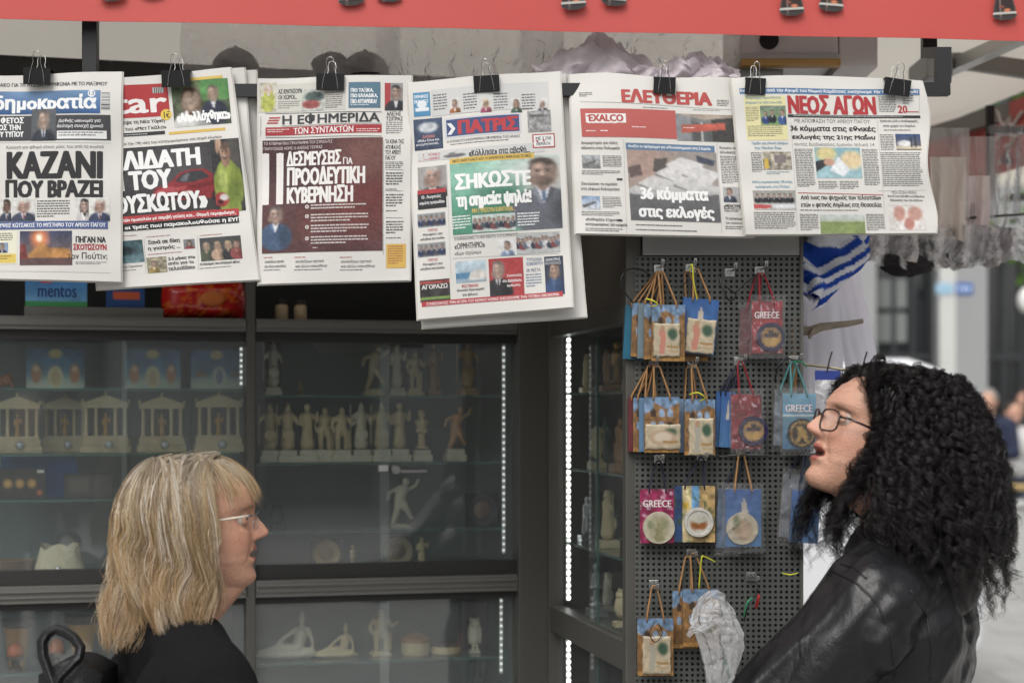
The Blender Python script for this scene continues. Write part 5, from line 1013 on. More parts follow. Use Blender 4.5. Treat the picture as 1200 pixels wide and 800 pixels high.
# right bay statuettes
z1, z2, z3 = zR
statuette('shield', 320, 58, z1, .11, M_WHITER, 'white helmeted statuette at the left end of the top shelf')
statuette('column', 352, 18, z1, .12, M_BRONZE, 'tiny brown bust on the top shelf', .1)
statuette('dancer', 437, 60, z1, .13, M_CREAM, 'cream group statuette just left of the pane overlap on the top shelf', .12, 1.1)
statuette('draped', 465, 56, z1, .15, M_WHITER, 'slim white draped statuette right of the pane overlap on the top shelf')
goods_box(484, 24, 60, z1, .17, Canvas(10, 24, (40, 44, 66)).ell(.5, .5, .3, .4, (90, 90, 110), .6), 'dark blue gift box standing behind a statuette on the top shelf', depth=.04, side=(34, 38, 60))
statuette('athlete', 486, 52, z1, .12, M_CREAM, 'cream standing statuette in front of the dark blue box')
statuette('draped', 509, 57, z1, .13, M_BRONZE, 'slim brown draped statuette on the top shelf', .1, .9)
statuette('shield', 548, 60, z1, .12, pm('light_brown_resin', (176, 140, 104), .5, 0, .15, 60), 'light brown statuette with raised arms at the right end of the top shelf', .14, 1.1)
goods_box(320, 20, 62, z1, .2, Canvas(8, 20, (96, 48, 48)), 'dark red box behind the white helmeted statuette', depth=.03, side=(90, 44, 44))
row2 = [(316, 'shield', M_CREAM, 'cream statuette with round shield, first from the left on the second shelf'), (337, 'shield', M_CREAM, 'cream statuette with round shield, second from the left on the second shelf'), (360, 'draped', M_CREAM, 'cream draped statuette, third from the left on the second shelf'), (380, 'athlete', M_CREAM, 'cream nude athlete statuette, fourth from the left on the second shelf'), (400, 'athlete', M_CREAM, 'cream nude athlete statuette, fifth from the left on the second shelf'),
        (423, 'shield', M_WHITER, 'white statuette with round shield, sixth from the left on the second shelf'), (447, 'shield', M_CREAM, 'cream statuette with shield behind the pane overlap on the second shelf'), (468, 'draped', M_CREAM, 'cream draped statuette just right of the pane overlap on the second shelf'), (494, 'column', M_CREAM, 'cream bust on a column, second from the right on the second shelf'), (533, 'dancer', pm('light_brown_resin', (176, 140, 104)), 'tan dancing statuette standing alone at the right of the second shelf')]
for px, k, mt, lab in row2: statuette(k, px, 64 if k != 'column' else 60, z2, .10+.012*((px//20) % 2), mt, lab, .22, 1.12, pedmat=M_WHITER)
statuette('dancer', 468, 58, z3, .13, M_WHITER, 'white dancing statuette under the lock on the third shelf', .05, 1.2)
statuette('tortoise', 325, 30, z3, .12, M_DARKB, 'dark green tortoise figure on the third shelf', 0, .5)
def plate(px, z, d, hpx, label, rim, mid, boxc=(40, 38, 40), bw=1.25):
    R = psize(px, hpx, d)/2; r = thing('souvenir_plate', label, 'plate', gpos(px, d, z+.0005), KANG, 'souvenir plates shown in open boxes')
    m = MB().col(boxc); m.box((-R*bw, .006, 0), (R*bw, .02, R*2.15), .001); m.build('stand_board', GOODS, r, world=False)
    m = MB().col(rim); m.lathe([(.0005, .004), (R*.6, .004), (R*.97, -.004), (R, .0), (R*.6, .0055), (.0005, .0055)], 28, (0, 0, R*1.05), 'Y'); m.build('plate', GOODS, r, world=False, auto=50)
    m = MB().col(mid); m.lathe([(.0005, .001), (R*.5, .002), (R*.55, .0035), (.0005, .0038)], 24, (0, 0, R*1.05), 'Y'); m.build('relief', GOODS, r, world=False, auto=50)
plate(565, z3, .10, 36, 'dark souvenir plate in a black box at the right of the third shelf', (58, 52, 60), (120, 96, 84), (34, 32, 40), 1.1)
plate(383, zf, .12, 32, 'tan souvenir plate on the cabinet floor left of a small figure', (176, 150, 116), (140, 116, 88), (70, 66, 66), 1.1)
plate(467, zf, .12, 34, 'grey tan souvenir plate on the cabinet floor below the dancing statuette', (160, 142, 120), (120, 104, 90), (90, 88, 88), 1.1)
statuette('column', 413, 27, zf, .11, M_CREAM, 'little cream bust beside the tan plate on the cabinet floor', .1)
statuette('draped', 494, 32, zf, .11, M_CREAM, 'little cream figure beside the grey tan plate on the cabinet floor', .1, 1.2)
statuette('recline', 343, 64, SH_B, .13, M_WHITER, 'large white reclining helmeted warrior in the lower cabinet', 0, .86)
statuette('recline', 398, 46, SH_B, .12, M_CREAM, 'smaller cream reclining warrior in the lower cabinet', 0, .82)
statuette('athlete', 446, 54, SH_B, .13, M_CREAM, 'cream standing pair statuette in the middle of the lower cabinet', .1, 1.3)
def trinket(px, z, hpx, wpx, label, lidc):
    H, R = psize(px, hpx, .12), psize(px, wpx, .12)/2; r = thing('trinket_box', label, 'trinket box', gpos(px, .12, z+.0005), KANG, 'round trinket boxes')
    m = MB(); m.lathe([(R*.9, 0), (R, H*.1), (R, H*.55), (R*.9, H*.56)], 26); m.build('box_body', M_CREAM, r, world=False, auto=40)
    m = MB(); m.lathe([(R*1.03, H*.565), (R*1.03, H*.7), (R*.8, H*.82), (R*.2, H*.95), (.0005, H)], 26); m.build('lid', lidc, r, world=False, auto=40)
trinket(487, SH_B, 27, 34, 'round cream trinket box with a pointed brown lid', M_BRONZE)
trinket(522, SH_B, 17, 34, 'low round cream trinket box with a flat dark lid', M_BROWN)
goods_box(556, 32, 58, SH_B, .16, Canvas(8, 14, (58, 52, 58)), 'dark plum box that the white owl stands before', depth=.03, side=(50, 46, 52))
statuette('owl', 556, 42, SH_B+.0, .12, M_WHITER, 'white owl figure before the dark plum box', .1, .9, name='owl_figure')
# lower level, below the lowest visible glass shelf
for px, lab in ((553, 'slim dark candlestick under the lower shelf, left one'), (566, 'slim dark candlestick under the lower shelf, right one')):
    r = thing('candlestick', lab, 'candlestick', gpos(px, .12, SH_B-.17), KANG, 'dark candlesticks'); m = MB(); m.lathe([(.016, 0), (.016, .006), (.005, .012), (.004, .10), (.010, .12), (.010, .15), (.004, .152)], 14); m.build('stem', M_DARKB, r, world=False, auto=40)
    m = MB(); m.lathe([(.012, .1525), (.013, .156), (.004, .157)], 14); m.build('drip_pan', M_DARKB, r, world=False, auto=40)
kb('glass_shelf', M_SHELFG, [((XD1+.008, .05, SH_B-.176), (XR0-.008, DEP-.006, SH_B-.1702))])
# candy niche above the cabinets
zn = Z_U1+.025
c = Canvas(40, 18).grad((70, 130, 190), (120, 170, 206)); c.speck(6, .2, 2); c.rect(.0, .82, 1, 1, (70, 150, 90)); c.rect(.24, .0, .42, .1, (190, 60, 60))
bx = goods_box(66, 70, 30, zn, .05, c, 'pale blue sweets carton with dark blue lettering', name='sweets_carton', depth=.06, side=(70, 120, 170))
w, h = psize(66, 70, .05), psize(66, 30, .05); vs, fs = text_geo('mentos'); m = MB().col((36, 52, 110)); m.norecalc = True
for k in range(3): m.add([(-w*.30+p[0]*w*.62+k*.0006, -.0006-k*.00001, h*(.78-.42*p[1])) for p in vs], fs)
m.build('lettering', GOODS, bx, world=False)
c = Canvas(20, 12, (40, 76, 130)); c.rect(.2, .2, .85, .62, (206, 96, 60)); goods_box(147, 44, 24, zn, .06, c, 'dark blue box with an orange label in the niche', name='sweets_carton', depth=.05, side=(36, 66, 116))
r = thing('snack_bag', 'shiny red crinkled snack bag at the right of the niche', 'snack bag', gpos(238, .10, Z_U1+.001), KANG)
w, h = psize(238, 96, .1), psize(238, 44, .1)
def snack(u, v):
    a = (u-.5)*2; b = (v-.5)*2; t = .03*max(0, (1-a**4))*max(0, 1-b**4)+.006*vnoise(u*9, v*5, 3); return V((a*w/2*(1-.06*b*b), -t, h*v))
m = MB(); cc = []
for j in range(19):
    for i in range(31):
        n = fbm(i*.35, j*.3, 5); cc.append(tuple(s2l((206, 40, 34) if n < .52 else ((226, 110, 40) if n < .62 else (190, 24, 30)))))
m.grid(lambda u, v: snack(u, v), 30, 18, cc); m.grid(lambda u, v: V((snack(u, v).x, .004, snack(u, v).z)), 30, 18, cc); m.build('bag_film', attr_mat('shiny_film', .18, .8), r, world=False, smooth=True)
m = MB().col((214, 120, 60)); m.ell((.02, -.034, h*.55), (.03, .004, .018)); m.build('picture_patch', GOODS, r, world=False, smooth=True)
for px, lab in ((330, 'small white sweet jar, left one in the right niche'), (352, 'small white sweet jar, right one in the right niche')):
    R = .012; r = thing('sweet_jar', lab, 'jar', gpos(px, .1, Z_U1+.001), KANG, 'sweet jars in the right niche'); m = MB(); m.lathe([(R*1.2, 0), (R*1.3, .005), (R*1.3, .035), (R, .04)], 16); m.build('jar_body', M_CREAM, r, world=False, auto=40)
    m = MB(); m.lathe([(R*1.1, .0405), (R*1.1, .05), (R*.3, .052)], 16); m.build('lid', M_BROWN, r, world=False, auto=40)
# things inside the side cabinet
def wpos(x, y, z): return WM @ V((x, y, z))
WANG = math.atan2(WX.y, WX.x)
def wstat(kind, x, y, z, H, mat, label, wide=1., ped=.15):
    r = thing('statuette', label, 'statuette', wpos(x, y, z+.0005), WANG, 'souvenir statuettes in the glass cabinets'); vs, fs = figure(kind); ph = H*ped; h = H-ph
    v2 = vs*np.array((h*wide, h*wide, h)); v2[:, 2] += ph-.001-min(0, v2[:, 2].min()); raw(v2, fs).build('figure', mat, r, world=False, smooth=True)
    m = MB(); w = H*.17*wide; m.box((-w, -w, 0), (w, w, ph), .001); m.build('pedestal', mat, r, world=False)
zz = [Z for Z in ZWS]+[ZW0+.05]
kinds = ['draped', 'athlete', 'shield', 'column', 'dancer', 'owl']; mats = [M_SILVER, M_WHITER, M_BRONZE, M_GOLD, M_CREAM, M_DARKB]; mn = ['silver', 'white', 'brown', 'golden', 'cream', 'dark green']
kn = ['draped figure', 'standing athlete', 'warrior with shield', 'bust', 'dancer', 'owl']; sn_ = ['top', 'second', 'third', 'bottom']
q = 0
for s_, z in enumerate(zz):
    for i, x in enumerate((.22, .33, .44, .54, .63)):
        k = (q*5+s_) % 6; mi = (q*7+s_*2) % 6; q += 1
        wstat(kinds[k], x, .075+.05*((i+s_) % 2), z, (.10, .12, .085)[q % 3], mats[mi], f'{mn[mi]} {kn[k]} on the {sn_[s_]} side cabinet shelf, {["nearest the street", "second from street", "in the middle", "second from corner post", "by the light strip"][i]}', 1.1)
# ------------------------------------------------------------ gift bags on the perforated panel
PY = P1.y
def hp(px, py, out=0.): return W(px, py, PY-out)
def ruins(seed=0):
    c = Canvas(26, 36).grad((120, 150, 184), (176, 192, 206)); top = .16+.05*np.sin(c.x*9+seed)
    b = (c.y > top+.10*(c.x < .25)); c.blend(b*1., (150, 112, 70)); c.speck(9, .35, seed)
    for r_ in range(2):
        for k in range(3):
            x, y = .26+k*.24, .27+r_*.22; c.ell(x, y, .075, .055, (150, 172, 196) if (k+r_) % 3 else (70, 52, 38), .2); c.rect(x-.075, y, x+.075, y+.1, (150, 172, 196) if (k+r_) % 3 else (70, 52, 38))
    c.blend((c.y > .66)*.6, (130, 96, 58)); c.blend((c.y > .92)*1., (176, 132, 74)); return c.speck(14, .3, seed+4)
def flat(col, seed=1, amt=.12): return Canvas(14, 20, col).speck(5, amt, seed)
def bluebag(): c = Canvas(22, 30).grad((52, 96, 160), (84, 130, 180)); c.poly([(.4, .5), (.5, .12), (.58, .22), (.66, .5)], (200, 190, 176)); return c.speck(7, .15, 3)
def flowers(base, seed): c = Canvas(24, 34, base).speck(7, .55, seed); c.speck(10, .9, seed+2, (230, 200, 210), .58); return c.speck(9, .7, seed+5, (50, 30, 44), .6) if False else c
def seabag(): c = Canvas(24, 34).grad((120, 170, 196), (70, 116, 150)); c.rect(0, .38, 1, .42, (206, 214, 214)); c.rect(0, .42, 1, .6, (96, 140, 160)); return c.speck(6, .2, 2)
def alley(): 
    c = Canvas(28, 34, (190, 160, 110)); c.rect(0, 0, .2, 1, (44, 70, 110)); c.rect(.2, 0, .42, 1, (214, 196, 150)); c.rect(.22, .3, .36, .42, (226, 190, 80)); c.rect(.42, 0, .6, .5, (110, 160, 200)); c.speck(9, .5, 5); c.speck(8, .7, 6, (70, 90, 60), .56); return c
# relief magnets
def mg_rect(seed, tall=True):
    c = Canvas(26, 30 if tall else 20, (206, 190, 162)).speck(7, .15, seed); c.ell(.72, .32, .18, .17, (70, 96, 76), .6); c.speck(16, .5, seed, (60, 84, 70), .63)
    if tall: c.poly([(.2, .2), (.4, .12), (.48, .4), (.42, .9), (.2, .9), (.26, .5)], (206, 140, 120) if seed % 2 else (180, 176, 160)); c.ell(.33, .14, .09, .09, (190, 150, 120), .3)
    else: c.ell(.5, .52, .36, .3, (196, 166, 140), .4); c.ell(.5, .52, .26, .2, (222, 206, 184), .4)
    c.rect(.5, .68, .92, .74, (176, 140, 90)); c.rect(.55, .8, .92, .84, (190, 160, 110)); return c
def mg_round(kind):
    if kind == 'white': c = Canvas(30, 30, (204, 196, 174)); c.ell(.5, .5, .34, .42, (176, 170, 140), .4); c.poly([(.36, .9), (.44, .3), (.6, .3), (.66, .9)], (150, 146, 110)); c.ell(.66, .34, .16, .14, (160, 160, 124), .3); c.ell(.22, .4, .1, .14, (140, 146, 110), .4); c.rect(.14, .5, .22, .54, (50, 50, 46))
    elif kind == 'cream': c = Canvas(30, 30, (214, 204, 180)); c.ell(.55, .55, .3, .34, (190, 166, 136), .5); c.poly([(.3, .75), (.5, .35), (.75, .3), (.7, .8)], (206, 180, 150)); c.ell(.3, .25, .1, .16, (120, 130, 90), .5); c.rect(.14, .46, .24, .5, (44, 44, 40))
    elif kind == 'ring': c = Canvas(30, 30, (216, 212, 202)); c.ell(.5, .55, .3, .22, (156, 96, 52), .3); c.ell(.5, .38, .28, .14, (200, 196, 180), .4)
    elif kind == 'navy': c = Canvas(30, 30, (44, 40, 80)); c.ell(.5, .5, .36, .36, (180, 140, 84), .1); c.poly([(.22, .42), (.5, .26), (.78, .38), (.74, .5), (.3, .54)], (60, 52, 60)); c.ell(.5, .66, .28, .16, (206, 166, 100), .5)
    else: c = Canvas(30, 30, (40, 36, 32)); c.ell(.5, .5, .42, .42, (176, 140, 74), .06); c.ell(.5, .5, .36, .36, (52, 44, 34), .08); c.poly([(.3, .8), (.36, .4), (.5, .3), (.62, .36), (.7, .8), (.6, .8), (.55, .6), (.45, .6), (.4, .8)], (186, 150, 84)); c.ell(.42, .32, .1, .08, (186, 150, 84), .4)
    return c.speck(12, .15, 3)
CARD = attr_mat('printed_card', .4, .4)
def dull(c): return tuple(np.array(c)*.62)  # darkens bag and magnet colours, standing in for shade on the panel
M_ROPE = pm('tan_rope', (150, 112, 72), .85, 0, .25, 120); M_ROPER = pm('red_rope', (120, 26, 34), .8, 0, .2, 120); M_ROPEN = pm('navy_rope', (30, 34, 52), .8, 0, .2, 120); M_ROPET = pm('teal_cord', (70, 124, 124), .6, 0, .2, 60)
def gift_bag(name, label, px0, px1, py0, py1, hookpy, cv, rope, magnet=None, out=.03, tilt=0., word=None, depth=.010, wrap=False, yaw=0., hookpx=None, group='little gift bags on the perforated panel', side=(120, 96, 70)):
    """printed bag: pixel box of its front face, its rope going up to the hook"""
    Y = PY-out; k = Y/F; w, h = (px1-px0)*k, (py1-py0)*k; cxp = (px0+px1)/2; top = W(cxp, py0, Y); hx = ((hookpx if hookpx is not None else cxp)-cxp)*k; hz = (py0-hookpy)*k
    r = thing(name, label, 'gift bag', top, 0, group); r.rotation_euler = (0, tilt, yaw); ROOTM[r.name] = Matrix.Translation(top)
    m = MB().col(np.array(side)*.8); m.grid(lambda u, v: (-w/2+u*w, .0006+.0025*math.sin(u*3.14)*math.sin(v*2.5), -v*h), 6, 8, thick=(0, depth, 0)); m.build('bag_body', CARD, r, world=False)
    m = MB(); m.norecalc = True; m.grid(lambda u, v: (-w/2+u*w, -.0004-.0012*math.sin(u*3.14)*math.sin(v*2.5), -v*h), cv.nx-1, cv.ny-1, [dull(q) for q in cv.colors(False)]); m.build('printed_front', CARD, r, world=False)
    for yy in (-.001, depth+.001):
        m = MB(); a = w*.24; pts = [(-a, yy-.0015, -h*.06), (-a*.95, yy, .004), (hx-.006, .002+yy*.3, hz*.9), (hx-.003, .004, hz), (hx+.003, .004, hz), (hx+.006, .002+yy*.3, hz*.9), (a*.95, yy, .004), (a, yy-.0015, -h*.06)]
        m.tube(pts, .00165, 6); m.build('handle', rope, r, world=False, smooth=True)
    if magnet:
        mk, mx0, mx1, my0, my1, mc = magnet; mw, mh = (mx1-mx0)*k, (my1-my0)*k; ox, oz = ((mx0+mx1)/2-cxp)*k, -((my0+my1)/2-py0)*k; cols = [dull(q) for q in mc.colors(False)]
        def cat(u, v): return cols[min(mc.ny-1, int(v*mc.ny))*mc.nx+min(mc.nx-1, int(u*mc.nx))]
        lum = lambda u, v: sum(cat(u, v))/3
        m = MB()
        if mk == 'rect':
            f = lambda u, v: (ox-mw/2+u*mw+.0006*math.sin(v*17), -.0055-.0012*lum(u, v)-(.0 if .03 < u < .97 and .03 < v < .97 else -.002), oz+mh/2-v*mh+.0006*math.sin(u*15))
            m.grid(f, mc.nx-1, mc.ny-1, [cat(i/(mc.nx-1)*.999, j/(mc.ny-1)*.999) for j in range(mc.ny) for i in range(mc.nx)], thick=(0, .0045, 0))
        else:
            R = max(mw, mh)/2; pts, cc, fs = [], [], []; n = 32; rings = [0, .2, .4, .55, .68, .76, .8, .9, .97, 1.0, 1.0]
            for q, rr in enumerate(rings):
                for i in range(n):
                    a = 6.2832*i/n; x, z = rr*math.cos(a), rr*math.sin(a); u, v = (x+1)/2*.998, (1-z)/2*.998
                    rim = .0022 if (mk == 'rim' and .78 < rr < .99) else 0; d = -.0055-.0012*lum(u, v)-rim if q < 10 else -.0008
                    if q == 9: d = -.0035
                    pts.append((ox+x*R, d, oz+z*R)); cc.append(cat(u, v))
            for q in range(len(rings)-1):
                for i in range(n): fs.append((q*n+i, q*n+(i+1) % n, (q+1)*n+(i+1) % n, (q+1)*n+i))
            m.add(pts, fs, cc)
        m.build('magnet', attr_mat('glazed_relief', .3, .5), r, world=False, auto=50)
    if word:
        vs, fs = text_geo(word); m = MB().col((206, 196, 196)); m.norecalc = True
        for q in range(3): m.add([(-w*.42+p[0]*w*.8+q*.0005, -.0025-q*.00002, -h*.20-p[1]*h*.13) for p in vs], fs)
        m.build('lettering', CARD, r, world=False)
    if wrap:
        m = MB(); ph = px0*.7
        m.grid(lambda u, v: (-w*.58+u*w*1.16+.0015*math.sin(v*11+ph), -.0085-.003*math.sin(u*3.14)-.0022*vnoise(u*6, v*8, int(ph)), .012-v*h*1.22), 12, 14); m.build('clear_wrapper', M_WRAP, r, world=False, smooth=True)
    return r
def chook(px, py, what, length=.10):
    p = hp(px, py); r = thing('display_hook', 'chromed wire hook '+what, 'hook', p, 0, 'chromed display hooks on the perforated panel')
    for dx in (-.004, .004):
        m = MB(); m.tube([(dx, -.001, .006), (dx, -.010, .004), (dx*.8, -length*.6, 0), (dx*.6, -length+.012, .0), (dx*.4, -length, .012)], .0014, 6); m.build('prong', M_CHROME, r, world=False, smooth=True)
    m = MB(); m.box((-.010, -.0035, -.008), (.010, -.0008, .010), .0008); m.build('back_plate', M_CHROME, r, world=False)
BAG = 'gift_bag'
# row one
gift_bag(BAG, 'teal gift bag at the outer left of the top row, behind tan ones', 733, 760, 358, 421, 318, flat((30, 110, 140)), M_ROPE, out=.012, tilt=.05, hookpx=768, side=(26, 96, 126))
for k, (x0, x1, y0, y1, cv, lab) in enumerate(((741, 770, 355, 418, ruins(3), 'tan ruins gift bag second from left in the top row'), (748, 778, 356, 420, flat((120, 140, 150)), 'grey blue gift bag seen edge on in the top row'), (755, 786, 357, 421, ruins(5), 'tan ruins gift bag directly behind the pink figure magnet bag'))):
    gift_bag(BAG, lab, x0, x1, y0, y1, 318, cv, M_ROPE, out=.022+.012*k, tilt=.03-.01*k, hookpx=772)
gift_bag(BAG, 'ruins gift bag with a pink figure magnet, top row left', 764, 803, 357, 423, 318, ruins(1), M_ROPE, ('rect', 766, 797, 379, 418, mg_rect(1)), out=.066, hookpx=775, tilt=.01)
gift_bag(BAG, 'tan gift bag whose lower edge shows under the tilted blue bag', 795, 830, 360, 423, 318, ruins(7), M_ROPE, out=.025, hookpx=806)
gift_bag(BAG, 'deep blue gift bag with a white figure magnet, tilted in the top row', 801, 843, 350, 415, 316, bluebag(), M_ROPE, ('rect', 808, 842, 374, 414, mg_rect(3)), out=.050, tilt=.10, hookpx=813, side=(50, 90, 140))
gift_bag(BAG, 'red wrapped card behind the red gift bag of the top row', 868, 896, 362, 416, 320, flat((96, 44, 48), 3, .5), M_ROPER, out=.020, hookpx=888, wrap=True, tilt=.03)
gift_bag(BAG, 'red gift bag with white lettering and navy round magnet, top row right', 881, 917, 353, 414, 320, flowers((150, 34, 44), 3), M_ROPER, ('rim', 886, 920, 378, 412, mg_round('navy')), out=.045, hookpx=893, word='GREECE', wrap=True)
# row two
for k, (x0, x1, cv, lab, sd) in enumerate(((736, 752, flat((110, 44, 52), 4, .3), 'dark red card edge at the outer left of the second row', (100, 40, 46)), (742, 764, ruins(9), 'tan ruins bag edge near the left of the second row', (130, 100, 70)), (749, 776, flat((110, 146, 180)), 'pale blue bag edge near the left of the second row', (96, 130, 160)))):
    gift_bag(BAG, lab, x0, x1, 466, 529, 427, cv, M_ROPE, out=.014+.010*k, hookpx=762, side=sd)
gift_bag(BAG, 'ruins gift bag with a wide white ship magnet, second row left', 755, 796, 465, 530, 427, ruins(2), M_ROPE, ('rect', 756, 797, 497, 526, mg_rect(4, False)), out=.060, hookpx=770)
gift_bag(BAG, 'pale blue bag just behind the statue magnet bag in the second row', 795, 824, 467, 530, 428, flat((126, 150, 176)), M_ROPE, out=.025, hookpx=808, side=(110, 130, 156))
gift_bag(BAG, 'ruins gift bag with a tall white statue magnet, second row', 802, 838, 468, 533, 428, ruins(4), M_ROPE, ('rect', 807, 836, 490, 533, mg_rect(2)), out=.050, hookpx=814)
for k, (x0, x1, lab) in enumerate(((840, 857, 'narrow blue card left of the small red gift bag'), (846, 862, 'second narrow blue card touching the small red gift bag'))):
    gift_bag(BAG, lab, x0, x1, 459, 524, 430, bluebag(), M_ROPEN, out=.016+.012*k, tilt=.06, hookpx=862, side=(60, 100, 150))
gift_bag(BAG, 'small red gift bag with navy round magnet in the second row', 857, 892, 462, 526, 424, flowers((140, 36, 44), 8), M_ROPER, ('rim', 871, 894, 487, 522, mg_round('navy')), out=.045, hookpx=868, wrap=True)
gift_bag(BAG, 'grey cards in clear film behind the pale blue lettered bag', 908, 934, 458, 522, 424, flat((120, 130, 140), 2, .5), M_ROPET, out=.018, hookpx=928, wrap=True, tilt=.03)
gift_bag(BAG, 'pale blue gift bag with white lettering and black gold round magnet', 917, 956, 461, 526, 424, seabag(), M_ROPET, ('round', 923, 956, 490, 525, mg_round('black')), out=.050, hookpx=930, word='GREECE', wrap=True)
# row three
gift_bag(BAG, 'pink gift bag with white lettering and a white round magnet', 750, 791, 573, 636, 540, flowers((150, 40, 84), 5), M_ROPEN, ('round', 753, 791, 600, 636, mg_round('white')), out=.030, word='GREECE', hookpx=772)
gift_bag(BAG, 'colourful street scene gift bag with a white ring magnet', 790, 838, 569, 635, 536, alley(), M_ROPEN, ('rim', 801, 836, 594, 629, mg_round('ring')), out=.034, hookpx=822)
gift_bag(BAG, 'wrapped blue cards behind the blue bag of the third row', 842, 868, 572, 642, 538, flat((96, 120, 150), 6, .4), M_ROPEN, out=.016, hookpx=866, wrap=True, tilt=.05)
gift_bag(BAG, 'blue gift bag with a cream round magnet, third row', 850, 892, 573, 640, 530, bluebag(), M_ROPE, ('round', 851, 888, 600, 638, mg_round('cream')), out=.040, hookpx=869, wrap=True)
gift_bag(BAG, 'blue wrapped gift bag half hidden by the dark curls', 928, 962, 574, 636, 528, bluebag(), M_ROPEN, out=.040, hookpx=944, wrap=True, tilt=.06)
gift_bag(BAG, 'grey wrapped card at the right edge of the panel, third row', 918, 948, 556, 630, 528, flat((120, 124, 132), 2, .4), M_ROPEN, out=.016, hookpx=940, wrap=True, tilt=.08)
# row four
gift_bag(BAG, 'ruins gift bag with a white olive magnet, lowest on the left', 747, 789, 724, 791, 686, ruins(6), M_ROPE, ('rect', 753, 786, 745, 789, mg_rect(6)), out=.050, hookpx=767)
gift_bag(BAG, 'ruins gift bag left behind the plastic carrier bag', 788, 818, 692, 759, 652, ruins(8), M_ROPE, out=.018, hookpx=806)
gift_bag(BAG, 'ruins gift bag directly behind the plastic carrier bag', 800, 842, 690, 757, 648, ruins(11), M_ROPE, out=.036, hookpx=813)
for px, py, t in ((772, 316, 'carrying the tan bags at the top left'), (809, 315, 'carrying the tilted deep blue bag'), (890, 318, 'carrying the red bag of the top row'), (766, 426, 'carrying the ship magnet bag'), (811, 427, 'carrying the statue magnet bag'), (866, 424, 'carrying the small red bag'), (930, 423, 'carrying the pale blue lettered bag'), (772, 538, 'carrying the pink bag'), (822, 535, 'carrying the street scene bag'),
                 (868, 529, 'carrying the blue bag of the third row'), (942, 527, 'at the panel edge behind the curls'), (766, 685, 'carrying the lowest ruins bag'), (810, 648, 'above the plastic carrier bag'), (880, 676, 'left without a bag by the red clip'), (855, 320, 'left empty between blue and red bags of the top row')):
    chook(px, py, t)
# plastic ties on the hooks
def tie(pts, mat, label, r=.0012, out=.05):
    m = MB(); P = [hp(x, y, out+.012*math.sin(i*1.3)) for i, (x, y) in enumerate(pts)]
    Q = [P[0]]
    for i in range(len(P)-1):
        a, b, c, d = P[max(i-1, 0)], P[i], P[i+1], P[min(i+2, len(P)-1)]
        for k in range(1, 7): t = k/6; Q.append(.5*((2*b)+(c-a)*t+(2*a-5*b+4*c-d)*t*t+(3*b-a-3*c+d)*t**3))
    m.tube(Q, r, 6); tag(m.build('cable_tie', mat, None, loc=P[0], smooth=True), label, 'cable tie', 'plastic ties on the hooks')
M_YEL = pm('yellow_nylon', (196, 196, 50), .4); M_BLKN = pm('black_nylon', (20, 20, 22), .35); M_GRNN = pm('green_nylon', (40, 130, 90), .4); M_REDN = pm('red_nylon', (150, 30, 34), .4)
tie([(808, 318), (811, 310), (813, 330), (817, 352)], M_YEL, 'yellow tie standing up beside the blue bag rope', .0013, .075)
tie([(757, 350), (765, 352), (771, 357), (764, 359)], M_YEL, 'short yellow tie on the top left bag', .0014, .078)
tie([(808, 462), (818, 460), (826, 466), (820, 470)], M_YEL, 'yellow tie knotted on the statue magnet bag', .0014, .064)
tie([(819, 690), (822, 655), (826, 652), (838, 658)], M_YEL, 'bright yellow tie hanging above the carrier bag', .0014, .055)
tie([(917, 671), (926, 673), (935, 671)], M_YEL, 'short yellow tie at the panel edge by the leather shoulder', .0012, .03)
tie([(742, 355), (728, 335), (732, 318), (748, 315), (762, 322)], M_BLKN, 'black looped tie at the top left corner of the panel', .0016, .03)
tie([(772, 322), (790, 336), (806, 330)], M_BLKN, 'black tie spanning the two top left hooks', .0016, .035)
tie([(842, 322), (850, 345), (858, 352), (870, 334), (888, 322)], M_BLKN, 'black tie hanging in a loop beside the red bag', .0016, .03)
tie([(845, 320), (852, 336), (862, 344)], M_BLKN, 'black tie end left of the red bag loop', .0016, .028)
tie([(908, 445), (913, 428), (922, 420), (935, 424)], M_BLKN, 'black tie looped at the pale blue lettered bag', .0016, .05)
tie([(930, 424), (940, 424), (945, 430)], M_GRNN, 'green tie holding the teal cords', .0016, .055)
tie([(767, 728), (761, 742), (768, 752), (776, 742), (772, 730)], M_BLKN, 'thin black ring tie on the lowest ruins bag', .001, .066)
tie([(872, 728), (876, 712), (884, 700), (888, 690)], M_BLKN, 'black tie poking up beside the red clip', .0014, .06)
tie([(872, 722), (876, 706), (882, 700)], M_GRNN, 'green tie under the red clip', .0018, .058)
tie([(886, 712), (889, 700), (889, 697)], M_REDN, 'short red clip tie left of the leather jacket', .003, .058)
tie([(840, 535), (880, 532), (905, 536)], M_BLKN, 'black tie stretched under the small red bag', .0014, .03)
# keyring pack right of the panel, on a thin rod
r = thing('keyring_pack', 'clear keyring pack with a dark blue header hanging from the thin rod', 'keyring pack', W(970, 434, 3.42))
k = 3.42/F
m = MB().col((40, 56, 120)); m.box((-15*k, 0, -11*k), (15*k, .001, 0)); m.build('header_card', CARD, r, world=False)
m = MB(); m.grid(lambda u, v: ((-15+30*u)*k, -.001-.008*math.sin(u*3.14)*math.sin(v*3.14)-.002*vnoise(u*5, v*6, 2), -(11+48*v)*k), 10, 14); m.build('clear_blister', plastic_mat('cloudy_wrap', .35, rough=.12), r, world=False, smooth=True)
m = MB()
for i in range(17): pass
m.tube([(11*k*math.cos(a*.39), .003, -24*k+9*k*math.sin(a*.39)) for a in range(17)], .0022, 8); m.tube([(0, .003, -32*k), (2*k, .003, -40*k), (0, .003, -52*k)], .003, 8); m.build('key_ring', M_CHROME, r, world=False, smooth=True)
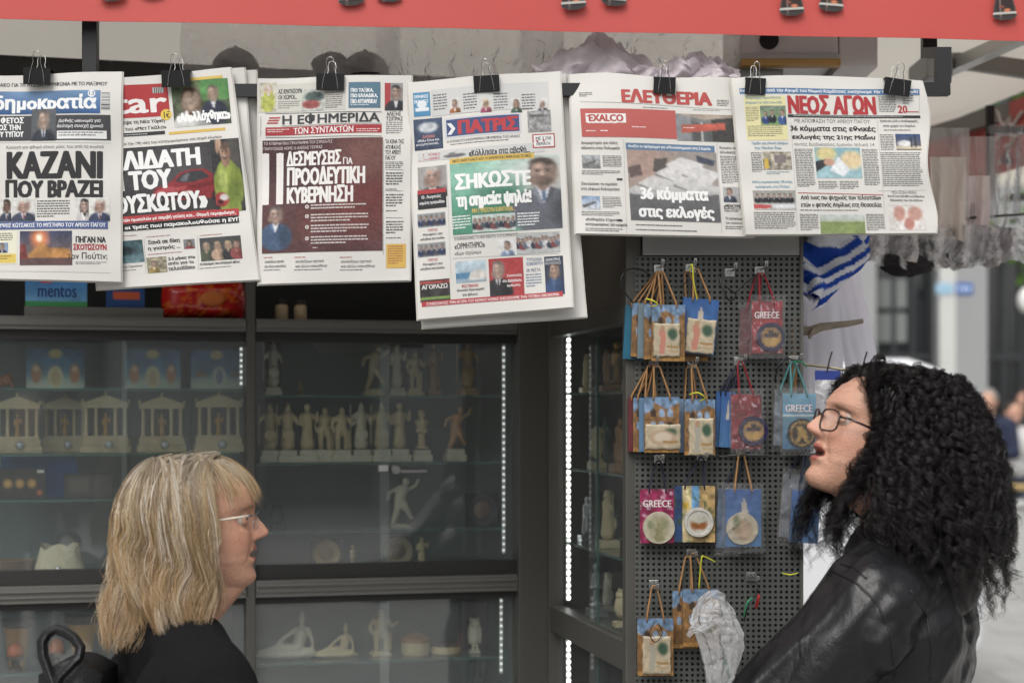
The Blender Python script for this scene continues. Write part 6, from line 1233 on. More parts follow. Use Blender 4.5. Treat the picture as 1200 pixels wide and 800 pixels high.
for x, lab in ((973, 'black tie holding the keyring pack to the rod'), (1014, 'black tie end sticking up at the rod tip')):
    m = MB(); m.tube([W(x-4, 436, 3.42), W(x-1, 422, 3.42), W(x+2, 412, 3.42)], .0016, 6); tag(m.build('cable_tie', M_BLKN, None, loc=W(x-4, 436, 3.42)), lab, 'cable tie', 'plastic ties on the hooks')
m = MB(); m.tube([hp(936, 426, -.01), W(970, 430, 3.43), W(1012, 437, 3.41)], .0026, 8); tag(m.build('display_rod', pm('dull_brass', (110, 104, 84), .4, .5), None, loc=hp(936, 426, 0)), 'thin metal rod sticking out from the panel edge towards the curly hair', 'rod')
# wooden flag stick, crumpled flag, white cloth, driftwood piece
m = MB(); m.tube([W(932, 300, 3.50), W(931, 380, 3.47), W(930, 470, 3.44)], .0072, 10); tag(m.build('flag_stick', pm('waxed_wood', (150, 112, 76), .5, 0, .25, 30), None, loc=W(931, 380, 3.47), smooth=True), 'plain wooden stick standing along the right edge of the perforated panel', 'stick')
def flag():
    Y0 = 3.52; c0 = W(962, 302, Y0); top = 45; nu, nv = 90, 54; cc = []; k = Y0/F
    def f(u, v):
        a = u*6.2832; x = (u-.5)*2
        w = (44+6*math.sin(v*5)-26*max(0, v-.55)*1.6)*k; zc = (v-.42)*78*k
        fold = .011*math.sin(a*3+v*6)+.009*math.sin(a*6-v*11+1)+.030*(fbm(u*7, v*5, 3)-.5)-.016*abs(fbm(u*11+v*4, v*6, 8)-.5)*2
        return V((c0.x+(w+fold)*math.cos(a)-.018*max(0, v-.6)*8*.5+.004*math.sin(v*8), c0.y+(w*.45+fold)*math.sin(a), c0.z-zc-.020*math.cos(a)*v+.5*fold))
    for j in range(nv+1):
        for i in range(nu+1):
            u, v = i/nu, j/nv; s_ = (v*3.2+math.sin(u*6.2832*1.0+.6)*.8+.35*math.sin(u*12.566+v*3)) % 1.0
            cc.append(tuple(s2l((32, 70, 160) if s_ < .52 else (214, 216, 224))))
    m = MB(); m.grid(f, nu, nv, cc); r = thing('flag', 'crumpled blue and white striped flag rolled up beside the panel', 'flag', c0)
    m.build('flag_cloth', attr_mat('flag_cloth', .75, .2, .3, 120), r, smooth=True)
    cc = []; 
    def t(u, v): 
        q = W(937-24*v+(18-6*v)*(u-.5)*2*.9, 312+30*v+5*math.sin(u*7), Y0-.035+.012*math.sin(u*8+v*4)); return q
    cc = [tuple(s2l((30, 62, 140) if ((i/16*2.2+.1) % 1) < .62 else (200, 204, 214))) for j in range(13) for i in range(17)]
    m = MB(); m.grid(t, 16, 12, cc, thick=(0, .003, 0)); m.build('flag_tail', attr_mat('flag_cloth'), r, smooth=True)
flag()
M_WCLOTH = fabric_mat('white_cotton', (243, 241, 247), .5, .8)
def leg(pts, nm, par):
    m = MB(); n = 40
    def f(u, v):
        s_ = v*(len(pts)-1); i = min(int(s_), len(pts)-2); t = s_-i; (xa, xb, y), (xc, xd, y2) = pts[i], pts[i+1]
        L = xa*(1-t)+xc*t; R = xb*(1-t)+xd*t; yy = y*(1-t)+y2*t; a = u*6.2832; Y = 3.74
        c = W((L+R)/2, yy, Y); w = (R-L)/2*Y/F; fo = 1+.10*math.sin(a*5+v*3)+.06*math.sin(a*9-v*4)
        return V((c.x+w*math.cos(a)*(1+.03*math.sin(a*7+v*5)), c.y+w*.45*math.sin(a)*fo, c.z))
    m.grid(f, 64, 24); return m.build(nm, M_WCLOTH, par, smooth=True)
r = thing('hanging_cloth', 'white cloth garment hanging in two legs behind the crumpled flag', 'garment', W(975, 310, 3.74))
leg([(926, 985, 296), (934, 987, 340), (938, 988, 420), (938, 984, 470), (940, 978, 530)], 'garment_leg', r); leg([(960, 1006, 300), (975, 1012, 340), (984, 1024, 400), (994, 1032, 445), (1000, 1034, 480)], 'garment_leg', r)
m = MB()
pp = [(939, 387, .010), (950, 388, .0105), (962, 383, .009), (978, 381, .0075), (995, 379, .0065), (1011, 376, .005)]
m.tube([W(x, y, 3.60+.004*i) for i, (x, y, q) in enumerate(pp)], [q for _, _, q in pp], 10); m.cap(W(953, 387, 3.59), W(949, 395, 3.585), .006, .004)
tag(m.build('driftwood_stick', pm('driftwood', (140, 128, 112), .8, 0, .35, 40, .6, 80), None, loc=W(975, 382, 3.6), auto=50), 'grey knobbly driftwood stick lying across the white hanging cloth', 'stick')
# ------------------------------------------------------------ plastic carrier bag
def carrier():
    Y0 = 3.33; k = Y0/F; c0 = W(842, 700, Y0); r = thing('carrier_bag', 'crumpled clear white plastic carrier bag with faint green print', 'plastic bag', c0)
    prof = [(700, 826, 850), (712, 812, 858), (725, 806, 866), (740, 810, 872), (758, 818, 872), (780, 824, 866), (800, 828, 858), (840, 832, 850), (880, 838, 846)]
    def f(u, v):
        s_ = v*(len(prof)-1); i = min(int(s_), len(prof)-2); t = s_-i; y = prof[i][0]*(1-t)+prof[i+1][0]*t; L = prof[i][1]*(1-t)+prof[i+1][1]*t; R = prof[i][2]*(1-t)+prof[i+1][2]*t
        a = u*6.2832; w = (R-L)/2; n = abs(fbm(u*9+3, v*7, 4)-.5)*2; n2 = abs(fbm(u*4+v*3, v*11-u*4, 9)-.5)*2; rr = w*(.92+.10*n-.10*n2+.10*math.sin(a*7+2*math.sin(v*4))*(.3+v)+.06*math.sin(a*13-v*3))
        p = W((L+R)/2, y, Y0); return V((p.x+rr*k*math.cos(a), p.y+rr*k*.55*math.sin(a)-.01*n, p.z+.004*n2*8*k*3))
    vs = [f(i/110, j/70) for j in range(71) for i in range(111)]; cc = []
    for j in range(71):
        for i in range(111):
            q = vs[j*111+i]; x = (q.x/Y0)*F+600; y = 480-(q.z-CZ)*F/Y0; g_ = (abs((x-830)*.5+(y-736)) < 2.2 and 821 < x < 838 and vnoise(x*.9, y*.9, 2) > .25) or (abs((x-848)*1.3-(y-770)*.35) < 3 and 752 < y < 792 and vnoise(x*.5, y*.5, 5) > .5)
            cc.append(tuple(s2l((46, 130, 92) if g_ and q.y < Y0 else (240, 241, 243))))
    m = MB(); m.add(vs, [(j*111+i, j*111+i+1, (j+1)*111+i+1, (j+1)*111+i) for j in range(70) for i in range(110)], cc)
    pm_ = plastic_mat('carrier_film', .5, (.98, .98, .985), rough=.16, gloss=.2); nt = pm_.node_tree
    a = nt.nodes.new('ShaderNodeAttribute'); a.attribute_name = 'Col'; nt.links.new(a.outputs['Color'], nt.nodes['Principled BSDF'].inputs['Base Color'])
    m.build('bag_film', pm_, r, smooth=True)
    m = MB().col((240, 241, 243)); pts = [(812, 722), (818, 706), (828, 697), (840, 695), (850, 700), (853, 716), (856, 730)]
    m.grid(lambda u, v: (lambda i, t: W(pts[i][0]*(1-t)+pts[i+1][0]*t, pts[i][1]*(1-t)+pts[i+1][1]*t+(v-.5)*9, Y0-.006-.014*v+.004*math.sin(u*19+v*5)))(min(int(u*6), 5), u*6-min(int(u*6), 5)), 40, 6); m.build('carry_handle', pm_, r, smooth=True)
    m = MB().col((240, 240, 244)); m.grid(lambda u, v: W(806+34*u+2*math.sin(v*9), 735-16*u+10*v-3*math.sin(u*9)+6*fbm(u*5, v*5, 1), Y0-.034-.008*fbm(u*8, v*6, 3)), 24, 10); m.build('folded_rim', pm_, r, smooth=True)
carrier()
# ------------------------------------------------------------ polythene wrapped goods hung under the awning
M_POLY = plastic_mat('polythene', .42, (.97, .94, .94), .14, .12); M_POLYM = plastic_mat('milky_polythene', .36, (.97, .95, .95), .2, .15)
def drape(name, label, px0, px1, py0, py1, Y, mat, seed, folds=9, amp=.03, group='polythene bags hung under the awning', cat='plastic bag', rag=.0):
    c0 = W((px0+px1)/2, py0, Y); m = MB(); n = max(24, int((px1-px0)/3))
    def f(u, v):
        px = px0+(px1-px0)*(u+.02*math.sin(v*7+seed)*(v)); b = abs(fbm(u*folds, v*3+seed, seed)-.5)*2
        return W(px, py0+(py1-py0)*v+rag*v*(fbm(u*folds*1.4, seed, seed+3)-.5), Y+amp*math.sin(u*folds*2.7+seed+v*1.2)*(.4+.6*v)-amp*.9*b+.02*math.sin(v*3))
    m.grid(f, n, 26)
    r = thing(name, label, cat, c0, 0, group); m.build('film', mat, r, smooth=True); return r
drape('polythene_bag', 'wide clear polythene sleeve over dark caps behind the red car paper', 212, 470, 26, 112, 3.50, M_POLY, 3, 8, .02)
drape('polythene_bag', 'clear polythene sleeve hanging in folds behind the long green paper', 440, 660, 30, 112, 3.50, M_POLY, 7, 10, .02)
drape('polythene_bag', 'milky polythene sleeve over white cloth behind the red letters paper', 610, 866, 36, 104, 3.52, M_POLY, 11, 10, .02)
def lump(name, label, cat, px, py, rx, ry, Y, mat, seed, part, amp=.25, flat_=.5):
    c0 = W(px, py, Y); r = thing(name, label, cat, c0); k = Y/F; m = MB()
    def f(u, v):
        a = u*6.2832; th = v*3.1416; n = fbm(math.cos(a)*1.6+4, math.sin(a)*1.6+v*4, seed)-.5; n2 = abs(fbm(math.cos(a)*3+9, math.sin(a)*3+v*6, seed+2)-.5); s_ = 1+amp*n*2-amp*n2*1.6
        return V((c0.x+rx*k*s_*math.sin(th)*math.cos(a), c0.y+rx*k*flat_*s_*math.sin(th)*math.sin(a), c0.z+ry*k*s_*math.cos(th)))
    m.grid(f, 56, 30); m.build(part, mat, r, smooth=True); return r
M_CAPB = pm('black_cotton', (30, 26, 28), .85, 0, .2, 30, .3, 200)
def capthing(px, py, label):
    Y = 3.60; k = Y/F; c0 = W(px, py, Y); r = thing('cap', label, 'cap', c0, .3, 'black caps in polythene')
    m = MB(); R = 29*k; m.grid(lambda u, v: (R*math.sin(v*1.57)*math.cos(u*6.2832), R*math.sin(v*1.57)*math.sin(u*6.2832), R*1.05*math.cos(v*1.57)-R*.1), 28, 10); m.build('crown', M_CAPB, r, world=False, smooth=True)
    m = MB(); m.grid(lambda u, v: ((R*.96+.055*v*math.sin(u*3.1416))*math.cos(-2.6+u*2.1), (R*.96+.055*v*math.sin(u*3.1416))*math.sin(-2.6+u*2.1), -R*.1-.012*v), 16, 6, thick=(0, 0, .003)); m.build('visor', M_CAPB, r, world=False, smooth=True)
    m = MB(); m.ell((0, 0, R*.96), (.006, .006, .004), n=10, m=6); m.build('button', M_CAPB, r, world=False, smooth=True)
capthing(276, 84, 'black cap hanging in polythene behind the red car paper'); capthing(428, 88, 'black cap hanging in polythene right of the maroon paper clip')
lump('knitted_hat', 'dark squarish hat in polythene just above the maroon paper clip', 'hat', 388, 78, 24, 17, 3.60, M_CAPB, 6, 'crown', .2)
def cloth_heap(label, px0, px1, ytop, ybot, Y, mat, seed):
    c0 = W((px0+px1)/2, ybot, Y); r = thing('folded_garment', label, 'garment', c0, 0, 'white garments packed in polythene')
    def f(u, v, k):
        t = ybot-(ybot-ytop)*(.25+.75*math.exp(-((u-.45-.1*k)/.26)**2))*(.72+.56*abs(fbm(u*5+k*3, seed, seed)-.5)*2)-6*abs(math.sin(u*14+seed+k*2))
        return W(px0+(px1-px0)*u+6*math.sin(v*5+k), t+(ybot+10-t)*v, Y+.014*k+.010*math.sin(u*17+v*4+seed+k)+.016*abs(fbm(u*8, v*4, seed+k)-.5)*2)
    for k in range(3): m = MB(); m.grid(lambda u, v: f(u, v, k), 60, 16, thick=(0, .003, 0)); m.build('cloth', mat, r, auto=60)
M_LIN = fabric_mat('white_linen', (240, 232, 236), .45, .8)
cloth_heap('white crumpled garment in polythene above the long green paper', 622, 764, 44, 96, 3.425, M_LIN, 4)
cloth_heap('smaller white crumpled garment in polythene above the red masthead letters', 748, 862, 62, 98, 3.425, M_LIN, 9)
# right of the rack: garment sleeves and a crumpled bundle on a line
drape('polythene_bag', 'long clear garment sleeve nearest the sideways paper, right of the rack', 1082, 1136, 150, 298, 4.05, M_POLYM, 21, 5, .03, rag=30)
drape('polythene_bag', 'long clear garment sleeve in the middle right of the rack', 1126, 1166, 160, 290, 4.12, M_POLYM, 25, 4, .03, rag=30)
drape('polythene_bag', 'clear garment sleeve nearest the right picture edge', 1160, 1205, 146, 262, 4.2, plastic_mat('thin_polythene', .2, (.97, .95, .95), .14, .1), 29, 4, .03, rag=30)
drape('folded_garment', 'beige cloth hanging in the long garment sleeve by the paper', 1090, 1132, 184, 288, 4.0, fabric_mat('beige_linen', (240, 230, 222), .4, .8), 51, 4, .02, 'garments hanging right of the rack', 'garment', 22)
drape('folded_garment', 'pinkish white cloth hanging in the middle garment sleeve', 1132, 1160, 206, 284, 4.08, fabric_mat('pink_linen', (244, 230, 228), .4, .8), 55, 3, .02, 'garments hanging right of the rack', 'garment', 22)
for i, (x, y, w, h, lab) in enumerate(((1030, 285, 46, 24, 'crumpled clear packet hanging at the left under the sideways paper'), (1078, 288, 42, 26, 'crumpled clear packet in the middle under the sideways paper'), (1128, 286, 44, 28, 'crumpled clear packet under the long garment sleeve'), (1172, 284, 30, 22, 'crumpled clear packet nearest the right picture edge'))):
    rr = drape('clear_packet', lab, x-w, x+w, y-h*.8, y+h, 3.95+.03*i, plastic_mat('crumpled_film', .6, (.98, .97, .97), .14, .16), 41+i*3, 5, .05, 'crumpled clear packets hung in a row', 'plastic packet', 16)
    c0 = W(x, y, 4.0+.03*i); m = MB(); k = 4.0/F
    m.grid(lambda u, v: V((c0.x+(u-.5)*w*1.5*k, c0.y+.02*math.sin(u*11+i)+.03*(fbm(u*5, v*4, i)-.5), c0.z+(.5-v)*h*1.2*k*(.8+.4*fbm(u*7, i, 3)))), 26, 10, thick=(0, .006, 0)); m.build('contents', fabric_mat('white_linen', (238, 226, 230), .4, .8) if i != 1 else M_CAPB, rr, smooth=True)
lump('black_packet', 'black packed garment in clear film hanging below the crumpled packets', 'plastic packet', 1064, 311, 34, 13, 3.98, M_CAPB, 31, 'contents', .3)
m = MB(); m.tube([W(1000, 268, 4.0), W(1100, 258, 4.05), W(1215, 250, 4.2)], .003, 6); tag(m.build('hanging_line', M_BLACK, None, loc=W(1000, 268, 4.0)), 'thin dark line the clear packets hang from', 'line')
m = MB(); m.tube([W(1160, 124, 4.4), W(1161, 200, 4.4), W(1161, 232, 4.4)], .012, 8); m.box(W(1155, 158, 4.41), W(1230, 148, 4.38)); tag(m.build('garment_rail', M_BLACK, None, loc=W(1160, 124, 4.4)), 'black rail with a crosspiece the garment sleeves hang beside', 'rail')
m = MB(); m.box(W(1176, 236, 4.9), W(1290, 227, 4.87)); tag(m.build('street_bar', M_BLACK, None, loc=W(1176, 236, 4.9)), 'short black bar at the right picture edge below the red strip', 'bar')
# ------------------------------------------------------------ people
from mathutils import noise as mnoise
def build_np(name, vs, quads, cols, mat, parent, smooth=True):
    """large mesh straight from arrays (world coordinates)"""
    inv = np.array(ROOTM[parent.name].inverted()); vs = vs @ inv[:3, :3].T+inv[:3, 3]
    me = bpy.data.meshes.new(name); n, f = len(vs), len(quads)
    me.vertices.add(n); me.vertices.foreach_set('co', vs.astype(np.float32).ravel())
    me.loops.add(f*4); me.loops.foreach_set('vertex_index', quads.astype(np.int32).ravel())
    me.polygons.add(f); me.polygons.foreach_set('loop_start', np.arange(0, f*4, 4, dtype=np.int32)); me.polygons.foreach_set('loop_total', np.full(f, 4, np.int32))
    if smooth: me.polygons.foreach_set('use_smooth', np.ones(f, bool))
    me.update(calc_edges=True)
    ca = me.color_attributes.new('Col', 'FLOAT_COLOR', 'POINT'); a = np.ones((n, 4), np.float32); a[:, :3] = cols; ca.data.foreach_set('color', a.ravel())
    me.materials.append(mat); o = bpy.data.objects.new(name, me); COL.objects.link(o); o.parent = parent; ROOTM[o.name] = ROOTM[parent.name]; return o
def tubes_np(P, rad):
    """P (S,n,3) strand points, rad (S,n) -> verts, quads of three sided tubes"""
    S, n, _ = P.shape; T = np.gradient(P, axis=1); T /= np.linalg.norm(T, axis=2, keepdims=True)+1e-9
    ref = np.array((.31, .87, .38)); A = np.cross(T, ref); A /= np.linalg.norm(A, axis=2, keepdims=True)+1e-9; B = np.cross(T, A)
    V_ = np.stack([P+rad[..., None]*(math.cos(w)*A+math.sin(w)*B) for w in (0, 2.094, 4.189)], axis=2)
    idx = np.arange(S*n*3).reshape(S, n, 3); q = []
    for k in range(3): q.append(np.stack([idx[:, :-1, k], idx[:, :-1, (k+1) % 3], idx[:, 1:, (k+1) % 3], idx[:, 1:, k]], axis=-1).reshape(-1, 4))
    return V_.reshape(-1, 3), np.concatenate(q)
def displace(vs, fs, fn):
    me = bpy.data.meshes.new('t'); me.from_pydata([tuple(p) for p in vs], [], fs); me.update(); nn = np.empty(len(vs)*3, np.float32)
    me.vertices.foreach_get('normal', nn); nn = nn.reshape(-1, 3); bpy.data.meshes.remove(me)
    return vs+nn*np.array([fn(p, n_) for p, n_ in zip(vs, nn)])[:, None]

PZ = [0, .006, .014, .024, .032, .039, .045, .0485, .0515, .056, .062, .068, .071, .0745, .079, .085, .096, .108, .114, .122, .132, .145, .165, .185, .200, .210, .215]
PM = [.074, .084, .089, .0865, .0825, .0895, .0912, .076, .075, .0938, .0925, .0890, .094, .1085, .1155, .1150, .1085, .1005, .0965, .0955, .0970, .0955, .0895, .0745, .052, .026, .002]
PS = [.066, .073, .077, .077, .0768, .0775, .078, .078, .078, .0785, .079, .0795, .080, .080, .080, .0795, .0775, .0745, .0745, .080, .0865, .088, .0845, .0705, .049, .024, .002]
SG = [.022, .022, .022, .022, .020, .018, .018, .018, .018, .017, .014, .012, .0125, .0125, .012, .011, .0090, .0080, .0085, .012, .03, .04, .05, .05, .05, .05, .05]
PW = [.021, .029, .036, .043, .048, .052, .0565, .058, .059, .0605, .0625, .0640, .0648, .0655, .0664, .0675, .0690, .0705, .0710, .0716, .0722, .0725, .0700, .0590, .0420, .0220, .002]
PB = [.010, -.004, -.020, -.036, -.046, -.055, -.062, -.065, -.068, -.071, -.076, -.080, -.082, -.084, -.087, -.090, -.0945, -.0985, -.0995, -.1005, -.100, -.0975, -.089, -.0715, -.049, -.024, -.002]
def head_shape(slope=0., open_=0., crown=1.):
    zs = np.concatenate([np.linspace(0, .13, 105), np.linspace(.132, .215, 44)]); nt = 120; vs = []; fs = []
    for z in zs:
        I = lambda a: float(np.interp(z, PZ, a))
        fm, fsd, sg, w, bk = I(PM), I(PS), I(SG), I(PW), I(PB); yc = (fsd*.45+bk*.55)
        if slope and z > .128: d_ = slope*min(1, (z-.128)/.045)*(1-max(0, (z-.195)/.02)); fm -= d_; fsd -= d_
        for k in range(nt):
            t = 2*math.pi*k/nt; cs, sn = math.cos(t), math.sin(t); e = .82 if cs > 0 else .95
            x = w*math.copysign(abs(sn)**e, sn); fr = fsd+.006
            y = yc+(fr-yc)*abs(cs)**e if cs > 0 else yc-(yc-bk)*abs(cs)**e
            if cs > 0: y += (fm-fr)*math.exp(-(x/sg)**2)*min(1, cs*3)-(fr-fsd)*0*1
            if cs > 0: y -= .0085*math.exp(-((abs(x)-.031)/.015)**2-((z-.109)/.010)**2)          # eye sockets
            if cs > 0: y += .004*math.exp(-((abs(x)-.043)/.018)**2-((z-.082)/.016)**2)           # cheek bones
            if cs > 0: y += .0045*math.exp(-((abs(x)-.0125)/.006)**2-((z-.0765)/.006)**2)        # nostril wings
            if cs > 0:                                                       # folds beside nose and mouth, bags under the eyes
                ax = abs(x); tt = min(1, max(0, (.079-z)/.036)); dd = math.hypot(ax-(.0195+.0125*tt), z-(.079-.036*tt)); y -= .0026*math.exp(-(dd/.0034)**2)
                y += .0022*math.exp(-((ax-.038)/.011)**2-((z-.062)/.014)**2)-.0014*math.exp(-((ax-.033)/.014)**2-((z-.0965)/.0028)**2)
                if z > .132: y -= .0007*(1+math.cos((z-.132)*2*math.pi/.0135))*math.exp(-(x/.04)**2)
            if crown < 1 and z > .11: zc_ = .11+(z-.11)*crown
            else: zc_ = z
            z_ = zc_
            vs.append((x, y, z_-open_*min(1, max(0, (.0505-z)/.002))*(1 if cs > 0 else max(0, 1+cs*2))))
    n = len(zs)
    for j in range(n-1):
        for k in range(nt): fs.append((j*nt+k, j*nt+(k+1) % nt, (j+1)*nt+(k+1) % nt, (j+1)*nt+k))
    fs.append(tuple(range(nt-1, -1, -1))); fs.append(tuple((n-1)*nt+k for k in range(nt))); return vs, fs
SKIN = bpy.data.materials.new('skin'); SKIN.use_nodes = True
def _skin():
    nt = SKIN.node_tree; b = nt.nodes['Principled BSDF']; a = nt.nodes.new('ShaderNodeAttribute'); a.attribute_name = 'Col'
    tc = nt.nodes.new('ShaderNodeTexCoord'); n = nt.nodes.new('ShaderNodeTexNoise'); n.inputs['Scale'].default_value = 75; n.inputs['Detail'].default_value = 8; nt.links.new(tc.outputs['Object'], n.inputs['Vector'])
    mr = nt.nodes.new('ShaderNodeMapRange'); mr.inputs[3].default_value = .82; mr.inputs[4].default_value = 1.15; nt.links.new(n.outputs['Fac'], mr.inputs[0])
    mx = nt.nodes.new('ShaderNodeVectorMath'); mx.operation = 'SCALE'; nt.links.new(a.outputs['Color'], mx.inputs[0]); nt.links.new(mr.outputs[0], mx.inputs['Scale'])
    nt.links.new(mx.outputs[0], b.inputs['Base Color']); b.inputs['Roughness'].default_value = .46; b.inputs['Specular IOR Level'].default_value = .45
    b.inputs['Subsurface Weight'].default_value = .08; b.inputs['Subsurface Radius'].default_value = (.012, .004, .002); b.inputs['Subsurface Scale'].default_value = .6
    n2 = nt.nodes.new('ShaderNodeTexNoise'); n2.inputs['Scale'].default_value = 260; n2.inputs['Detail'].default_value = 5; nt.links.new(tc.outputs['Object'], n2.inputs['Vector']); bp = nt.nodes.new('ShaderNodeBump'); bp.inputs['Strength'].default_value = .42; bp.inputs['Distance'].default_value = .004
    nt.links.new(n2.outputs['Fac'], bp.inputs['Height']); nt.links.new(bp.outputs['Normal'], b.inputs['Normal'])
_skin()
M_EYE = pm('eye_white', (186, 176, 168), .15, 0, .03, 60); M_IRIS = pm('brown_iris', (60, 40, 28), .1, 0, .3, 200)
def hand(m, p, d, side, cur=.5):
    """palm and five bent fingers hanging from wrist p along d"""
    d = V(d).normalized(); s_ = V((0, 1, 0)) if abs(d.y) < .7 else V((1, 0, 0)); s_ = (s_-d*s_.dot(d)).normalized(); n = d.cross(s_)*side
    for k in (-1.5, -.5, .5, 1.5): m.cap(V(p)+d*.01, V(p)+d*.085+s_*k*.021, .020, .0125)
    for k, L in ((-1.5, .058), (-.5, .070), (.5, .074), (1.5, .066)):
        a = V(p)+d*.088+s_*k*.0225; b = a+d*L*.45+n*L*.1; c = b+d*L*.32+n*L*.2; e = c+d*L*.2+n*L*.2
        m.cap(a, b, .0092, .0085); m.cap(b, c, .0085, .0078); m.cap(c, e, .0078, .0065)
    a = V(p)+d*.025+s_*.032; b = a+d*.03+s_*.022+n*.012; c = b+d*.03+s_*.006+n*.012; m.cap(a, b, .013, .0105); m.cap(b, c, .0105, .008)
def person_build(label, base, yaw, H, headM, neck_local, pose, skin, lips, brow, tops, trousers_mat, shoe_mat, wide=1.0):
    """base: point between the feet; body frame x right, y forward. headM: matrix of the head in the world."""
    R = Matrix.Translation(base) @ Matrix.Rotation(yaw, 4, 'Z'); r = thing('person', label, 'person', M=R); RI = R.inverted(); hM = RI @ headM
    S = H/1.65
    J = lambda x, y, z: V((x*S*wide, y*S, z*S))
    sh = pose['shoulder_z']/S
    def limbs(m, g, sleeves=True, arms=True, legs=True, torso=True, neck=False, hands=False):
        c = m.cap
        if torso:
            m.ell(J(0, -.01, .90), (.165*S*wide+g, .115*S+g, .13*S+g)); m.ell(J(0, 0, 1.04), (.140*S*wide+g, .100*S+g, .16*S+g)); m.ell(J(0, .005, sh-.16), (.158*S*wide+g, .115*S+g, .19*S+g))
            for q in (-1, 1): m.ell(J(q*.075, .085, sh-.19), (.068*S+g, .062*S+g, .072*S+g)); m.ell(J(q*.09, -.05, sh-.10), (.075*S+g, .06*S+g, .12*S+g)); c(J(q*.05, -.012, sh+.028), J(q*.155, -.008, sh-.026), .052*S+g, .058*S+g)
        if arms:
            for q, A in ((-1, pose['L']), (1, pose['R'])):
                s0 = J(q*.165, -.005, sh-.038); e0 = J(*A[0]); w0 = J(*A[1]); c(s0, e0, .056*S+g, .045*S+g); c(e0, w0, .044*S+g, (.033 if sleeves else .028)*S+g)
                if hands: hand(m, w0, (w0-e0), q)
        if legs:
            for q in (-1, 1): c(J(q*.085, -.01, .86), J(q*.09, .01, .48), .088*S+g, .062*S+g); c(J(q*.09, .01, .48), J(q*.095, -.02, .09), .058*S+g, .040*S+g)
        if neck and pose.get('throat'): c(hM @ V((0, .055, .012)), hM @ V((0, -.005, -.028)), .024, .040); c(hM @ V((0, .030, .02)), hM @ V((0, -.015, -.02)), .034, .046)
        if neck: c(J(0, -.025, sh-.02), hM @ V(neck_local), .056*S, .050*S); c(hM @ V((0, -.045, .03)), hM @ V((0, -.045, .08)), .048, .055); c(hM @ V((0, -.02, .012)), hM @ V((0, .045, .018)), .034, .022)
    OP = pose.get('open', 0)
    # skin body with head, neck, hands and feet: one continuous mesh
    m = MB(); limbs(m, -.012, False, True, True, True, True, True)
    for q in (-1, 1): m.cap(J(q*.095, -.02, .09), J(q*.10, .10, .035), .038*S, .032*S)
    hv, hf = head_shape(pose.get('slope', 0), OP, pose.get('crown', 1)); m.add([hM @ V(p) for p in hv], hf)
    for q in (-1, 1):
        for el, rr in ((.0056, .0030), (-.0056, .0026)):
            pts = [hM @ V((q*(.031+.0135*math.sin(t)), .0675+.0128*math.cos(t*.95)-.001, .109+el*math.cos(t)-.0012*math.sin(t))) for t in np.linspace(-1.25, 1.25, 9)]; m.tube(pts, rr*1.06, 6)
        m.ell(hM @ V((q*.074, -.012, .100)), (.012, .018, .030))
    m.cap(hM @ V((-.019, .081, .0425-OP)), hM @ V((.019, .081, .0425-OP)), .0055); m.cap(hM @ V((-.02, .0815, .0575)), hM @ V((.02, .0815, .0575)), .0045)
    vs, fs = remesh(m, .0026, 2, .5); inv = hM.inverted(); I4 = np.array(inv); L = vs @ I4[:3, :3].T+I4[:3, 3]
    sk = s2l(skin); col = np.tile(sk, (len(vs), 1)); x, y, z = L[:, 0], L[:, 1], L[:, 2]; hd = (z > -.03) & (z < .25) & (np.abs(x) < .1) & (y > -.12)
    def paint(mask, c, k=1.): 
        w = np.clip(mask, 0, 1)[:, None]*k*hd[:, None]; col[:] = col*(1-w)+s2l(c)*w
    paint(np.exp(-((np.abs(x)-.042)/.02)**2-((z-.075)/.018)**2)*(y > .03), (196, 116, 96), .28); paint(np.exp(-(x/.014)**2-((z-.078)/.012)**2)*(y > .085), (196, 118, 100), .35)
    zl = np.where(z < .0505, np.minimum(.0505, z+OP), z); paint(((np.abs(x) < .0245-(np.abs(zl-.0500)*.9)) & (np.abs(zl-.0500) < .0118) & (y > .070)).astype(float), lips, .8)
    paint(((np.abs(x) < .021) & (z < .0520) & (z > .0488-OP) & (y > .060)).astype(float), (60, 24, 24), .9)
    paint(np.exp(-((np.abs(x)-.031)/.015)**2-((z-.1085)/.008)**2)*(y > .05), (150, 96, 82), .45)
    paint(np.exp(-((np.abs(x)-.033)/.017)**4-((z-(pose.get('brow', .127)-.12*(np.abs(x)-.03)**1))/.0032)**2)*(y > .05), brow, .85)
    raw(vs, fs, [tuple(c) for c in col]).build('body', SKIN, r, world=False, smooth=True)
    for q in (-1, 1):
        m = MB(hM); m.ell((q*.031, .0672, .109), (.0122, .0122, .0122), n=20, m=14); e = m.build('eye', M_EYE, r, world=False, smooth=True)
        m = MB(hM); d = V(pose.get('gaze', (0, 1, .0))).normalized(); cc = V((q*.031, .0672, .109)); m.ell(cc+d*.0092, (.0056, .0042, .0056), n=16, m=10); m.build('iris', M_IRIS, e, world=False, smooth=True)
    # clothing
    for nm, mat, g, dsp, opt in tops:
        m = MB(); limbs(m, g, True, True, False, True, False, False)
        if nm == 'black_top': m.cap(J(0, -.035, sh-.01), J(0, -.045, sh+.055), .066, .060)
        if nm == 'leather_jacket':                      # stand collar and hem band
            for k in range(18):
                a = 6.2832*k/18; b = 6.2832*(k+1)/18; m.cap(J(.075*math.cos(a), -.03+.07*math.sin(a), sh+.045+.012*-math.sin(a)), J(.075*math.cos(b), -.03+.07*math.sin(b), sh+.045+.012*-math.sin(b)), .020)
            for q in (-1, 1): m.cap(J(q*.13, -.02, sh+.0), J(q*.185, -.01, sh-.07), .062, .064)
        vs, fs = remesh(m, .0055, 5, .5)
        keep_top = vs[:, 2] > -9
        if dsp: vs = displace(vs, fs, dsp)
        o = raw(vs, fs).build(nm, mat, r, world=False, smooth=True)
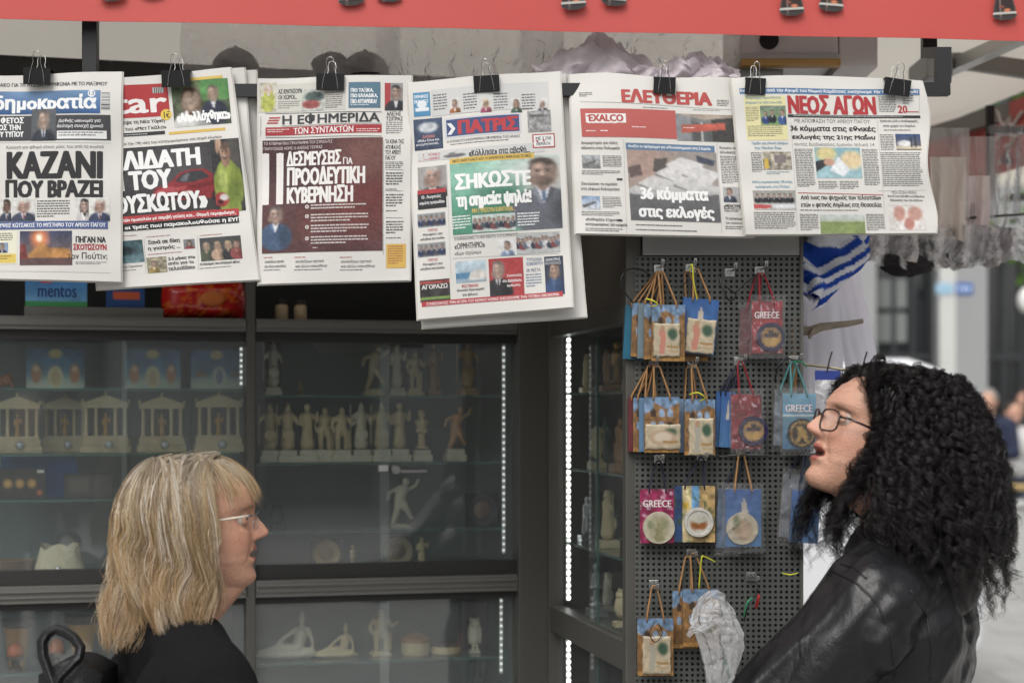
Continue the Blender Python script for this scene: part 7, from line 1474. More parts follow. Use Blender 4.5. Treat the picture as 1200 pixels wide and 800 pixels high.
    m = MB(); limbs(m, .012, False, False, True, False); m.ell(J(0, -.01, .90), (.168*S*wide+.008, .118*S+.008, .13*S)); vs, fs = remesh(m, .009, 4, .5); raw(vs, fs).build('trousers', trousers_mat, r, world=False, smooth=True)
    for q in (-1, 1):
        m = MB(); m.cap(J(q*.095, -.045, .045), J(q*.102, .14, .03), .046*S, .040*S); m.cap(J(q*.095, -.03, .05), J(q*.095, -.02, .11), .046*S, .048*S); m.box(J(q*.095-.045, -.09, 0), J(q*.095+.05, .17, .018), .006); vs, fs = remesh(m, .006, 3); vs[:, 2] = np.maximum(vs[:, 2], 0); raw(vs, fs).build('shoe', shoe_mat, r, world=False, smooth=True)
    return r, R, hM
def head_matrix(nose_px, nose_py, Y, ang, pitch, s, roll=0.):
    """head frame whose nose tip lies on the given line of sight; ang = heading of the face in plan"""
    Rm = Matrix.Rotation(ang-math.pi/2, 4, 'Z') @ Matrix.Rotation(pitch, 4, 'X') @ Matrix.Rotation(roll, 4, 'Y') @ Matrix.Scale(s, 4)
    p = W(nose_px, nose_py, Y); q = Rm @ V((0, .115, .079)); return Matrix.Translation(p-q) @ Rm
HAIR = attr_mat('hair_strands', .36, .6); HAIRB = attr_mat('black_hair_strands', .32, .42)

# ---- the blonde woman, back three-quarter view, looking right and a little away
hA = head_matrix(315.5, 625, 2.95, math.radians(13), math.radians(5), 1.06)
cA = hA @ V((0, -.02, 0)); fA = V((math.cos(math.radians(20)), math.sin(math.radians(20)), 0)); yawA = math.radians(26)-math.pi/2
baseA = V((cA.x-.002, cA.y-.015, 0))
M_KNIT = pm('black_jersey', (21, 21, 23), .85, 0, .2, 40, .6, 900, .2); M_TROU = pm('black_trousers', (26, 26, 30), .8, 0, .2, 20, .3, 400, .2); M_SHOE = pm('black_shoe', (22, 22, 22), .4)
def fold_soft(p, n): return .006*mnoise.fractal(V((p[0]*7, p[1]*7, p[2]*4)), .8, 2.0, 3)
pA, RA, hlA = person_build('woman with shoulder length blonde hair in a black top, facing right towards the newspapers', baseA, yawA, 1.56, hA, (0, -.035, .05),
    dict(throat=True, crown=.86, open=.0012, shoulder_z=1.222, L=((-.25, -.02, 1.06), (-.26, .06, .84)), R=((.25, -.02, 1.06), (.26, .06, .84)), gaze=(0, 1, .15)), (203, 155, 130), (172, 106, 98), (150, 120, 96), [('black_top', M_KNIT, .020, fold_soft, {})], M_TROU, M_SHOE, 1.30)
def glasses(par, hm, rim_mat, lens_mat, tw, th, r_rim, temple_mat, rt, y0=.0975, z0=.109, full=True):
    g = None
    for q in (-1, 1):
        m = MB(hm); n = 28; pts = []
        for k in range(n+1):
            a = 6.2832*k/n; x = tw*math.copysign(abs(math.cos(a))**.6, math.cos(a)); z = th*math.copysign(abs(math.sin(a))**.6, math.sin(a)); pts.append((q*.0335+x, y0-abs(x+q*.0335)**2*3.2+z*.10, z0+z-.002))
        if full: m.tube(pts, r_rim, 6, False)
        else: m.tube(pts[n//2:]+pts[:1], r_rim*.7, 6)
        m.tube([(q*(.0335+tw-.001), y0-.0125, z0+.006), (q*.071, y0-.020, z0+.007)], rt, 6)
        o = m.build('glasses_rim', rim_mat, par, world=True, smooth=True) if False else m.build('glasses_rim', rim_mat, par, world=False, smooth=True)
        m = MB(hm); m.add(pts[:-1], [tuple(range(n))]); m.build('lens', lens_mat, o, world=False, smooth=False)
        m = MB(hm); m.tube([(q*.0705, y0-.019, z0+.007), (q*.0735, y0-.045, z0+.006), (q*.0752, y0-.085, z0+.004), (q*.074, y0-.115, z0+.001), (q*.072, y0-.130, z0-.012)], [rt, rt, rt*.9, rt*.8, rt*.7], 8); m.build('glasses_temple', temple_mat, par, world=False, smooth=True)
    m = MB(hm); m.tube([(-.011, y0-.001, z0+.004), (0, y0+.004, z0+.008), (.011, y0-.001, z0+.004)], r_rim, 6); m.build('glasses_bridge', rim_mat, par, world=False, smooth=True)
M_LENS = glass_mat('spectacle_lens', (.95, .96, .96), 1.5, .02)
glasses(pA, hlA, M_SILVER, M_LENS, .0235, .0165, .0009, pm('pale_plastic', (206, 196, 180), .3), .0019, full=False)

def lock_strands(guides, per, spread, tip, radius, colf, rng, frizz=.0):
    """each guide (n,3) becomes a lock of fine strands; returns verts, quads, colours"""
    P, C, Rr = [], [], []
    for gi, (gd, seed) in enumerate(guides):
        n = len(gd); t = np.linspace(0, 1, n); T = np.gradient(gd, axis=0); T /= np.linalg.norm(T, axis=1, keepdims=True)+1e-9
        A = np.cross(T, (.2, .1, .97)); A /= np.linalg.norm(A, axis=1, keepdims=True)+1e-9; B = np.cross(T, A)
        for k in range(per):
            a, q = rng.uniform(0, 6.283), math.sqrt(rng.uniform(0, 1)); sp = spread*(np.sin(np.minimum(t*2.2, 1.57))*(1-(1-tip)*t**2)+.15)
            ox, oy = q*math.cos(a)*sp, q*math.sin(a)*sp; ph = rng.uniform(0, 6.28); fz = frizz*t*np.sin(t*rng.uniform(8, 16)+ph)
            cut = rng.uniform(.86, 1.0); p = gd+A*(ox+fz)[:, None]+B*(oy+fz*.6)[:, None]
            ti = np.linspace(0, cut, n); p = np.stack([np.interp(ti, t, p[:, d]) for d in range(3)], axis=1)
            P.append(p); Rr.append(radius*rng.uniform(.7, 1.25)*(1-.55*t**3)); C.append(colf(gi, seed, t, rng))
    P = np.array(P); Rr = np.array(Rr); C = np.array(C); vs, q = tubes_np(P, Rr); return vs, q, np.repeat(C.reshape(-1, 3), 3, axis=0)
def hair_A():
    rng = np.random.default_rng(11); G = []; M3 = np.array(hA)
    def world(p): return p @ M3[:3, :3].T+M3[:3, 3]
    def guide(side, alpha, y0, delta, drop, wav, flare, seed, theta0=0., thmax=1.5708):
        n = 34; al = math.radians(alpha); d = np.array((side*math.sin(al), math.cos(al))); c = np.array((0, -.008, .115)); rx, ry, rz = .079+delta, .101+delta, .0885+delta*.55
        pts = []; ph = al*4.2+side+rng.normal()*.45; nA = 13 if thmax > 1.57 else n
        for i in range(nA):
            th = theta0+(thmax-theta0)*i/(nA-1); w = math.sin(th); y = y0*(1-w)**1.2
            pts.append((c[0]+rx*w*d[0]+side*.004*(1-w), c[1]+ry*w*d[1]+y, c[2]+rz*math.cos(th)*1.0+.002+.006*math.sin(seed*1.7)*(1-w)))
        p = np.array(pts[-1]); st = drop/max(1, n-nA)
        for i in range(n-nA):
            t = (i+1)/(n-nA); out = flare*math.sin(t*1.7)*st*6; p = p+np.array((d[0]*out*.6-.0*side, d[1]*out, -st))
            wv = wav*min(1, t*1.6)*np.array((.8*math.sin(t*7.5*drop/.19+ph), 1.15*math.cos(t*7.5*drop/.19+ph*1.2), 0)); pts.append(tuple(p+wv))
        return np.array(pts)
    for i in range(400):
        side = 1 if i % 5 < 3 else -1; alpha = rng.uniform(84, 179); delta = rng.uniform(.003, .022); back = max(0, (alpha-90)/90)
        G.append((world(guide(side, alpha, rng.uniform(-.055, .06), delta, rng.uniform(.135, .205), rng.uniform(.006, .016), rng.uniform(.0, .035)+.015*back, i, rng.uniform(0, .22))), i))
    for i in range(70):                       # layers beside the face, shorter
        side = 1 if i % 3 else -1; G.append((world(guide(side, rng.uniform(72, 96), rng.uniform(.02, .055), rng.uniform(.008, .018), rng.uniform(.08, .17), rng.uniform(.006, .014), rng.uniform(-.10, .0), i, rng.uniform(0, .2))), 500+i))
    for i in range(84):                       # fringe swept over the forehead towards the glasses
        side = 1 if i % 2 else -1; G.append((world(guide(side, rng.uniform(3, 82), rng.uniform(.0, .035), rng.uniform(.004, .016), .01, 0, 0, i, rng.uniform(.1, .45), rng.uniform(1.18, 1.50))), 1000+i))
    for i in range(22):                       # stray hairs
        side = 1 if i % 2 else -1; G.append((world(guide(side, rng.uniform(95, 178), rng.uniform(-.05, .06), rng.uniform(.018, .028), rng.uniform(.05, .18), .006, .06, i, rng.uniform(0, .2))), 2000+i))
    pal = s2l(np.array([(194, 170, 132), (172, 142, 100), (218, 204, 178), (134, 108, 78), (234, 226, 212), (184, 154, 110), (118, 102, 84)]))
    def colf(gi, seed, t, r):
        c = pal[(seed*7+seed//3) % 7]*(1-.28)+pal[int(r.integers(7))]*.28; ash = s2l((170, 162, 148)); gold = s2l((184, 146, 98)); k = np.clip(1-t*2.6, 0, 1)[:, None]; g = np.clip(t*1.5-.5, 0, 1)[:, None]*.5
        return ((c[None]*(1-k*.6)+ash[None]*k*.6)*(1-g)+gold[None]*g)*r.uniform(.75, 1.12)
    main = [g for g in G if g[1] < 1000]; fr = [g for g in G if 1000 <= g[1] < 2000]
    vs, q, cc = lock_strands(main, 22, .0100, .8, .00036, colf, rng, .0020); vf, qf, cf = lock_strands(fr, 12, .0095, 1.0, .00033, colf, rng, .0); q = np.concatenate([q, qf+len(vs)]); vs = np.concatenate([vs, vf]); cc = np.concatenate([cc, cf])
    v2, q2, c2 = lock_strands([g for g in G if g[1] >= 2000], 3, .006, 1.2, .00045, colf, rng, .012)
    # scalp cover under the strands
    sc, sq, scol = [], [], []; nu, nv = 64, 34
    for j in range(nv+1):
        for i in range(nu+1):
            u = -math.pi+2*math.pi*i/nu; al = max(-math.radians(180), min(math.radians(180), u)); lim = 1.9 if abs(al) > 1.6 else .80+1.1*(abs(al)/1.6)**5; th = lim*j/nv; w = math.sin(min(th, 1.57)); ext = max(0, th-1.57)
            sc.append((.081*w*math.sin(al), -.008+.103*w*math.cos(al), .115+.0885*math.cos(min(th, 1.57))-ext*.30)); scol.append(s2l((128, 106, 78)))
    for j in range(nv):
        for i in range(nu): a = j*(nu+1)+i; sq.append((a, a+1, a+nu+2, a+nu+1))
    sc = world(np.array(sc)); n1, n2 = len(vs), len(vs)+len(v2)
    build_np('hair', np.concatenate([vs, v2, sc]), np.concatenate([q, q2+n1, np.array(sq)+n2]), np.concatenate([cc, c2, np.array(scol)]), HAIR, pA)
hair_A()

# ---- the dark curly woman, left profile, head tipped back
aB = math.radians(180+9); hB = head_matrix(944.5, 500, 2.85, aB, math.radians(21), 1.06)
cB = hB @ V((0, -.03, 0)); yawB = math.radians(158)-math.pi/2
baseB = V((cB.x+.035, cB.y+.03, 0))
M_LEATH = bpy.data.materials.new('black_leather'); M_LEATH.use_nodes = True
def _lea():
    nt = M_LEATH.node_tree; b = nt.nodes['Principled BSDF']; b.inputs['Base Color'].default_value = (.008, .008, .009, 1); b.inputs['Roughness'].default_value = .33; b.inputs['Specular IOR Level'].default_value = .36
    tc = nt.nodes.new('ShaderNodeTexCoord'); n = nt.nodes.new('ShaderNodeTexNoise'); n.inputs['Scale'].default_value = 26; n.inputs['Detail'].default_value = 6; n.inputs['Distortion'].default_value = .8; v = nt.nodes.new('ShaderNodeTexVoronoi'); v.inputs['Scale'].default_value = 420
    mp = nt.nodes.new('ShaderNodeMapping'); mp.inputs['Scale'].default_value = (1, 1, .45); nt.links.new(tc.outputs['Object'], mp.inputs['Vector']); nt.links.new(mp.outputs[0], n.inputs['Vector']); nt.links.new(tc.outputs['Object'], v.inputs['Vector'])
    b1 = nt.nodes.new('ShaderNodeBump'); b1.inputs['Strength'].default_value = .45; b1.inputs['Distance'].default_value = .008; nt.links.new(n.outputs['Fac'], b1.inputs['Height'])
    b2 = nt.nodes.new('ShaderNodeBump'); b2.inputs['Strength'].default_value = .15; b2.inputs['Distance'].default_value = .002; nt.links.new(v.outputs['Distance'], b2.inputs['Height']); nt.links.new(b1.outputs['Normal'], b2.inputs['Normal']); nt.links.new(b2.outputs['Normal'], b.inputs['Normal'])
_lea()
def crease(p, n):
    t = .8*p[1]+.6*p[2]; l = -.6*p[1]+.8*p[2]; a = mnoise.noise(V((t*17, l*4.5, p[0]*5))); b = mnoise.noise(V((t*34+3, l*9, p[0]*9)))
    return .011*(1-abs(a)*2.4)*.7+.004*(1-abs(b)*2)+.004*mnoise.noise(V((p[0]*6, p[1]*6, p[2]*6)))
pB, RB, hlB = person_build('woman with voluminous black curls and dark glasses in a black leather jacket', baseB, yawB, 1.66, hB, (0, -.035, .05),
    dict(shoulder_z=1.368, L=((-.24, .20, 1.10), (-.17, .40, 1.10)), R=((.26, .07, 1.10), (.20, .27, 1.0)), slope=.012, open=.0045, brow=.1225, gaze=(0, 1, .05)), (190, 146, 124), (156, 80, 74), (50, 38, 34), [('leather_jacket', M_LEATH, .024, crease, {})], pm('dark_denim', (40, 44, 54), .8, 0, .2, 30, .3, 500), M_SHOE, 1.08)
glasses(pB, hlB, pm('tortoiseshell', (38, 24, 20), .2, 0, .5, 90), M_LENS, .0255, .0168, .0016, pm('tortoiseshell', (38, 24, 20)), .0020, y0=.0990, z0=.1005)
def hair_B():
    rng = np.random.default_rng(5); M3 = np.array(hB); G = []; Mi = np.linalg.inv(M3)
    ctr = np.array((0, -.008, .122)); rad = np.array((.078, .101, .098))
    YM = ([-.40, -.13, -.10, -.026, .033, .085, .123, .178, .205, .24], [.10, .062, .056, .052, .040, .026, .036, .060, .055, .040])
    axis = (M3 @ np.array((0, -.03, .06, 1)))[:3]
    ztop = 1.65+(480-434)*2.9/2000
    for i in range(680):
        while True:
            d = rng.normal(size=3); d /= np.linalg.norm(d)
            if d[2] < -.55: continue
            az = math.degrees(math.atan2(abs(d[0]), d[1])); 
            if az < 62 and d[2] < .58: continue
            break
        p = ctr+rad*d; nrm = d/rad; nrm /= np.linalg.norm(nrm); pw = M3[:3, :3] @ p+M3[:3, 3]; dw = M3[:3, :3] @ nrm; dw /= np.linalg.norm(dw)
        L = rng.uniform(.17, .32)*(1 if d[2] < .75 else .95); n = 46; st = L/(n-1); pts = [pw]; v = dw*.85+np.array((0, 0, .05)); outw = dw.copy(); outw[2] = 0; back = np.array((1, .25, 0))
        lift = rng.uniform(.5, 1.0)
        for k in range(n-1):
            v = v+np.array((0, 0, -.105*(1.1-lift*.5)))+outw*.012*lift+back*(.010 if az > 105 else -.016)+rng.normal(size=3)*.085; v /= np.linalg.norm(v); q = pts[-1]+v*st
            hl = Mi[:3, :3] @ q+Mi[:3, 3]; ym = np.interp(hl[2], *YM)
            if hl[1] > ym: hl[1] = ym; hl[0] += math.copysign(.0022, hl[0] if abs(hl[0]) > .001 else -1); q = M3[:3, :3] @ hl+M3[:3, 3]
            e = (hl-ctr)/(rad*1.03); m_ = np.linalg.norm(e)
            if m_ < 1: hl = ctr+rad*1.03*e/m_; q = M3[:3, :3] @ hl+M3[:3, 3]
            if q[2] > ztop-.25*max(0, q[0]-axis[0]-.05): q[2] = ztop-.25*max(0, q[0]-axis[0]-.05)-rng.uniform(0, .008)
            r2 = q[:2]-(axis[:2]+np.array((.055, .0))); rr = np.linalg.norm(r2); lim = float(np.interp(q[2], [1.26, 1.32, 1.40, 1.48, 1.56, 1.62, 1.665, 1.70, 1.72], [.115, .142, .158, .158, .143, .122, .098, .070, .045]))
            if rr > lim: q[:2] = axis[:2]+np.array((.055, 0))+r2/rr*(lim+(rr-lim)*.15)
            pts.append(q)
        g = np.array(pts); T = np.gradient(g, axis=0); T /= np.linalg.norm(T, axis=1, keepdims=True)+1e-9; A = np.cross(T, (.3, .2, .93)); A /= np.linalg.norm(A, axis=1, keepdims=True)+1e-9; B = np.cross(T, A)
        t = np.linspace(0, 1, n); s_ = t*L; amp = rng.uniform(.004, .0125)*np.minimum(1, t*3.5)*(.7+.5*np.sin(t*rng.uniform(3, 9)+i)); wl = rng.uniform(.022, .062); ph = rng.uniform(0, 6.28); sg = rng.choice((-1, 1))
        g = g+A*(amp*np.cos(s_/wl*6.283+ph))[:, None]+B*(sg*amp*np.sin(s_/wl*6.283+ph))[:, None]; G.append((g, i))
    for i in range(240):                      # locks that frame the face and fall over jaw and collar
        sd = -1 if i % 3 == 0 else 1; j = lambda a: rng.normal()*a; K = np.array([(.070, .034, .165), (.080, .030, .12), (.080, .026, .08), (.074, .034, .035), (.066, .046, -.025), (.062, .044, -.09), (.060, .028, -.15), (.058, .012, -.20)]); 
        if i % 5 < 2: K = np.array([(.006, .022, .209), (.028, .044, .202), (.052, .054, .185), (.069, .054, .160), (.079, .044, .13), (.083, .034, .10), (.082, .028, .07), (.078, .034, .04)])
        K[:, 0] *= sd
        K = K+np.array([(sd*abs(j(.006)), j(.006)+.002, j(.006)) for _ in K])+np.array((0, .004-abs(j(.012)), 0)); n = 46; cut = rng.uniform(.35, .82); t = np.linspace(0, cut*(len(K)-1), n)
        p = np.stack([np.interp(t, np.arange(len(K)), K[:, d]) for d in range(3)], axis=1); p = p @ M3[:3, :3].T+M3[:3, 3]; L = .34*cut; s_ = np.linspace(0, L, n); wl = rng.uniform(.026, .055); am = rng.uniform(.004, .011)*np.minimum(1, s_*20); ph = rng.uniform(0, 6.28)
        T = np.gradient(p, axis=0); T /= np.linalg.norm(T, axis=1, keepdims=True)+1e-9; A = np.cross(T, (.3, .9, .1)); A /= np.linalg.norm(A, axis=1, keepdims=True)+1e-9; B = np.cross(T, A)
        G.append((p+A*(am*np.cos(s_/wl*6.283+ph))[:, None]+B*(am*np.sin(s_/wl*6.283+ph))[:, None], 900+i))
    def colf(gi, seed, t, r): return np.tile(s2l((24, 20, 20))*r.uniform(.5, 1.5), (len(t), 1))
    vs, q, cc = lock_strands(G, 16, .0058, .95, .00038, colf, rng, .0038)
    # dark core so that no daylight shows through the middle
    m = MB(); hb = hB
    m.ell(hb @ V((0, -.012, .125)), (.088, .090, .090)); c = m.cap; sk = hb @ V((0, -.07, .10)); c(sk, sk+V((.03, 0, -.16)), .088, .085); c(sk+V((.03, 0, -.10)), sk+V((.045, 0, -.21)), .09, .07); c(hb @ V((-.0, -.05, .14)), hb @ V((0, -.07, .02)), .085, .07)
    c(sk+V((-.03, -.05, -.14)), sk+V((-.06, -.05, -.17)), .045, .04)
    cv, cf = remesh(m, .008, 4); cf = np.array([f for f in cf if len(f) == 4]); hl = cv @ Mi[:3, :3].T+Mi[:3, 3]; ym = np.interp(hl[:, 2], *YM)-.012; hl[:, 1] = np.minimum(hl[:, 1], ym); cv = hl @ M3[:3, :3].T+M3[:3, 3]
    build_np('hair', np.concatenate([vs, cv]), np.concatenate([q, cf+len(vs)]), np.concatenate([cc, np.tile(s2l((16, 14, 14)), (len(cv), 1))]), HAIRB, pB)
hair_B()
# jacket seams and zip pocket of the leather jacket
from mathutils.bvhtree import BVHTree
def seams():
    jk = [c for c in pB.children if c.name.startswith('leather_jacket')][0]; M = ROOTM[pB.name]
    bv = BVHTree.FromPolygons([M @ v.co for v in jk.data.vertices], [tuple(p.vertices) for p in jk.data.polygons]); o = V((0, 0, CZ))
    def run(pts, r, mat, nm, n=8):
        Q = []
        for (x0, y0), (x1, y1) in zip(pts[:-1], pts[1:]):
            for k in range(n):
                d = (W(x0+(x1-x0)*k/n, y0+(y1-y0)*k/n, 1)-o).normalized(); h, nn, _, _ = bv.ray_cast(o, d)
                if h is not None: Q.append(h-d*.0004)
        if len(Q) > 2: m = MB(); m.tube(Q, r, 6); m.build(nm, mat, pB, smooth=True)
    SE = pm('leather_seam', (14, 14, 15), .5)
    run([(975, 668), (1003, 682), (1028, 706), (1044, 742), (1050, 800)], .0022, SE, 'shoulder_seam'); run([(1066, 690), (1086, 720), (1092, 760), (1090, 800)], .0018, SE, 'back_seam')
    run([(898, 715), (908, 722), (919, 729)], .0028, pm('zip_metal', (70, 70, 72), .35, .7), 'pocket_zip'); run([(896, 719), (905, 727), (917, 735)], .0018, SE, 'pocket_seam'); run([(985, 660), (1000, 664), (1018, 680)], .0018, SE, 'yoke_seam')
seams()
# ------------------------------------------------------------ the street behind and around
M_STONE = pm('grey_stone_cladding', (146, 148, 148), .7, 0, .10, 1.2, .3, 14); M_STONEL = pm('pale_stone', (192, 193, 190), .7, 0, .08, 2, .3, 14); M_RENDER = pm('pale_render', (190, 184, 172), .85, 0, .08, .8, .2, 20)
M_DGLASS = pm('dark_window_glass', (30, 34, 36), .08, 0, .3, .6, spec=.8); M_WFRAME = pm('dark_window_frame', (58, 60, 62), .4, .3, .1, 4); M_SHUT = pm('grey_awning_cloth', (126, 130, 126), .8, 0, .1, 3)
def facade(name, label, x0, x1, y, depth, h, ground_h, bays, pier_w, wall, pier, flip=False, storeys=2):
    """street front facing -Y (or +Y when flipped)"""
    r = thing(name, label, 'building', ((x0+x1)/2, y, 0)); s_ = -1 if flip else 1
    def bx(nm, a, b, mat, par=None, bev=0.): m = MB(); m.box((a[0], y+s_*a[1], a[2]), (b[0], y+s_*b[1], b[2]), bev); return m.build(nm, mat, par or r)
    bx('wall', (x0, .35, ground_h), (x1, depth, h), wall); bx('ground_floor_core', (x0+.1, 1.6, 0), (x1-.1, depth-.01, ground_h-.003), M_WFRAME); bx('cornice', (x0-.1, .15, h), (x1+.1, depth+.1, h+.25), pier); bx('lintel', (x0, .05, ground_h-.45), (x1, .349, ground_h+.25), pier)
    w = (x1-x0)/bays
    for i in range(bays+1):
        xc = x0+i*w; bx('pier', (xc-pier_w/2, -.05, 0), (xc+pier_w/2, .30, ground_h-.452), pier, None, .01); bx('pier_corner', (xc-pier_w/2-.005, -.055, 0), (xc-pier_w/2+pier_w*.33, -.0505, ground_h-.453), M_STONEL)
    for i in range(bays):
        a, b = x0+i*w+pier_w/2+.03, x0+(i+1)*w-pier_w/2-.03; f = bx('shop_window', (a, .40, .1), (b, .43, ground_h-.46), M_DGLASS)
        for q in (.0, .33, .66, .985): bx('frame', (a+(b-a)*q, .34, .1), (a+(b-a)*q+.06, .399, ground_h-.46), M_WFRAME, f)
        bx('frame', (a, .33, 2.3), (b, .339, 2.38), M_WFRAME, f)
        for k in range(storeys):
            z0 = ground_h+.9+k*3.0
            if z0+1.6 > h: break
            c = (a+b)/2; f = bx('window', (c-.75, .335, z0), (c+.75, .348, z0+1.5), M_DGLASS); bx('frame', (c-.04, .31, z0), (c+.04, .334, z0+1.5), M_WFRAME, f); bx('sill', (c-.85, .22, z0-.09), (c+.85, .348, z0-.002), M_STONEL, f)
    return r
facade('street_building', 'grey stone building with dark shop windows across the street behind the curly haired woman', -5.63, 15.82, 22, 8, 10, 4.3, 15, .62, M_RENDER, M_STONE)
facade('street_building', 'pale low building across the square on the left, mirrored in the cabinet glass', -17, -3.2, -17, 8, 6, 3.6, 3, 2.6, M_STONEL, M_STONEL, True, 1)
facade('street_building', 'pale low building across the square on the right, mirrored in the cabinet glass', 2.0, 16, -19, 8, 6, 3.6, 3, 2.6, M_STONEL, M_STONEL, True, 1)
def side_block(label, x0, x1, y0, y1, h):  # unseen blocks added to darken the surroundings and the leather's reflections
    r = thing('darkening_block', label, 'building', ((x0+x1)/2, (y0+y1)/2, 0)); m = MB(); m.box((x0, y0, 0), (x1, y1, h)); m.build('wall', M_STONE, r)
    xs = x1 if x1 < 0 else x0; d = .02 if x1 < 0 else -.02
    for k in range(2):
        for i in range(6): yy = y0+1.5+i*(y1-y0-3)/6; m = MB(); m.box((xs, yy, 1+3.2*k), (xs+d, yy+1.6, 3+3.2*k)); m.build('window', M_DGLASS, r)
side_block('unseen grey block added left of the kiosk square to darken reflections', -20, -11, -8, 20, 9); side_block('unseen grey block added on the right side of the square to darken reflections', 17.5, 26, -8, 20, 9)
for x, c_, lab in ((5.85, (50, 100, 170), 'small blue street plaque on the grey stone pier'), (5.59, (150, 184, 206), 'small pale blue notice on the light edge of the grey stone pier')):
    c0 = W(1130 if c_[0] < 100 else 1107, 338, 21.93); m = MB().col(c_); m.box((c0.x-.11, 21.93, c0.z-.07), (c0.x+.11, 21.943, c0.z+.07), .004); m.col((214, 222, 230)); o = m
    if c_[0] < 100:
        for dx in (-.06, .0, .055): m.box((c0.x+dx-.018, 21.927, c0.z-.025), (c0.x+dx+.018, 21.9298, c0.z+.022))
    tag(m.build('street_plaque', GOODS, None, loc=c0), lab, 'plaque')
for px, py, lab in ((1040, 345, 'pale poster high in the dark shop window behind the hanging cloth'), (1040, 385, 'pale poster low in the dark shop window behind the hanging cloth')):
    c0 = W(px, py, 22.38); m = MB().col((120, 124, 122)); m.box((c0.x-.25, 22.36, c0.z-.18), (c0.x+.25, 22.385, c0.z+.2), .004); tag(m.build('window_poster', GOODS, None, loc=c0), lab, 'poster')
# low wall with a rail
r = thing('low_wall', 'pale low stone wall with an ochre handrail behind the curly hair', 'wall', (5.2, 16.4, 0)); m = MB(); m.box((2.4, 16.3, 0), (12, 16.7, .72), .02); m.build('wall_body', M_STONEL, r); m = MB(); m.box((2.35, 16.25, .722), (12.05, 16.75, .78), .01); m.build('coping', M_STONEL, r)
m = MB(); m.tube([(2.4, 16.5, .90), (12, 16.5, .90)], .035, 8); m.build('handrail', pm('ochre_paint', (176, 150, 96), .5), r, smooth=True)
for i in range(6): m = MB(); m.tube([(2.6+i*1.8, 16.5, .78), (2.6+i*1.8, 16.5, .89)], .02, 8); m.build('rail_post', pm('ochre_paint', (176, 150, 96)), r)
# white van
r = thing('white_van', 'white van parked behind the kiosk with only its roof end showing above the curly hair', 'van', (.3, 9.9, 0))
M_VAN = pm('white_car_paint', (216, 217, 220), .25, 0, .03, 1, coat=.5)
m = MB(); m.prism([(-2.2, .35), (2.50, .35), (2.52, .9), (2.48, 1.40), (2.40, 1.74), (2.28, 1.87), (2.10, 1.925), (-.6, 1.94), (-1.0, 1.85), (-1.7, 1.25), (-2.2, 1.05), (-2.3, .7)], 9.0, 10.8)
bm_o = m.build('body', M_VAN, r); 
bv = bm_o.modifiers.new('b', 'BEVEL'); bv.width = .07; bv.segments = 3
for a, b in ((-.9, .2), (.3, 1.3), (1.4, 2.2)): m = MB(); m.box((a, 8.99, 1.18), (b, 8.997, 1.68), .0); m.build('side_window', M_DGLASS, r)
for x in (-1.35, 1.65):
    for y in (9.0, 10.62): m = MB(); m.lathe([(.05, -.02), (.22, -.02), (.31, .0), (.32, .09), (.31, .18), (.22, .2), (.05, .2)], 24, (x, y-.02, .32), 'Y'); m.build('wheel', M_BLACK, r, auto=40)
for y in (9.12, 10.5): m = MB(); m.box((2.47, y, .95), (2.53, y+.14, 1.3), .01); m.build('tail_light', pm('red_lens', (150, 24, 26), .2), r)
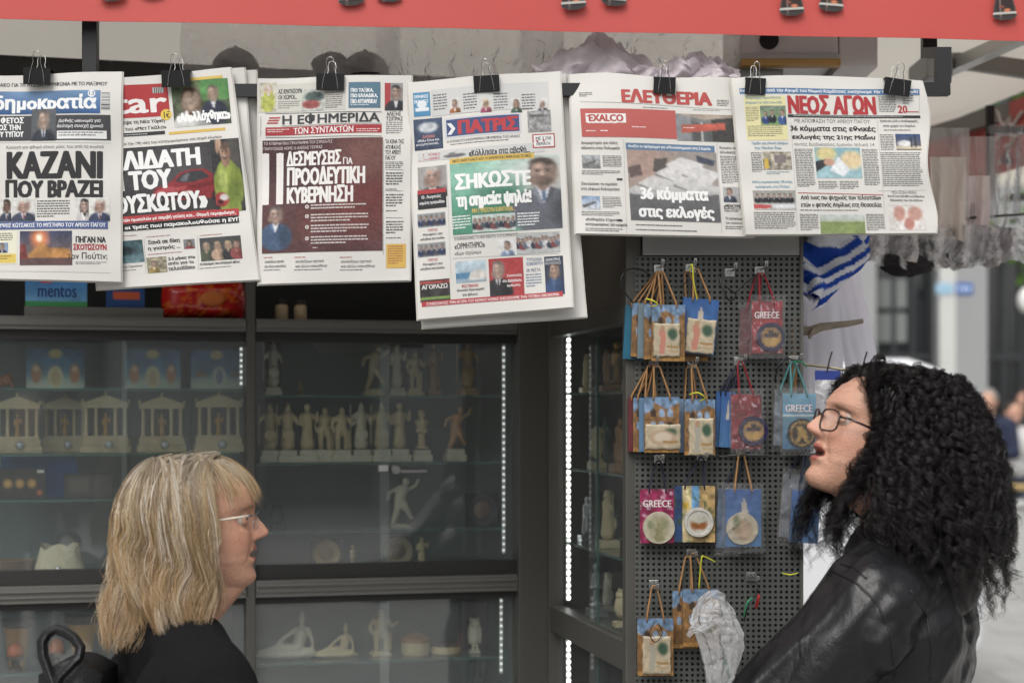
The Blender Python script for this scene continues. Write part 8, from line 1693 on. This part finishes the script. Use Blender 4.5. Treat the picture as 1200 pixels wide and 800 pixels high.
# passers by
def passer(label, x, y, yaw, H, top, trou, hairc, skin=(204, 158, 136), long=False, arm_fwd=False):
    r = thing('person', label, 'person', (x, y, 0), yaw); S = H/1.72; J = lambda a, b, c: V((a*S, b*S, c*S))
    def body(m, g, parts):
        c = m.cap
        if 'torso' in parts:
            m.ell(J(0, 0, 1.02), (.165*S+g, .12*S+g, .16*S)); m.ell(J(0, 0, 1.24), (.18*S+g, .125*S+g, .22*S)); c(J(-.15, 0, 1.40), J(.15, 0, 1.40), .065*S+g)
            for q in (-1, 1):
                e = J(q*.25, .03, 1.13); w = J(q*.14, .28, 1.10) if arm_fwd else J(q*.26, .1, .90); c(J(q*.2, 0, 1.40), e, .052*S+g, .044*S+g); c(e, w, .042*S+g, .032*S+g)
        if 'legs' in parts:
            for q in (-1, 1): c(J(q*.09, 0, .92), J(q*.1, .02, .5), .088*S+g, .062*S+g); c(J(q*.1, .02, .5), J(q*.1, -.02, .08), .06*S+g, .042*S+g)
        if 'head' in parts:
            c(J(0, 0, 1.44), J(0, .0, 1.54), .052*S); m.ell(J(0, .01, 1.62), (.072*S, .09*S, .108*S)); c(J(0, .085, 1.62), J(0, .112, 1.595), .014*S, .014*S); c(J(0, .06, 1.55), J(0, .075, 1.545), .035*S)
            for q in (-1, 1): m.ell(J(q*.073, .0, 1.61), (.012, .02, .03))
    m = MB(); body(m, -.004, ('torso', 'legs', 'head'))
    for q in (-1, 1):
        w = J(q*.14, .28, 1.10) if arm_fwd else J(q*.26, .1, .90); hand(m, w, V((-.3*q, .8, .1)) if arm_fwd else V((0, .12, -1)), q); m.cap(J(q*.1, -.02, .06), J(q*.11, .1, .035), .04*S, .034*S)
    vs, fs = remesh(m, .009, 2); raw(vs, fs, [tuple(s2l(skin))]*len(vs)).build('body', SKIN, r, world=False, smooth=True)
    m = MB(); body(m, .016, ('torso',)); vs, fs = remesh(m, .012, 3); raw(vs, fs).build('top', top, r, world=False, smooth=True)
    m = MB(); body(m, .012, ('legs',)); m.ell(J(0, 0, .96), (.168*S, .125*S, .13*S)); vs, fs = remesh(m, .013, 3); raw(vs, fs).build('trousers', trou, r, world=False, smooth=True)
    m = MB(); m.ell(J(0, -.018, 1.650), (.082*S, .092*S, .098*S))
    if long: m.cap(J(0, -.05, 1.62), J(0, -.07, 1.42), .085*S, .075*S)
    vs, fs = remesh(m, .010, 2); vs = displace(vs, fs, lambda p, n: .008*mnoise.noise(V(p*22))); raw(vs, fs).build('hair', hairc, r, world=False, smooth=True)
    for q in (-1, 1): m = MB(); m.cap(J(q*.1, -.05, .045), J(q*.11, .13, .035), .05*S, .044*S); vs, fs = remesh(m, .009, 2); vs[:, 2] = np.maximum(vs[:, 2], 0); raw(vs, fs).build('shoe', M_SHOE, r, world=False, smooth=True)
M_NAVY = pm('navy_cloth', (40, 48, 72), .85); M_WTOP = pm('white_shirt', (214, 212, 210), .85); M_GHAIR = pm('grey_hair', (150, 144, 138), .7, 0, .3, 60); M_BHAIR = pm('dark_brown_hair', (52, 38, 32), .6, 0, .3, 60); M_JEAN = pm('mid_denim', (66, 78, 100), .85); M_BLUES = pm('pale_blue_shirt', (150, 170, 200), .8)
def at(px, Y): return (px-HX)*Y/F
passer('grey haired man in a navy jacket standing behind the low stone wall', at(1159, 17.4), 17.4, 2.6, 1.84, M_NAVY, M_JEAN, M_GHAIR, arm_fwd=True)
passer('brown haired woman in a white top standing behind the low stone wall', at(1187, 17.8), 17.8, 3.4, 1.72, M_WTOP, M_JEAN, M_BHAIR, long=True)
passer('dark clothed man farther back at the right picture edge', at(1200, 19.0), 19.0, 2.9, 1.86, pm('charcoal_cloth', (52, 52, 56), .85), M_JEAN, M_BHAIR)
passer('onlooker in a pale blue shirt mirrored in the cabinet glass', -1.75, -1.9, 0.0, 1.80, M_BLUES, M_JEAN, M_BHAIR)
passer('onlooker in a charcoal coat mirrored in the cabinet glass', .55, -3.4, .1, 1.74, pm('charcoal_cloth', (52, 52, 56)), M_JEAN, M_GHAIR)
# globe lamp
r = thing('street_lamp', 'white globe street lamp on a dark post at the right picture edge', 'street lamp', (at(1205, 18.3), 18.3, 0)); x, y = at(1205, 18.3), 18.3; zc = W(1198, 352, 18.3).z
m = MB(); m.lathe([(.09, 0), (.09, .3), (.045, .36), (.035, zc-.2), (.07, zc-.18), (.07, zc-.14)], 16, (x, y, 0)); m.build('post', M_BLACK, r, auto=40); m = MB(); m.ell((x, y, zc), (.11, .11, .15), n=24, m=16); m.build('globe', pm('opal_glass', (226, 226, 222), .3), r, smooth=True)
# street tree, its nearest branches reach into the picture
LEAF = bpy.data.materials.new('plane_tree_leaves'); LEAF.use_nodes = True
def _leaf():
    nt = LEAF.node_tree; b = nt.nodes['Principled BSDF']; a = nt.nodes.new('ShaderNodeAttribute'); a.attribute_name = 'Col'; nt.links.new(a.outputs['Color'], b.inputs['Base Color']); b.inputs['Roughness'].default_value = .55
    t = nt.nodes.new('ShaderNodeBsdfTranslucent'); nt.links.new(a.outputs['Color'], t.inputs['Color']); mx = nt.nodes.new('ShaderNodeMixShader'); mx.inputs[0].default_value = .4; nt.links.new(b.outputs[0], mx.inputs[1]); nt.links.new(t.outputs[0], mx.inputs[2]); nt.links.new(mx.outputs[0], nt.nodes['Material Output'].inputs['Surface'])
_leaf()
def tree(label, x, y, h, rad, seed, zlow):
    rng = random.Random(seed); r = thing('street_tree', label, 'tree', (x, y, 0)); m = MB(); m.tube([(x, y, 0), (x+.05, y, zlow*.6), (x-.05, y+.05, zlow), (x, y, h*.8)], [.13, .11, .09, .03], 10); tips = []
    for i in range(14):
        a = i*2.4; z = zlow*.9+(h-zlow)*rng.uniform(0, .7); L = rad*rng.uniform(.6, 1.0); e = V((x+L*math.cos(a), y+L*math.sin(a), z+rng.uniform(-.1, .7))); m.tube([(x, y, z-.2), tuple(V((x, y, z+.1)).lerp(e, .5)), tuple(e)], [.045, .03, .012], 6); tips.append(e); tips.append(V((x, y, z+.2)).lerp(e, .6))
    m.build('trunk', pm('tree_bark', (96, 84, 72), .9, 0, .3, 8, .8, 30), r, smooth=True); m = MB(); m.norecalc = True
    for t in tips:
        for k in range(150):
            d = V((rng.gauss(0, 1), rng.gauss(0, 1), rng.gauss(0, .7)))*rad*.20; p = t+d; s_ = rng.uniform(.05, .10); n = V((rng.gauss(0, 1), rng.gauss(0, 1), rng.gauss(0, 1))).normalized(); u = n.orthogonal().normalized(); w = n.cross(u); g = rng.uniform(.6, 1.3); m.cur = (.10*g, .20*g, .035*g)
            m.add([p-u*s_, p+w*s_*.5, p+u*s_, p-w*s_*.5], [(0, 1, 2, 3)])
    m.build('crown', LEAF, r)
tree('green street tree whose leaves reach in at the right picture edge', 4.98, 13, 6.0, 1.25, 4, 2.75)
tree('green street tree in front of the pale building opposite the kiosk', -4.5, -7.5, 6.5, 2.0, 9, 2.4)
# backpack of the blonde woman
M_BPK = pm('black_bag_leather', (24, 24, 26), .38, 0, .15, 30, .3, 300)
def backpack():
    P0_ = W(72, 790, 2.80); r = thing('backpack', 'small black leather backpack with a loop handle on the blonde woman back', 'backpack', W(75, 800, 2.80)); k = 2.8/F
    def pt(px, py, dy=0.): return W(px, py, 2.80+dy)
    m = MB(); m.grid(lambda u, v: pt(45+75*u, 790+16*math.sin(u*3.14)*-1+190*v, -.045*math.sin(u*3.14)*(.4+.6*min(1, v*3))), 20, 20, thick=(0, .11, 0)); m.build('bag_body', M_BPK, r, auto=50)
    path = [(62, 802), (56, 785), (50, 768), (49, 752), (55, 742), (64, 737), (74, 740), (86, 747), (94, 758), (92, 770), (82, 780), (70, 792), (66, 800)]
    def band(u, v):
        x = u*(len(path)-1); i = min(int(x), len(path)-2); t = x-i; a = np.array(path[i], float); b = np.array(path[i+1], float); c_ = a*(1-t)+b*t
        p_, q_ = np.array(path[max(i-1, 0)], float), np.array(path[min(i+2, len(path)-1)], float); d = ((b-p_)*(1-t)+(q_-a)*t); d /= np.linalg.norm(d)+1e-6; n_ = np.array((-d[1], d[0])); w = 12
        c_ = c_+n_*(v-.5)*w; return pt(c_[0], c_[1], -.03+.02*math.sin(u*5)+.004*math.cos(v*6.28))
    m = MB(); m.grid(band, 90, 5, thick=(0, .004, 0)); m.build('loop_handle', M_BPK, r, auto=50)
backpack()
